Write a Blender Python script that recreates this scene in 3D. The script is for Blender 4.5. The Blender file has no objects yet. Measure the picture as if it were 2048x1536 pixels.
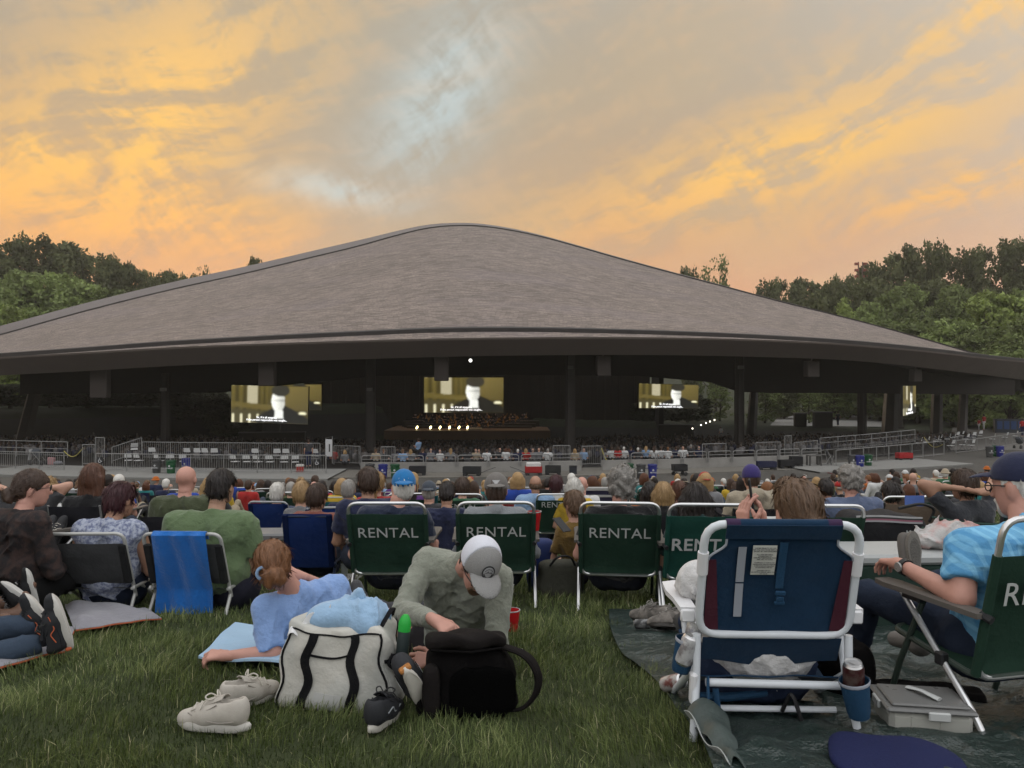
import bpy, bmesh, math, random
import numpy as np
from mathutils import Vector, Matrix, Euler
R = math.radians
sc = bpy.context.scene
COL = sc.collection
RNG = random.Random(7)

# ------------------------------------------------------------------ camera
CAMZ = 1.02
FPX = 1564.0
cam_d = bpy.data.cameras.new('camera'); cam = bpy.data.objects.new('camera', cam_d); COL.objects.link(cam)
cam.location = (0, 0, CAMZ); cam.rotation_euler = (R(90), 0, 0)
cam_d.sensor_width = 36.0; cam_d.lens = FPX / 2048 * 36.0
cam_d.clip_start = 0.05; cam_d.clip_end = 3000
sc.camera = cam

# ------------------------------------------------------------------ sky
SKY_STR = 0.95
SUN_AZ, SUN_EL = -18.0, 3.0      # degrees right of the viewing direction, above the horizon
world = bpy.data.worlds.new('World'); sc.world = world; world.use_nodes = True
wn = world.node_tree; wn.nodes.clear()
class NT:
    """tiny node-building helper"""
    def __init__(s, nt): s.nt = nt
    def n(s, t, **kw):
        nd = s.nt.nodes.new(t)
        ins = kw.pop('i', {})
        for k, v in kw.items(): setattr(nd, k, v)
        for k, v in ins.items():
            if isinstance(v, bpy.types.NodeSocket): s.nt.links.new(v, nd.inputs[k])
            else: nd.inputs[k].default_value = v
        return nd
    def m(s, op, a, b=0.0, c=None):
        ins = {0: a, 1: b}
        if c is not None: ins[2] = c
        return s.n('ShaderNodeMath', operation=op, i=ins).outputs[0]
    def vm(s, op, a, b):
        return s.n('ShaderNodeVectorMath', operation=op, i={0: a, 1: b}).outputs[0]
    def mix(s, f, a, b, blend='MIX'):
        nd = s.n('ShaderNodeMix', data_type='RGBA', blend_type=blend)
        for k, v in ((0, f), (6, a), (7, b)):
            if isinstance(v, bpy.types.NodeSocket): s.nt.links.new(v, nd.inputs[k])
            else: nd.inputs[k].default_value = v if k == 0 else (*v[:3], 1)
        return nd.outputs[2]
    def ramp(s, f, stops, interp='LINEAR'):
        nd = s.n('ShaderNodeValToRGB', i={0: f}); cr = nd.color_ramp; cr.interpolation = interp
        while len(cr.elements) < len(stops): cr.elements.new(0.5)
        for e, (p, c) in zip(cr.elements, stops):
            e.position = p; e.color = (*c, 1) if len(c) == 3 else c
        return nd.outputs[0]
    def noise(s, vec, scale, detail=4, rough=0.55, dist=0.0):
        nd = s.n('ShaderNodeTexNoise', i={'Scale': scale, 'Detail': detail, 'Roughness': rough, 'Distortion': dist})
        if vec is not None: s.nt.links.new(vec, nd.inputs['Vector'])
        return nd.outputs[0]
    def smooth(s, x, a, b):
        return s.n('ShaderNodeMapRange', interpolation_type='SMOOTHSTEP', i={0: x, 1: a, 2: b}).outputs[0]
def srgb(r, g, b):
    f = lambda c: (c / 255 / 12.92) if c <= 10 else ((c / 255 + 0.055) / 1.055) ** 2.4
    return (f(r), f(g), f(b))

W = NT(wn)
geo = W.n('ShaderNodeTexCoord').outputs['Generated']
sky_n = W.n('ShaderNodeTexSky', sky_type='NISHITA', sun_disc=False, sun_elevation=R(SUN_EL), sun_rotation=R(SUN_AZ),
            air_density=1.2, dust_density=2.0, ozone_density=1.5)
sep = W.n('ShaderNodeSeparateXYZ', i={0: geo})
dx, dy, dz = sep.outputs
el = W.m('ARCSINE', dz)                         # elevation, radians
az = W.m('ARCTAN2', dx, dy)                     # azimuth from the viewing direction, radians
angv = W.n('ShaderNodeCombineXYZ', i={0: az, 1: W.m('MULTIPLY', el, 1.15), 2: W.m('MULTIPLY', dz, 0.15)}).outputs[0]
warp = W.n('ShaderNodeTexNoise', i={'Vector': angv, 'Scale': 5.0, 'Detail': 2.0}).outputs[1]
angw = W.n('ShaderNodeVectorMath', operation='MULTIPLY_ADD', i={0: warp, 1: (0.10, 0.10, 0.0), 2: angv}).outputs[0]
def wmap(rot, sx, sy, ox=0.0, oy=0.0, v=None):
    return W.n('ShaderNodeMapping', i={0: v if v is not None else angw, 1: (ox, oy, 0), 2: (0, 0, R(-rot)), 3: (sx, sy, 1)}).outputs[0]
def rotv(rot):
    return W.n('ShaderNodeVectorRotate', rotation_type='Z_AXIS', i={'Vector': angw, 'Angle': R(-rot)}).outputs[0]
def snoise(rot, sx, sy, ox, oy, det, rough=0.6):
    return W.noise(W.n('ShaderNodeMapping', i={0: rotv(rot), 1: (ox, oy, 0), 3: (sx, sy, 1)}).outputs[0], 1.0, det, rough)
big = snoise(30, 2.2, 4.2, 3.1, 0.4, 2, 0.5)
streak = snoise(17, 4.2, 20.0, 1.7, 2.0, 5, 0.62)
ripple = snoise(-52, 15.0, 42.0, 0.3, 5.0, 3, 0.6)
wisps = snoise(40, 7.0, 24.0, 4.0, 1.0, 4, 0.66)
def blob(a0, e0, sa, se, tilt):
    """soft patch of the sky round azimuth a0, elevation e0 (degrees)"""
    a = W.m('SUBTRACT', az, R(a0)); e = W.m('SUBTRACT', el, R(e0))
    c, s_ = math.cos(R(tilt)), math.sin(R(tilt))
    u = W.m('ADD', W.m('MULTIPLY', a, c), W.m('MULTIPLY', e, s_)); v = W.m('SUBTRACT', W.m('MULTIPLY', e, c), W.m('MULTIPLY', a, s_))
    q = W.m('ADD', W.m('POWER', W.m('ABSOLUTE', W.m('DIVIDE', u, R(sa))), 2.0), W.m('POWER', W.m('ABSOLUTE', W.m('DIVIDE', v, R(se))), 2.0))
    return W.m('EXPONENT', W.m('MULTIPLY', q, -1.0))
glow_l = blob(-25, 17.5, 12.5, 5.6, 40)
glow_l2 = blob(-25, 11.5, 12, 3.0, -8)
glow_r = blob(19, 15.0, 16, 3.2, 14)
glow_r2 = blob(31, 12.6, 9, 1.4, 14)
glow_r3 = blob(32, 22.5, 9, 1.3, 14)
blue_w = blob(-7, 19.5, 7.0, 10.5, -38)
blue_p = blob(-5.0, 20.5, 3.0, 6.5, -38)
blue_q = blob(-12.5, 13.6, 5.0, 1.1, -6)
grey_t = blob(-15, 25.5, 14, 3.6, -8)
# the sky away from the sunset turns grey and blue; there and overhead brightened to light the ground
sunward = W.smooth(W.m('ADD', W.m('MULTIPLY', dy, math.cos(R(SUN_AZ))), W.m('MULTIPLY', dx, math.sin(R(SUN_AZ)))), -0.5, 0.95)
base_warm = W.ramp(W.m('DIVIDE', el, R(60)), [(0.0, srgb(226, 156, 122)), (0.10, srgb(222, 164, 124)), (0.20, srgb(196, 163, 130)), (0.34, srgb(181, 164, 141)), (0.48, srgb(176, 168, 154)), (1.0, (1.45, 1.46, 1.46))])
base_cool = W.ramp(W.m('DIVIDE', el, R(60)), [(0.0, (0.95, 0.91, 0.87)), (0.3, (1.22, 1.22, 1.24)), (1.0, (1.46, 1.48, 1.52))])  # set brighter than the sky in view, as added light on the lawn
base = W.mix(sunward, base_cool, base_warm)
low = W.smooth(el, R(50), R(24))
base = W.mix(W.m('MULTIPLY', W.m('MULTIPLY', W.smooth(big, 0.42, 0.62), 0.5), low), base, W.mix(sunward, (1.1, 1.11, 1.14), srgb(192, 170, 138)))
base = W.mix(W.m('MULTIPLY', grey_t, 0.55), base, srgb(186, 168, 140))
base = W.mix(W.m('MULTIPLY', blue_w, 0.85), base, srgb(170, 170, 162))
tex = W.m('ADD', W.m('MULTIPLY', streak, 0.50), W.m('ADD', W.m('MULTIPLY', ripple, 0.22), W.m('MULTIPLY', wisps, 0.28)))
# pale blue openings in the deck
hole = W.m('MAXIMUM', blue_p, W.m('MULTIPLY', blue_q, 1.0))
hole = W.m('MULTIPLY', hole, W.smooth(W.m('ADD', W.m('MULTIPLY', wisps, 0.6), W.m('MULTIPLY', ripple, 0.4)), 0.36, 0.60))
base = W.mix(W.m('MINIMUM', W.m('MULTIPLY', hole, 1.2), 1.0), base, srgb(188, 200, 200))
# lit cloud streaks
lit = W.m('ADD', glow_l, W.m('ADD', W.m('MULTIPLY', glow_l2, 0.8), W.m('ADD', glow_r, W.m('ADD', W.m('MULTIPLY', glow_r2, 0.9), W.m('MULTIPLY', glow_r3, 0.8)))))
lit = W.m('MINIMUM', lit, 1.0)
litm = W.m('MULTIPLY', lit, W.m('ADD', W.m('MULTIPLY', W.smooth(tex, 0.42, 0.56), 0.86), 0.14))
gold = W.ramp(W.m('DIVIDE', el, R(30)), [(0.0, srgb(244, 164, 114)), (0.25, srgb(254, 180, 106)), (0.5, srgb(255, 200, 108)), (1.0, srgb(252, 204, 128))])
skycol = W.mix(W.m('MULTIPLY', litm, 0.95), base, gold)
gen = W.m('MULTIPLY', W.m('SUBTRACT', 1.0, lit), W.smooth(tex, 0.47, 0.62))
skycol = W.mix(W.m('MULTIPLY', W.m('MULTIPLY', gen, low), W.m('MULTIPLY', sunward, 0.22)), skycol, srgb(232, 190, 142))
dark = W.m('MULTIPLY', W.smooth(W.m('ADD', W.m('MULTIPLY', streak, 0.6), W.m('MULTIPLY', wisps, 0.4)), 0.50, 0.36), 0.20)
skycol = W.mix(W.m('MULTIPLY', dark, low), skycol, W.mix(sunward, (1.05, 1.06, 1.1), srgb(184, 166, 140)))
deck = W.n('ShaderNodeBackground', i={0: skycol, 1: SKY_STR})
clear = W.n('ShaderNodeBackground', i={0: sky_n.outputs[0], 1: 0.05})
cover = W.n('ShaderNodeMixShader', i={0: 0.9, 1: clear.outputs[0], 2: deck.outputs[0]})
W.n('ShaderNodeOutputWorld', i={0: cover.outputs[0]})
world.cycles.sampling_method = 'MANUAL'; world.cycles.sample_map_resolution = 256

# ------------------------------------------------------------------ sun (hidden behind the cloud deck and the wooded hill)
sun_d = bpy.data.lights.new('sun', 'SUN'); sun = bpy.data.objects.new('sun', sun_d); COL.objects.link(sun)
sun_d.energy = 0.5; sun_d.angle = R(20); sun_d.color = (1.0, 0.80, 0.58)
sdir = Vector((math.sin(R(SUN_AZ)) * math.cos(R(SUN_EL)), math.cos(R(SUN_AZ)) * math.cos(R(SUN_EL)), math.sin(R(SUN_EL))))
sun.rotation_euler = (-sdir).to_track_quat('-Z', 'Y').to_euler()

# ------------------------------------------------------------------ exposure and render
vs = sc.view_settings
vs.view_transform = 'Standard'; vs.look = 'None'; vs.exposure = 0.28; vs.gamma = 1.0; vs.use_curve_mapping = False
sc.cycles.use_denoising = True; sc.cycles.use_light_tree = False
sc.cycles.use_adaptive_sampling = True; sc.cycles.adaptive_threshold = 0.02; sc.cycles.adaptive_min_samples = 16
sc.cycles.max_bounces = 6; sc.cycles.diffuse_bounces = 2; sc.cycles.glossy_bounces = 2
sc.cycles.transmission_bounces = 4; sc.cycles.transparent_max_bounces = 6; sc.cycles.volume_bounces = 0

# ------------------------------------------------------------------ helpers
def P(x, y, D):
    """point at depth D seen at pixel (x, y) of the 2048-wide photograph (layout aid only)"""
    return Vector(((x - 1024) / FPX * D, D, CAMZ + (768 - y) / FPX * D))

def empty(name, loc=(0, 0, 0), rz=0.0, parent=None, rot=None):
    o = bpy.data.objects.new(name, None); COL.objects.link(o)
    o.empty_display_size = 0.1
    o.location = loc; o.rotation_euler = rot if rot is not None else (0, 0, rz); o.parent = parent
    return o
def tag(o, label=None, cat=None, group=None, kind=None):
    if label: o['label'] = label
    if cat: o['category'] = cat
    if group: o['group'] = group
    if kind: o['kind'] = kind
    return o
def thing(name, label, cat, loc=(0, 0, 0), rz=0.0, group=None, rot=None):
    return tag(empty(name, loc, rz, None, rot), label, cat, group)
KIDS = {}
def link(name, me, parent=None, mat=None, color=None):
    o = bpy.data.objects.new(name, me); COL.objects.link(o)
    if parent is not None:
        o.parent = parent; KIDS.setdefault(parent.name, []).append(o)
    if mat is not None and len(me.materials) == 0: me.materials.append(mat)
    if color is not None: o.color = (*color[:3], 1)
    return o
def mesh_np(name, v, f, mat=None, smooth=True, angle=None, uv=None, fmat=None):
    """mesh from numpy arrays; f is (n,4) or (n,3)"""
    me = bpy.data.meshes.new(name)
    v = np.asarray(v, np.float32); f = np.asarray(f, np.int32)
    k = f.shape[1]
    me.vertices.add(len(v)); me.vertices.foreach_set('co', v.ravel())
    me.loops.add(f.size); me.loops.foreach_set('vertex_index', f.ravel())
    me.polygons.add(len(f)); me.polygons.foreach_set('loop_start', np.arange(0, f.size, k, dtype=np.int32))
    me.update(calc_edges=True); me.validate()
    me.polygons.foreach_set('use_smooth', np.full(len(me.polygons), bool(smooth)))
    if uv is not None:
        l = me.uv_layers.new(name='UVMap'); l.data.foreach_set('uv', np.asarray(uv, np.float32)[f.ravel()].ravel())
    if mat is not None: me.materials.append(mat)
    if angle is not None: me.set_sharp_from_angle(angle=R(angle))
    return me

def fillet(pts, r, n=4, closed=False):
    pts = [Vector(p) for p in pts]; out = []
    N = len(pts)
    for i, p in enumerate(pts):
        if not closed and i in (0, N - 1): out.append(p); continue
        a = pts[i - 1] - p; b = pts[(i + 1) % N] - p
        rr = min(r, a.length * 0.48, b.length * 0.48)
        if rr < 1e-5: out.append(p); continue
        p0 = p + a.normalized() * rr; p1 = p + b.normalized() * rr
        for j in range(n + 1):
            t = j / n; out.append(p0 * (1 - t) ** 2 + p * 2 * t * (1 - t) + p1 * t * t)
    return out

class MB:
    """collects shapes into one mesh"""
    def __init__(s): s.v = []; s.f = []; s.M = Matrix.Identity(4)
    def add(s, vs, fs):
        o = len(s.v)
        s.v += [tuple(s.M @ Vector(p)) for p in vs]
        s.f += [tuple(i + o for i in f) for f in fs]
        return s
    def box(s, c, d, rot=None, bev=0.0, taper=None):
        hx, hy, hz = d[0] / 2, d[1] / 2, d[2] / 2
        m = Matrix.Translation(c)
        if rot is not None: m = m @ Euler(rot).to_matrix().to_4x4()
        vs, fs = [], []
        if bev <= 0:
            idx = {}
            for x in (-1, 1):
                for y in (-1, 1):
                    for z in (-1, 1):
                        idx[x, y, z] = len(vs)
                        t = taper if (taper and z > 0) else 1.0
                        vs.append((x * hx * t, y * hy * t, z * hz))
            I = lambda *a: idx[a]
            fs = [(I(-1,-1,-1), I(-1,1,-1), I(1,1,-1), I(1,-1,-1)), (I(-1,-1,1), I(1,-1,1), I(1,1,1), I(-1,1,1)),
                  (I(-1,-1,-1), I(1,-1,-1), I(1,-1,1), I(-1,-1,1)), (I(1,-1,-1), I(1,1,-1), I(1,1,1), I(1,-1,1)),
                  (I(1,1,-1), I(-1,1,-1), I(-1,1,1), I(1,1,1)), (I(-1,1,-1), I(-1,-1,-1), I(-1,-1,1), I(-1,1,1))]
        else:
            b = min(bev, hx * 0.98, hy * 0.98, hz * 0.98); idx = {}
            for x in (-1, 1):
                for y in (-1, 1):
                    for z in (-1, 1):
                        t = taper if (taper and z > 0) else 1.0
                        for ax in range(3):
                            q = [x * (hx - b), y * (hy - b), z * (hz - b)]
                            q[ax] = (x * hx, y * hy, z * hz)[ax]
                            idx[x, y, z, ax] = len(vs); vs.append((q[0] * t, q[1] * t, q[2]))
            I = lambda x, y, z, a: idx[x, y, z, a]
            for sg in (-1, 1):
                o = [(-1, -1), (1, -1), (1, 1), (-1, 1)]
                if sg < 0: o = o[::-1]
                fs.append(tuple(I(sg, a, c_, 0) for a, c_ in o))
                fs.append(tuple(I(c_, sg, a, 1) for a, c_ in o))
                fs.append(tuple(I(a, c_, sg, 2) for a, c_ in o))
            for a in (-1, 1):
                for c_ in (-1, 1):
                    q = [(I(-1,a,c_,1), I(1,a,c_,1), I(1,a,c_,2), I(-1,a,c_,2)), (I(a,-1,c_,2), I(a,1,c_,2), I(a,1,c_,0), I(a,-1,c_,0)), (I(a,c_,-1,0), I(a,c_,1,0), I(a,c_,1,1), I(a,c_,-1,1))]
                    fs += q if a * c_ < 0 else [t[::-1] for t in q]
            for x in (-1, 1):
                for y in (-1, 1):
                    for z in (-1, 1):
                        t = (I(x,y,z,0), I(x,y,z,1), I(x,y,z,2))
                        fs.append(t if x * y * z > 0 else t[::-1])
        return s.add([m @ Vector(p) for p in vs], fs)
    def tube(s, pts, r, n=8, closed=False, caps=True, fil=0.0, sx=1.0):
        """swept tube; r a number or a list per point; sx flattens the section"""
        if fil > 0:
            pts = fillet(pts, fil, 5, closed)
        pts = [Vector(p) for p in pts]; N = len(pts)
        rs = r if isinstance(r, (list, tuple)) else [r] * N
        if len(rs) != N: rs = list(np.interp(np.linspace(0, 1, N), np.linspace(0, 1, len(rs)), rs))
        tang = []
        for i in range(N):
            a = pts[i - 1] if (i > 0 or closed) else pts[i]
            b = pts[(i + 1) % N] if (i < N - 1 or closed) else pts[i]
            t = (b - a); tang.append(t.normalized() if t.length > 1e-9 else Vector((0, 0, 1)))
        up = Vector((0, 0, 1)) if abs(tang[0].z) < 0.9 else Vector((1, 0, 0))
        u = tang[0].cross(up).normalized(); vs = []
        for i in range(N):
            t = tang[i]; u = (u - t * u.dot(t))
            u = u.normalized() if u.length > 1e-6 else t.orthogonal().normalized()
            w = t.cross(u)
            for j in range(n):
                a = 2 * math.pi * j / n
                vs.append(pts[i] + u * (math.cos(a) * rs[i]) + w * (math.sin(a) * rs[i] * sx))
        fs = []
        for i in range(N if closed else N - 1):
            for j in range(n):
                k = (i + 1) % N
                fs.append((i * n + j, i * n + (j + 1) % n, k * n + (j + 1) % n, k * n + j))
        if caps and not closed:
            fs.append(tuple(range(n))[::-1]); fs.append(tuple((N - 1) * n + j for j in range(n)))
        return s.add(vs, fs)
    def lathe(s, prof, n=16, c=(0, 0, 0), rot=None, sx=1.0, sy=1.0, caps=True):
        m = Matrix.Translation(c)
        if rot is not None: m = m @ Euler(rot).to_matrix().to_4x4()
        vs = []
        for rr, z in prof:
            for j in range(n):
                a = 2 * math.pi * j / n; vs.append(m @ Vector((rr * math.cos(a) * sx, rr * math.sin(a) * sy, z)))
        fs = []
        for i in range(len(prof) - 1):
            for j in range(n):
                fs.append((i * n + j, i * n + (j + 1) % n, (i + 1) * n + (j + 1) % n, (i + 1) * n + j))
        if caps:
            fs.append(tuple(range(n))[::-1]); fs.append(tuple((len(prof) - 1) * n + j for j in range(n)))
        return s.add(vs, fs)
    def ell(s, c, r, n=10, m_=6, rot=None):
        prof = [(max(1e-4, math.sin(math.pi * i / m_)), -math.cos(math.pi * i / m_)) for i in range(m_ + 1)]
        m = Matrix.Translation(c)
        if rot is not None: m = m @ Euler(rot).to_matrix().to_4x4()
        old = s.M; s.M = s.M @ m @ Matrix.Diagonal((r[0], r[1], r[2], 1)); s.lathe(prof, n); s.M = old
        return s
    def sheet(s, fn, nu, nv, th=0.0):
        """fn(u, v) -> point, u and v in 0..1; with thickness th along the normal"""
        g = [[Vector(fn(i / nu, j / nv)) for j in range(nv + 1)] for i in range(nu + 1)]
        def nrm(i, j):
            a = g[min(i + 1, nu)][j] - g[max(i - 1, 0)][j]; b = g[i][min(j + 1, nv)] - g[i][max(j - 1, 0)]
            c = a.cross(b); return c.normalized() if c.length > 1e-9 else Vector((0, 0, 1))
        idx = lambda i, j: i * (nv + 1) + j
        vs = [g[i][j] for i in range(nu + 1) for j in range(nv + 1)]
        fs = [(idx(i, j), idx(i + 1, j), idx(i + 1, j + 1), idx(i, j + 1)) for i in range(nu) for j in range(nv)]
        if th:
            o = len(vs); vs += [g[i][j] - nrm(i, j) * th for i in range(nu + 1) for j in range(nv + 1)]
            fs += [tuple(q + o for q in f[::-1]) for f in fs]
            ring = [idx(i, 0) for i in range(nu)] + [idx(nu, j) for j in range(nv)] + [idx(i, nv) for i in range(nu, 0, -1)] + [idx(0, j) for j in range(nv, 0, -1)]
            for a, b in zip(ring, ring[1:] + ring[:1]): fs.append((b, a, a + o, b + o))
        return s.add(vs, fs)
    def prism(s, poly, z0, z1, M=None):
        """polygon in the xy plane pulled from z0 to z1"""
        n = len(poly); old = s.M
        if M is not None: s.M = s.M @ M
        s.add([(x, y, z0) for x, y in poly] + [(x, y, z1) for x, y in poly],
              [tuple(range(n))[::-1], tuple(range(n, 2 * n))] + [(i, (i + 1) % n, (i + 1) % n + n, i + n) for i in range(n)])
        s.M = old
        return s
    def mesh(s, name, mat=None, angle=35, smooth=True):
        me = bpy.data.meshes.new(name); me.from_pydata(s.v, [], s.f); me.update()
        if smooth:
            me.polygons.foreach_set('use_smooth', [True] * len(me.polygons)); me.set_sharp_from_angle(angle=R(angle))
        if mat is not None: me.materials.append(mat)
        return me
    def build(s, name, mat, parent=None, angle=35, smooth=True, color=None):
        return link(name, s.mesh(name, mat, angle, smooth), parent, None, color)

def copy_tree(o, parent=None):
    c = o.copy(); COL.objects.link(c)
    if parent is not None:
        c.parent = parent; KIDS.setdefault(parent.name, []).append(c)
    for ch in list(KIDS.get(o.name, [])): copy_tree(ch, c)
    return c

# ------------------------------------------------------------------ materials
MATS = {}
def mat(name, col=(0.5, 0.5, 0.5), rough=0.7, metal=0.0, var=0.15, vscale=6.0, bump=0.0, bscale=60.0, spec=0.3, objcol=False, sheen=0.0,
        col2=None, mscale=3.0, coat=0.0, stretch=None, emit=None, estr=0.0, trans=0.0, sss=0.0, alpha=1.0, bdist=0.01, uvc=False):
    if name in MATS: return MATS[name]
    m = bpy.data.materials.new(name); m.use_nodes = True; MATS[name] = m
    T = NT(m.node_tree); b = m.node_tree.nodes['Principled BSDF']
    tc = T.n('ShaderNodeTexCoord'); vec = tc.outputs['UV' if uvc else 'Object']
    if stretch: vec = T.n('ShaderNodeMapping', i={0: vec, 3: stretch}).outputs[0]
    if objcol: base = T.n('ShaderNodeObjectInfo').outputs['Color']
    else: base = T.n('ShaderNodeRGB').outputs[0]; base.default_value = (*col, 1)
    c = base
    if col2 is not None:
        f = T.smooth(T.noise(vec, mscale, 5, 0.6), 0.40, 0.62); c = T.mix(f, c, col2)
    if var > 0:
        nz = T.noise(vec, vscale, 5, 0.6)
        k = T.m('ADD', T.m('MULTIPLY', nz, 2 * var), 1 - var)
        c = T.n('ShaderNodeVectorMath', operation='SCALE', i={0: c, 'Scale': k}).outputs[0]
    m.node_tree.links.new(c, b.inputs['Base Color'])
    rn = T.m('ADD', T.m('MULTIPLY', T.noise(vec, vscale * 3, 3), 0.16), rough - 0.08)
    m.node_tree.links.new(rn, b.inputs['Roughness'])
    b.inputs['Metallic'].default_value = metal; b.inputs['Specular IOR Level'].default_value = spec
    if sheen: b.inputs['Sheen Weight'].default_value = sheen
    if coat: b.inputs['Coat Weight'].default_value = coat
    if trans: b.inputs['Transmission Weight'].default_value = trans
    if sss: b.inputs['Subsurface Weight'].default_value = sss; b.inputs['Subsurface Radius'].default_value = (0.012, 0.005, 0.003)
    if alpha < 1: b.inputs['Alpha'].default_value = alpha
    if bump:
        h = T.noise(vec, bscale, 4, 0.6)
        bn = T.n('ShaderNodeBump', i={'Strength': bump, 'Distance': bdist, 'Height': h})
        m.node_tree.links.new(bn.outputs[0], b.inputs['Normal'])
    if emit is not None:
        b.inputs['Emission Color'].default_value = (*emit, 1); b.inputs['Emission Strength'].default_value = estr
    return m
# ================================================================== SETTING
CX, CY = -9.7, 131.0            # centre of the fan-shaped pavilion
R_FRONT, R_LAWN = 85.0, 97.9    # front wall and lower edge of the lawn
Z_CON = -4.18
def sst(x, a, b):
    t = np.clip((np.asarray(x, float) - a) / (b - a), 0, 1); return t * t * (3 - 2 * t)
def T_arr(X, Y):
    X = np.asarray(X, float); Y = np.asarray(Y, float)
    r = np.hypot(X - CX, Y - CY); phi = np.degrees(np.arctan2(X - CX, CY - Y))
    de = CY - r
    w = sst(Y, 10, 25); d = Y * (1 - w) + de * w
    lawn = np.where(d < 6, -0.11 * d, -0.66 - 0.127 * (d - 6))
    lawn = np.maximum(lawn, -4.11)
    lawn = lawn + 0.012 * np.sin(X * 1.3 + 0.7) * np.sin(Y * 1.1) * sst(Y, 3, 8)
    bowl = Z_CON - np.clip(R_FRONT - 1.5 - r, 0, 60) * 0.055
    front = np.where(r > R_LAWN, lawn, np.where(r > R_FRONT - 1.5, Z_CON, bowl))
    front = np.where((r > 115) & (Y < 60), lawn, front)
    hump = 1.2 * np.sin(X * 0.045 + 1.3) * np.cos(Y * 0.037)
    rr = np.hypot((X - CX), (Y - CY) * 1.0)
    side = -2.0 + 11.0 * sst(rr, 82, 165) + 6.0 * sst(rr, 150, 260) + hump * sst(rr, 90, 130)
    side = side - 2.6 * sst(phi, 30, 60) * (1 - sst(rr, 80, 100))
    ws = sst(np.abs(phi), 38, 50)
    ws = np.where(phi > 0, sst(phi, 40, 52), ws)
    ws = ws * sst(Y, 36, 62)
    return front * (1 - ws) + side * ws
def gz(x, y): return float(T_arr(x, y))
def G(xpx, D, dz=0.0):
    """ground point in the column of pixel x at depth D"""
    X = (xpx - 1024) / FPX * D
    return Vector((X, D, gz(X, D) + dz))

def polar_sheet(name, r0, r1, p0, p1, dr, dp, m, dz=0.0, kind='structure', zfun=None):
    rs = np.arange(r0, r1 + dr * 0.5, dr); rs[-1] = r1
    ps = np.radians(np.arange(p0, p1 + dp * 0.5, dp))
    rg, pg = np.meshgrid(rs, ps, indexing='ij')
    X = CX + rg * np.sin(pg); Y = CY - rg * np.cos(pg)
    Z = (T_arr(X, Y) if zfun is None else zfun(X, Y)) + dz
    n, k = rg.shape; I = np.arange(n * k).reshape(n, k)
    f = np.stack([I[:-1, :-1], I[:-1, 1:], I[1:, 1:], I[1:, :-1]], -1).reshape(-1, 4)[:, ::-1]
    uv = np.stack([rg * pg, rg], -1).reshape(-1, 2)
    o = link(name, mesh_np(name, np.stack([X, Y, Z], -1).reshape(-1, 3), f, m, True, uv=uv))
    return tag(o, kind=kind)
def pol(r, deg, z=None, dz=0.0):
    x = CX + r * math.sin(R(deg)); y = CY - r * math.cos(R(deg))
    return Vector((x, y, (gz(x, y) if z is None else z) + dz))
def pxphi(xpx, r):
    """angle round the pavilion centre where the ring of radius r is met by the column of pixel x"""
    k = (xpx - 1024) / FPX
    a = k * k + 1; b = -2 * (k * CX + CY); c = CX * CX + CY * CY - r * r
    D = (-b - math.sqrt(max(0, b * b - 4 * a * c))) / (2 * a)
    return math.degrees(math.atan2(k * D - CX, CY - D)), D

M_lawn = mat('lawn_soil', (0.032, 0.042, 0.014), 0.95, var=0.5, vscale=1.4, bump=0.6, bscale=90, col2=(0.045, 0.055, 0.02), mscale=0.5)
M_hill = mat('hill_grass', (0.018, 0.023, 0.010), 0.95, var=0.4, vscale=0.3, bump=0.4, bscale=4, bdist=0.2)
M_asph = mat('asphalt', (0.052, 0.048, 0.042), 0.9, var=0.28, vscale=0.35, bump=0.3, bscale=40, col2=(0.070, 0.064, 0.055), mscale=0.12)
M_conc = mat('concrete', (0.24, 0.232, 0.215), 0.88, var=0.16, vscale=0.8, bump=0.3, bscale=25, col2=(0.20, 0.19, 0.175), mscale=0.5)
M_walk = mat('pale_concrete', (0.175, 0.172, 0.160), 0.9, var=0.14, vscale=0.6, bump=0.2, bscale=25)
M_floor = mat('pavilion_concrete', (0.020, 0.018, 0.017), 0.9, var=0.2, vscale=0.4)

# ground: one sheet to the horizon
gx = np.concatenate([np.linspace(-700, -130, 20), np.linspace(-125, 125, 110), np.linspace(130, 700, 20)])
gy = np.concatenate([np.linspace(-60, -4, 12), np.linspace(-2, 60, 40), np.linspace(62, 240, 90), np.linspace(250, 900, 18)])
gX, gY = np.meshgrid(gx, gy, indexing='ij')
rC = np.hypot(gX - CX, gY - CY); ph = np.degrees(np.arctan2(gX - CX, CY - gY))
sink = np.where((np.abs(ph) < 47) & (rC < 150) & (rC > 10), 0.35, 0.0)
gZ = T_arr(gX, gY) - sink
n, k = gX.shape; I = np.arange(n * k).reshape(n, k)
f = np.stack([I[:-1, :-1], I[1:, :-1], I[1:, 1:], I[:-1, 1:]], -1).reshape(-1, 4)
tag(link('ground', mesh_np('ground', np.stack([gX, gY, gZ], -1).reshape(-1, 3), f, M_hill)), kind='structure')
polar_sheet('lawn', R_LAWN, 137.0, -40, 46, 0.4, 0.4, M_lawn)
polar_sheet('concourse', R_FRONT - 1.5, R_LAWN + 0.3, -44, 46, 1.0, 1.0, M_asph, dz=0.015)
polar_sheet('bowl_floor', 12.0, R_FRONT - 1.4, -46, 46, 1.5, 1.2, M_floor)
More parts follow.
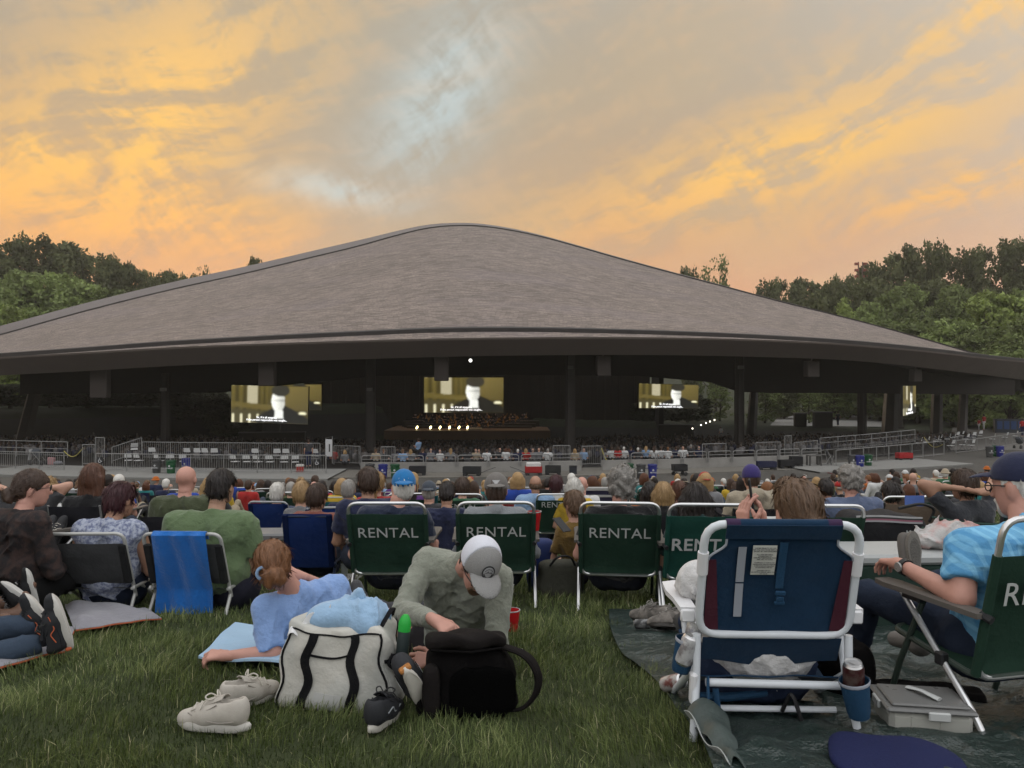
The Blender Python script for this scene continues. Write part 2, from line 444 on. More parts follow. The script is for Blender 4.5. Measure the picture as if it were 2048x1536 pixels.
# pale walks along the front of the pavilion, as shallow steps of concrete
def walk_strip(name, r0, r1, x0, x1, h, m):
    p0 = pxphi(x0, r1)[0]; p1 = pxphi(x1, r1)[0]; b = MB()
    N = 30
    ring = []
    for i in range(N + 1):
        p = p0 + (p1 - p0) * i / N
        ring.append([pol(r0, p, Z_CON + 0.01), pol(r0, p, Z_CON + h), pol(r1, p, Z_CON + h), pol(r1, p, Z_CON + 0.01)])
    vs = [q for r_ in ring for q in r_]
    fs = [(4 * i + j, 4 * i + 4 + j, 4 * i + 5 + j, 4 * i + 1 + j) for i in range(N) for j in range(3)]
    b.add(vs, fs); return tag(b.build(name, m, None, 30), kind='structure')
walk_strip('pavement_west', 84.2, 89.2, -80, 655, 0.13, M_walk)
walk_strip('pavement_centre', 84.2, 88.0, 655, 1640, 0.05, mat('worn_concrete', (0.125, 0.115, 0.098), 0.9, var=0.2, vscale=0.5))
walk_strip('pavement_east', 86.0, 90.0, 1640, 1948, 0.10, M_walk)

# ------------------------------------------------------------------ pavilion
def spline(xs, ys, q):
    """smooth curve through points (Catmull-Rom slopes)"""
    xs = np.asarray(xs, float); ys = np.asarray(ys, float)
    m = np.gradient(ys, xs); i = np.clip(np.searchsorted(xs, q) - 1, 0, len(xs) - 2)
    h = xs[i + 1] - xs[i]; t = (q - xs[i]) / h
    return (2*t**3 - 3*t**2 + 1) * ys[i] + (t**3 - 2*t**2 + t) * h * m[i] + (-2*t**3 + 3*t**2) * ys[i+1] + (t**3 - t**2) * h * m[i+1]
R_EAVE = 82.0
NT_ = 120
tq = np.linspace(-440, 2118, NT_ + 1)
ey = spline([-500, -250, 0, 171, 342, 513, 700, 1000, 1348, 1519, 1690, 1792, 1895, 1963, 2048, 2130], [748, 731, 714.5, 705, 695, 688, 682, 675.5, 675.6, 679.7, 688, 696, 706.5, 714.5, 723, 733], tq)
fy = spline([-500, -250, 0, 171, 342, 513, 700, 1000, 1200, 1348, 1519, 1690, 1792, 1895, 2048, 2130], [786, 768, 751, 742, 732, 725, 719, 711.5, 710, 710.5, 714, 720.5, 729, 741, 760, 771], tq)
rX = [-460, -200, 0, 170, 342, 490, 630, 740, 800, 850, 905, 956, 1008, 1076, 1144, 1213, 1349, 1464, 1553, 1656, 1758, 1861, 1940, 2048, 2130]
rY = [752, 695, 646, 601, 560, 528.5, 496, 470.5, 456, 446, 441.8, 443, 450, 464.5, 483, 503, 540.5, 571, 595, 620.5, 647, 676, 699, 725, 738]
rD = [70, 82, 92, 99, 105, 109, 111.5, 113, 114.2, 114.8, 115, 114.8, 114.4, 113.5, 112, 110, 105, 101, 98, 95, 91, 87, 84, 80, 76]
ry = spline(rX, rY, tq); rd = spline(rX, rD, tq)
eD = np.array([pxphi(x, R_EAVE)[1] for x in tq])
EAVE = [P(x, y, D) for x, y, D in zip(tq, ey, eD)]
FASC = []
for x, y in zip(tq, fy):
    D = pxphi(x, R_EAVE - 1.6)[1]; FASC.append(P(x, y, D))
hgt = np.interp(tq, [-440, 0, 700, 900, 1100, 1500, 2118], [1.45, 1.45, 1.25, 0.75, 0.55, 0.45, 0.3])
RIMT = [P(x, y, D) for x, y, D in zip(tq, ry, rd)]
RIM = [p - Vector((0, 0, h)) for p, h in zip(RIMT, hgt)]
NS = 26
al = np.concatenate([[0], np.cumsum([(EAVE[i + 1] - EAVE[i]).length for i in range(NT_)])])
pav = thing('concert_pavilion', 'huge open-sided pavilion with a sweeping shingled roof at the foot of the lawn', 'pavilion', (CX, CY - R_FRONT, Z_CON))
OFF = Vector(pav.location)
def roof_pt(i, s, lift=0.0):
    a, b = EAVE[i], RIM[i]; p = a.lerp(b, s)
    p = p + Vector((0, 0, lift - 0.9 * math.sin(math.pi * s) * min(1, (b - a).length / 50)))
    return p - OFF
def roof_mat():
    m = bpy.data.materials.new('roof_shingle'); m.use_nodes = True
    T = NT(m.node_tree); b = m.node_tree.nodes['Principled BSDF']
    uv = T.n('ShaderNodeTexCoord').outputs['UV']
    wob = T.vm('ADD', uv, T.n('ShaderNodeVectorMath', operation='SCALE', i={0: T.n('ShaderNodeTexNoise', i={'Vector': uv, 'Scale': 0.22, 'Detail': 3.0}).outputs[1], 'Scale': 1.6}).outputs[0])
    br = T.n('ShaderNodeTexBrick', i={'Vector': wob, 'Color1': (0.104, 0.083, 0.071, 1), 'Color2': (0.21, 0.168, 0.144, 1), 'Mortar': (0.075, 0.062, 0.057, 1), 'Scale': 1.0, 'Mortar Size': 0.022, 'Mortar Smooth': 0.5, 'Bias': 0.0, 'Brick Width': 0.55, 'Row Height': 0.34})
    st = T.n('ShaderNodeMapping', i={0: uv, 3: (0.30, 1.9, 1)}).outputs[0]
    nz = T.noise(st, 1.0, 6, 0.65); n2 = T.noise(uv, 0.06, 4, 0.6); n3 = T.noise(uv, 1.7, 4, 0.7)
    k = T.m('ADD', T.m('MULTIPLY', nz, 0.9), T.m('ADD', T.m('MULTIPLY', n2, 0.55), T.m('ADD', T.m('MULTIPLY', n3, 0.5), 0.16)))
    c = T.n('ShaderNodeVectorMath', operation='SCALE', i={0: br.outputs[0], 'Scale': k}).outputs[0]
    c = T.mix(T.m('MULTIPLY', T.smooth(T.noise(uv, 0.11, 3, 0.5), 0.5, 0.7), 0.25), c, (0.17, 0.14, 0.15))
    m.node_tree.links.new(c, b.inputs['Base Color']); b.inputs['Roughness'].default_value = 0.8; b.inputs['Specular IOR Level'].default_value = 0.35
    bp = T.n('ShaderNodeBump', i={'Strength': 0.8, 'Distance': 0.06, 'Height': T.m('ADD', br.outputs[1], T.m('MULTIPLY', nz, -1.0))}); bp.invert = True
    m.node_tree.links.new(bp.outputs[0], b.inputs['Normal'])
    return m
M_roof = roof_mat()
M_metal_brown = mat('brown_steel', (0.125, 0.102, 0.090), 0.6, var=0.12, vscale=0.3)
M_rim = mat('rim_cladding', (0.135, 0.115, 0.107), 0.6, var=0.12, vscale=0.15)
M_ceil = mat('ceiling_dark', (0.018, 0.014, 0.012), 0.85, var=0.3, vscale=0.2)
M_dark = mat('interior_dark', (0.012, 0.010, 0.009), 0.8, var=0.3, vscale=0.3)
M_gut = mat('gutter_dark', (0.03, 0.026, 0.025), 0.6)
S_list = np.concatenate([[0, 0.012, 0.024], np.linspace(0.045, 1, NS)])
V = []; UV = []
for i in range(NT_ + 1):
    L = (RIM[i] - EAVE[i]).length
    for s in S_list: V.append(roof_pt(i, s)); UV.append((al[i], s * L))
kk = len(S_list); I = np.arange(len(V)).reshape(NT_ + 1, kk)
f = np.stack([I[:-1, :-1], I[1:, :-1], I[1:, 1:], I[:-1, 1:]], -1).reshape(-1, 4)
roof = link('roof', mesh_np('roof', [tuple(v) for v in V], f, M_roof, uv=UV), pav)
# thin raised gutter line above the eave, its dark lip and the lower shingle strip
b = MB(); ring = []
for i in range(NT_ + 1):
    p = roof_pt(i, 0.030); q = roof_pt(i, 0.034)
    ring += [p + Vector((0, 0, -0.05)), p + Vector((0, -0.02, 0.26)), q + Vector((0, 0, 0.30)), roof_pt(i, 0.05, 0.02)]
b.add(ring, [(4 * i + j, 4 * i + 4 + j, 4 * i + 5 + j, 4 * i + 1 + j) for i in range(NT_) for j in range(3)])
b.build('gutter', M_gut, roof, 20)
b = MB(); ring = []
for i in range(NT_ + 1):
    p = RIM[i] - OFF; t = RIMT[i] - OFF
    d = Vector((0, 1, 0))
    ring += [p + Vector((0, -0.25, -0.1)), p + Vector((0, -0.25, 0.10)), p + Vector((0, -0.1, 0.12)), t + Vector((0, 1.3, -0.06)), t + Vector((0, 1.4, 0)), t + Vector((0, 2.2, 0)), p + Vector((0, 1.7, -1.4))]
K = 7
b.add(ring, [(K * i + j, K * i + K + j, K * i + K + 1 + j, K * i + 1 + j) for i in range(NT_) for j in range(K - 1)])
b.build('rim_arch', M_rim, roof, 25)
b = MB(); ring = []
for i in range(NT_ + 1):
    p = RIM[i] - OFF
    ring += [p + Vector((0, -0.30, -0.10)), p + Vector((0, -0.30, 0.09)), p + Vector((0, -0.2, 0.11))]
b.add(ring, [(3 * i + j, 3 * i + 3 + j, 3 * i + 4 + j, 3 * i + 1 + j) for i in range(NT_) for j in range(2)])
b.build('rim_flashing', M_gut, roof, 25)
# fascia: the sloping soffit plate under the eave
b = MB(); ring = []
for i in range(NT_ + 1):
    e = EAVE[i] - OFF; g_ = FASC[i] - OFF
    ring += [e + Vector((0, 0, 0.02)), e + Vector((0, 0.05, -0.10)), g_, g_ + Vector((0, 0.5, 0.05)), g_ + Vector((0, 0.6, 0.6))]
K = 5
b.add(ring, [(K * i + j, K * i + j + 1, K * i + K + j + 1, K * i + K + j) for i in range(NT_) for j in range(K - 1)])
b.build('fascia', M_metal_brown, pav, 25)
# ceiling under the roof
V = []
for i in range(NT_ + 1):
    a = FASC[i] + Vector((0, 0.6, 0.55)); c = RIM[i] + Vector((0, 1.7, -1.4))
    for s in np.linspace(0, 1, 9): V.append(a.lerp(c, s) - OFF - Vector((0, 0, 1.4 * math.sin(math.pi * s))))
I = np.arange(len(V)).reshape(NT_ + 1, 9)
f = np.stack([I[:-1, :-1], I[:-1, 1:], I[1:, 1:], I[1:, :-1]], -1).reshape(-1, 4)
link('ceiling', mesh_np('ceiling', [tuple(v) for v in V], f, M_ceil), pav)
# deep ring beam behind the eave that carries the ceiling (drops the edge of view into the bowl)
b = MB(); ring = []
BEAM = ((40, 72, 788, 705), (170, 72, 787, 693), (300, 72, 786, 680), (440, 72, 785, 662), (600, 72, 767, 640), (760, 72, 752, 618), (1030, 72, 750, 600), (1280, 72, 752, 622), (1420, 73, 764, 650), (1480, 74, 784, 672), (1540, 74, 786, 700), (1640, 74, 786, 706), (1760, 73, 787, 714), (1860, 72, 788, 728), (1950, 72, 789, 745), (2030, 73, 790, 762))
for (x, D, y0, y1) in BEAM:
    lo_, hi_ = P(x, y0, D) - OFF, P(x, y1, D) - OFF; ring += [lo_, hi_, hi_ + Vector((0, 0.5, 0)), lo_ + Vector((0, 0.5, 0))]
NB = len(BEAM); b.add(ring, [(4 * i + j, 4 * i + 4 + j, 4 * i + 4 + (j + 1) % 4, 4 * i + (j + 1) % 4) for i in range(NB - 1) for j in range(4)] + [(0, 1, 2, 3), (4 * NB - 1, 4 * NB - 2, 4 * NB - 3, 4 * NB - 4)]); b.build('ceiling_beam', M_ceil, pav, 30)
# columns
def zceil(x, y):
    best = min(range(NT_ + 1), key=lambda i: abs((EAVE[i].x - CX) * (CY - y) - (x - CX) * (CY - EAVE[i].y)))
    return best
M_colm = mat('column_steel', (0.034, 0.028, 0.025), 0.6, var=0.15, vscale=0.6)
for (xp, r, w) in ((332, 70, 0.5), (742, 70, 0.62), (1140, 70, 0.66), (1478, 70, 0.6), (1723, 68.5, 0.62), (1890, 67, 0.6)):
    a, D = pxphi(xp, r); c = pol(r, a); top = 1.9 if xp in (332, 1890) else (2.4 if xp > 1700 else 3.4)
    b = MB(); h = top - c.z
    b.box(c - OFF + Vector((0, 0, h / 2)), (w, w, h), (0, 0, R(a)), 0.04)
    b.box(c - OFF + Vector((0, 0, 0.15)), (w + 0.3, w + 0.3, 0.3), (0, 0, R(a)), 0.03)
    for sx in (-1, 1): b.box(c - OFF + Vector((sx * (w / 2 + 0.03), -w * 0.5, h / 2)), (0.07, 0.07, h), None, 0.0)
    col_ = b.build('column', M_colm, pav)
    bb = MB(); bb.box(c - OFF + Vector((0, -w / 2 - 0.25, (P(xp, 779 if xp < 800 else (735 if xp < 1600 else 762), D).z - c.z))), (0.42 * D / 60, 0.3, 0.26 * D / 60), None, 0.02)
    bb.build('column_speaker', mat('speaker_grey', (0.16, 0.15, 0.14), 0.6), col_)
# raking legs of the great arch
for (xa, ya, Da, xb, yb, Db, w) in ((86, 776, 80, 40, 884, 76, 0.95), (1512, 776, 96, 1500, 893, 90, 0.8), (1786, 786, 86, 1778, 870, 84, 1.15), (1876, 776, 84, 1872, 868, 80, 0.8), (1931, 770, 80, 1924, 846, 77, 0.6)):
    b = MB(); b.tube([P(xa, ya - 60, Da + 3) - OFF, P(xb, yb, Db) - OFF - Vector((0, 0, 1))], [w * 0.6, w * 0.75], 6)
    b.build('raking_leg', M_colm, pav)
# stage house: side walls, back wall of upright boards, stage floor
STG = -5.55 + 0.15
b = MB()
for i in range(46):
    x = -31 + i * 1.15
    b.box(Vector((x, 121.5 + 0.12 * (i % 2), 3.0)) - OFF, (1.13, 0.3, 22.0), None, 0.03)
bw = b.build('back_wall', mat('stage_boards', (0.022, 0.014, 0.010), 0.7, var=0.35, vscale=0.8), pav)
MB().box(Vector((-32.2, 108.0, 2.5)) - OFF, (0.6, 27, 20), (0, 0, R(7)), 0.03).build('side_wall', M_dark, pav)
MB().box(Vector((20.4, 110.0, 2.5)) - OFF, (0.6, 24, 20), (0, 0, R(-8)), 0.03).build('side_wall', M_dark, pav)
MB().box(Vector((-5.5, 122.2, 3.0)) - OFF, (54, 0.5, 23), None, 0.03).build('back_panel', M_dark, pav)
b = MB(); b.box(Vector((-6.2, 114.5, STG - 0.65)) - OFF, (23.0, 13.0, 1.3), None, 0.04)
stage_o = b.build('stage', mat('stage_floor', (0.16, 0.09, 0.045), 0.5, var=0.2, vscale=0.5), pav)
# hanging baffles under the eave with their brackets
M_baf = mat('baffle_panel', (0.045, 0.036, 0.032), 0.75, var=0.12, vscale=0.6)
for (xp, y0, y1, wpx) in ((201, 738, 796, 40), (535, 724, 772, 33), (883, 714, 762, 29), (1206, 712, 752, 29), (1623, 722, 754, 32), (1831, 738, 763, 30), (1962, 754, 772, 26)):
    a, D = pxphi(xp, R_EAVE - 3.2); wv = wpx / FPX * D
    top = P(xp, y0, D); bot = P(xp, y1, D); h = top.z - bot.z
    o = thing('hanging_speaker', '', 'speaker', ((top + bot) / 2))
    o['label'] = {201: 'dark panel speaker hanging under the eave farthest left', 535: 'dark panel speaker hanging under the eave above the left hanging screen', 883: 'dark panel speaker hanging under the eave above the stage screen', 1206: 'dark panel speaker hanging under the eave right of the small white lamp', 1623: 'dark panel speaker under the eave between the two right screens', 1831: 'dark panel speaker under the eave above the edge-on screen', 1962: 'dark panel speaker under the eave farthest right'}[xp]
    o['group'] = 'speakers hanging under the eave'
    MB().box((0, 0, 0), (wv, 0.5, h), (0, 0, R(a)), 0.05).build('cabinet', M_baf, o)
    bb = MB(); bb.tube([(0, 0, h / 2), (0, -0.3, h / 2 + 0.7)], 0.05, 6); bb.tube([(-wv * 0.3, -0.3, h / 2 + 0.66), (wv * 0.3, -0.3, h / 2 + 0.74)], 0.05, 6)
    bb.build('bracket', M_metal_brown, o)

# ------------------------------------------------------------------ screens (generic picture, subtitles as on the night)
def screen_img(nx, ny):
    x = np.linspace(0, 1, nx)[None, :] * np.ones((ny, 1)); y = np.linspace(0, 1, ny)[:, None] * np.ones((1, nx))   # y up
    olive = np.array([0.095, 0.074, 0.018]); c = np.zeros((ny, nx, 3))
    sh = 0.75 + 0.35 * np.sin(x * 61) * (x < 0.22) + 0.25 * np.sin(x * 95 + 1) * ((x > 0.32) & (x < 0.5))
    c[:] = olive; c *= (sh * (0.6 + 0.7 * y))[..., None]
    wall = (x > 0.62) & (y > 0.35); c[wall] = (np.array([0.15, 0.115, 0.034])[None] * (0.45 + 0.9 * y[wall] * (1.5 - x[wall]))[:, None])
    pier = (x > 0.21) & (x < 0.345) & (y > 0.52); c[pier] = np.array([0.42, 0.38, 0.25])
    band = (np.abs(y - (0.50 - 0.16 * x)) < 0.07) & (x < 0.55); c[band] = np.array([0.12, 0.092, 0.024])
    arc = (y < 0.36 - 0.1 * x) & (x < 0.5); c[arc] = np.array([0.06, 0.05, 0.02])
    slot = arc & (np.sin(x * 58) > 0.75) & (y < 0.24); c[slot] = np.array([0.8, 0.75, 0.5])
    # dark draped form with a pale upper part, featureless
    dr = (y < 0.50 - 1.5 * np.abs(x - 0.66) ** 1.3) & (x > 0.33); c[dr] = np.array([0.012, 0.012, 0.010])
    pale = ((x - 0.615) / 0.085) ** 2 + ((y - 0.60) / 0.30) ** 2 < 1; c[pale] = np.array([0.95, 0.95, 0.86])[None] * (0.62 + 0.5 * np.clip((0.66 - x[pale]) / 0.12, 0, 1) - 0.25 * (np.abs(y[pale] - 0.62) < 0.03))[:, None]
    ped = (np.abs(x - 0.625) < 0.05 + 0.05 * (0.35 - y)) & (y < 0.36) & (y > 0.13); c[ped] = np.array([0.85, 0.86, 0.8])
    cap_ = (((x - 0.645) / 0.12) ** 2 + ((y - 0.88) / 0.16) ** 2 < 1); c[cap_] = np.array([0.03, 0.028, 0.02])
    lamp_ = ((x - 0.93) / 0.05) ** 2 + ((y - 0.28) / 0.035) ** 2 < 1; c[lamp_] = np.array([0.95, 0.9, 0.6])
    g_ = c.copy()
    for _ in range(2):
        g_ = (g_ + np.roll(g_, 1, 0) + np.roll(g_, -1, 0) + np.roll(g_, 1, 1) + np.roll(g_, -1, 1)) / 5
    return g_
SIMG = screen_img(112, 50)
def screen_mat():
    m = bpy.data.materials.new('screen_picture'); m.use_nodes = True; T = NT(m.node_tree); b = m.node_tree.nodes['Principled BSDF']
    a = T.n('ShaderNodeAttribute', attribute_name='picture'); m.node_tree.links.new(a.outputs[0], b.inputs['Emission Color'])
    b.inputs['Emission Strength'].default_value = 1.0; b.inputs['Base Color'].default_value = (0.02, 0.02, 0.02, 1); b.inputs['Roughness'].default_value = 0.5
    return m
M_screen = screen_mat(); M_screen.cycles.emission_sampling = 'NONE'
M_sub = mat('subtitle_white', (0.8, 0.8, 0.8), emit=(1, 1, 1), estr=1.1, var=0)
def text_mesh(body, size, ext=0.0, align='CENTER', shear=0.0, spacing=1.0, bold=0.0, line=1.0):
    cu = bpy.data.curves.new('txt', 'FONT'); cu.body = body; cu.size = size; cu.extrude = ext; cu.align_x = align; cu.align_y = 'CENTER'
    cu.shear = shear; cu.space_character = spacing; cu.resolution_u = 3; cu.offset = bold; cu.space_line = line
    ob = bpy.data.objects.new('txt', cu); COL.objects.link(ob)
    dg = bpy.context.evaluated_depsgraph_get(); dg.update()
    me = bpy.data.meshes.new_from_object(ob.evaluated_get(dg)); COL.objects.unlink(ob); bpy.data.objects.remove(ob); bpy.data.curves.remove(cu)
    return me
M_sub.cycles.emission_sampling = 'NONE'
SUBT = text_mesh('Sir, if it all stopped,\nif the person responsible was caught...', 0.052, 0.001, bold=0.0012, line=0.9)
if not SUBT.materials: SUBT.materials.append(M_sub)
else: SUBT.materials[0] = M_sub
def screen(tl, w, h, yaw, label, roll=0.0):
    """flat screen: tl its upper left corner; yaw turns it about the vertical"""
    nx, ny = 112, 50
    u, v = np.meshgrid(np.linspace(0, 1, nx), np.linspace(-1, 0, ny), indexing='xy')
    co = np.stack([u * w, np.zeros_like(u), v * h], -1).reshape(-1, 3)
    I = np.arange(nx * ny).reshape(ny, nx); f = np.stack([I[:-1, :-1], I[:-1, 1:], I[1:, 1:], I[1:, :-1]], -1).reshape(-1, 4)
    o = thing('video_screen', label, 'screen', tl, 0, 'video screens in the pavilion', rot=(0, R(roll), R(yaw)))
    me = mesh_np('picture', co, f, M_screen, False)
    at = me.color_attributes.new('picture', 'FLOAT_COLOR', 'POINT')
    at.data.foreach_set('color', np.concatenate([SIMG.reshape(-1, 3), np.ones((nx * ny, 1))], 1).astype(np.float32).ravel())
    link('picture', me, o)
    bb = MB(); bb.box((w / 2, 0.09, -h / 2), (w + 0.04, 0.16, h + 0.04), None, 0.0); bb.build('casing', M_dark, o)
    t = link('subtitle', SUBT, o); t['kind'] = 'stuff'; t.rotation_euler = (R(90), 0, 0); t.scale = (w * 0.66, w * 0.66, 1); t.location = (w * 0.47, -0.02, -h * 0.885)
    return o
def screen_px(x0, y0, D0, x1, D1, hpx, label, roll=0):
    a = P(x0, y0, D0); c = P(x1, y0, D1); v = c - a
    return screen(a, math.hypot(v.x, v.y), hpx / FPX * D0, math.degrees(math.atan2(v.y, v.x)), label, roll)
screen_px(463, 770, 60, 617, 59, 74, 'large lit video screen hanging left of the stage', 1.2)
screen_px(520, 769, 78, 643, 76, 50, 'partly hidden video screen behind the large left one')
screen_px(848, 755, 112, 1007, 112, 70, 'wide lit video screen above the orchestra')
screen_px(1278, 767, 74, 1397, 78, 49, 'lit video screen hanging right of the stage', 1.2)
screen_px(1806, 772, 62, 1832, 69, 60, 'narrow edge-on video screen at far right between pavilion columns')
# small lit lamp under the ceiling
lamp_o = thing('ceiling_spotlight', 'small bright white lamp under the pavilion ceiling', 'lamp', P(941, 721, 69))
MB().ell((0, 0, 0), (0.13, 0.08, 0.13), 12, 8).build('lens', mat('lamp_glow', (1, 1, 1), emit=(1, 0.97, 0.9), estr=6.0, var=0), lamp_o)
MB().tube([(0, 0.04, 0), (0, 0.3, 0.1), (0, 0.35, 2.0)], [0.15, 0.12, 0.04], 10).build('housing', M_dark, lamp_o)
# ================================================================== TREES
ORD = ['first', 'second', 'third', 'fourth', 'fifth', 'sixth', 'seventh', 'eighth', 'ninth', 'tenth', 'eleventh', 'twelfth', 'thirteenth', 'fourteenth', 'fifteenth', 'sixteenth', 'seventeenth', 'eighteenth', 'nineteenth', 'twentieth', 'twenty-first', 'twenty-second', 'twenty-third', 'twenty-fourth', 'twenty-fifth', 'twenty-sixth', 'twenty-seventh', 'twenty-eighth', 'twenty-ninth', 'thirtieth']
def leaf_mat():
    m = bpy.data.materials.new('foliage'); m.use_nodes = True; T = NT(m.node_tree); b = m.node_tree.nodes['Principled BSDF']
    oc = T.n('ShaderNodeObjectInfo').outputs['Color']; a = T.n('ShaderNodeAttribute', attribute_name='tint').outputs[2]
    c = T.n('ShaderNodeVectorMath', operation='SCALE', i={0: oc, 'Scale': T.m('ADD', T.m('MULTIPLY', a, 0.9), 0.55)}).outputs[0]
    m.node_tree.links.new(c, b.inputs['Base Color']); b.inputs['Roughness'].default_value = 0.7; b.inputs['Specular IOR Level'].default_value = 0.2
    tr = T.n('ShaderNodeBsdfTranslucent', i={0: c}); mx = T.n('ShaderNodeMixShader', i={0: 0.25, 1: b.outputs[0], 2: tr.outputs[0]})
    out = [n_ for n_ in m.node_tree.nodes if n_.bl_idname == 'ShaderNodeOutputMaterial'][0]; m.node_tree.links.new(mx.outputs[0], out.inputs[0])
    return m
M_leaf = leaf_mat()
M_bark = mat('bark', (0.045, 0.034, 0.026), 0.9, var=0.3, vscale=3)
def crown_mesh(seed, shape, nclump, nleaf, leaf):
    """unit tree: height 1, crown radius about 0.33; clumps of leaf-sized faces with gaps between"""
    rg = np.random.default_rng(seed); cl = []
    tries = 0
    while len(cl) < nclump and tries < 9000:
        tries += 1
        h = rg.random(); a = rg.random() * 2 * np.pi
        if shape == 'round': prof = np.sqrt(max(0, 1 - ((h - 0.42) / 0.60) ** 2)) * 0.34
        elif shape == 'tall': prof = np.sqrt(max(0, 1 - ((h - 0.45) / 0.58) ** 2)) * 0.25
        elif shape == 'cone': prof = 0.30 * (1 - h) ** 0.8 + 0.01
        else: prof = (0.36 - 0.12 * abs(h - 0.5)) * (0.6 + 0.4 * np.sin(a * 3 + h * 9))
        rr = prof * (rg.random() ** 0.35)
        p = np.array([np.cos(a) * rr, np.sin(a) * rr, 0.08 + 0.90 * h])
        if all(np.linalg.norm(p - q) > 0.04 for q in cl): cl.append(p)
    V = []; Tn = []
    for p in cl:
        s = 0.035 + 0.045 * rg.random(); t = rg.random()
        n_ = int(nleaf * (0.5 + rg.random()))
        d = rg.normal(size=(n_, 3)); d /= np.linalg.norm(d, axis=1)[:, None]
        c = p + d * (s * rg.random((n_, 1)) ** 0.4) * np.array([1.15, 1.15, 0.8])
        u = rg.normal(size=(n_, 3)); u[:, 2] *= 0.6; u /= np.linalg.norm(u, axis=1)[:, None]
        w = np.cross(u, d + rg.normal(size=(n_, 3)) * 0.5); w /= np.linalg.norm(w, axis=1)[:, None] + 1e-9
        L = leaf * (0.6 + 0.8 * rg.random((n_, 1))); Wd = L * 0.55
        q = np.stack([c - u * L * 0.5, c + w * Wd * 0.5, c + u * L * 0.5, c - w * Wd * 0.5], 1)
        V.append(q.reshape(-1, 3)); Tn.append(np.repeat(np.clip(0.75 * t + 0.25 * rg.random(n_), 0, 1), 4))
    V = np.concatenate(V); Tn = np.concatenate(Tn); f = np.arange(len(V)).reshape(-1, 4)
    me = mesh_np('crown', V, f, M_leaf, False)
    at = me.attributes.new('tint', 'FLOAT', 'POINT'); at.data.foreach_set('value', Tn.astype(np.float32))
    b = MB(); zs = 0.45 if shape != 'cone' else 0.9
    b.tube([(0, 0, -0.06), (0.005, 0, 0.15), (-0.01, 0.01, 0.4), (0.01, 0.0, zs + 0.3 if shape != 'cone' else 0.92)], [0.024, 0.018, 0.012, 0.003], 7)
    for j, p in enumerate(cl):
        if j % 5 == 0 and shape != 'cone':
            z0 = max(0.12, p[2] - 0.25 - 0.1 * rg.random()); b.tube([(0, 0, z0), (p[0] * 0.5, p[1] * 0.5, (z0 + p[2]) / 2 - 0.01), tuple(p)], [0.008, 0.005, 0.002], 5)
    return me, b.mesh('trunk', M_bark)
TREES = [crown_mesh(11, 'round', 230, 60, 0.036), crown_mesh(12, 'tall', 180, 60, 0.036), crown_mesh(13, 'lumpy', 220, 60, 0.036),
         crown_mesh(14, 'round', 200, 60, 0.040), crown_mesh(15, 'cone', 190, 50, 0.034), crown_mesh(16, 'lumpy', 80, 46, 0.034), crown_mesh(17, 'tall', 70, 46, 0.034)]
def tree(x, ytop, D, wpx, var, col, name='broadleaf_tree', rz=None, top=None):
    X = (x - 1024) / FPX * D; zt = CAMZ + (768 - ytop) / FPX * D; z0 = gz(X, D)
    h = max(3.0, zt - z0); w = wpx / FPX * D * (1.32 if ytop < 700 else 1.1)
    o = thing(name, '', 'tree', (X, D, z0), RNG.random() * 6.28 if rz is None else rz)
    natural = {0: 0.68, 1: 0.5, 2: 0.70, 3: 0.68, 4: 0.6, 5: 0.7, 6: 0.5}[var]
    k = w / natural; o.scale = (k, k, h)
    cr, tr = TREES[var]
    j = 0.85 + 0.3 * RNG.random()
    link('crown', cr, o, color=[c * j for c in col]); link('trunk', tr, o)
    return o
DK, MD, LT, BR = (0.088, 0.098, 0.040), (0.125, 0.155, 0.052), (0.17, 0.215, 0.07), (0.22, 0.275, 0.075)
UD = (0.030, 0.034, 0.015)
def tree_row(specs, fmt, group, name='broadleaf_tree'):
    for i, s_ in enumerate(specs):
        o = tree(*s_, name=name); o['label'] = fmt % ORD[i]; o['group'] = group
tree_row([(-30, 492, 150, 110, 0, DK), (48, 474, 150, 105, 2, DK), (128, 487, 152, 95, 1, DK), (180, 503, 150, 70, 6, DK), (218, 511, 154, 70, 2, DK), (252, 527, 156, 70, 0, DK), (300, 545, 160, 75, 2, DK), (338, 543, 166, 60, 0, DK), (366, 552, 170, 60, 2, DK), (402, 538, 170, 46, 5, DK), (510, 518, 172, 44, 3, DK)],
         'dark tree on the skyline left of the roof, %s from the photo edge', 'dark skyline trees left of the roof')
tree_row([(-20, 575, 118, 130, 0, LT), (45, 545, 128, 130, 3, LT), (110, 548, 126, 120, 2, LT), (170, 565, 124, 110, 0, LT), (225, 580, 122, 90, 3, MD), (20, 615, 112, 90, 2, BR), (275, 578, 130, 80, 2, DK), (330, 575, 138, 80, 0, DK)],
         'pale hazy green tree on the slope below the left skyline, %s planted', 'paler trees on the left slope')
for i, o in enumerate([o for o in COL.objects if o.get('group') == 'paler trees on the left slope']):
    o['label'] = ['pale green tree cut by the left photo edge above the roof', 'broad pale green tree second from the left photo edge on the slope', 'pale green lumpy tree third from the left on the slope', 'pale green round tree fourth from the left on the slope', 'green tree on the left slope nearest the roof rim', 'low bright green bush-like tree at the left edge just above the roof rim', 'dark tree in the left slope behind the pale ones', 'dark tree low on the left slope where it meets the roof rim'][i]
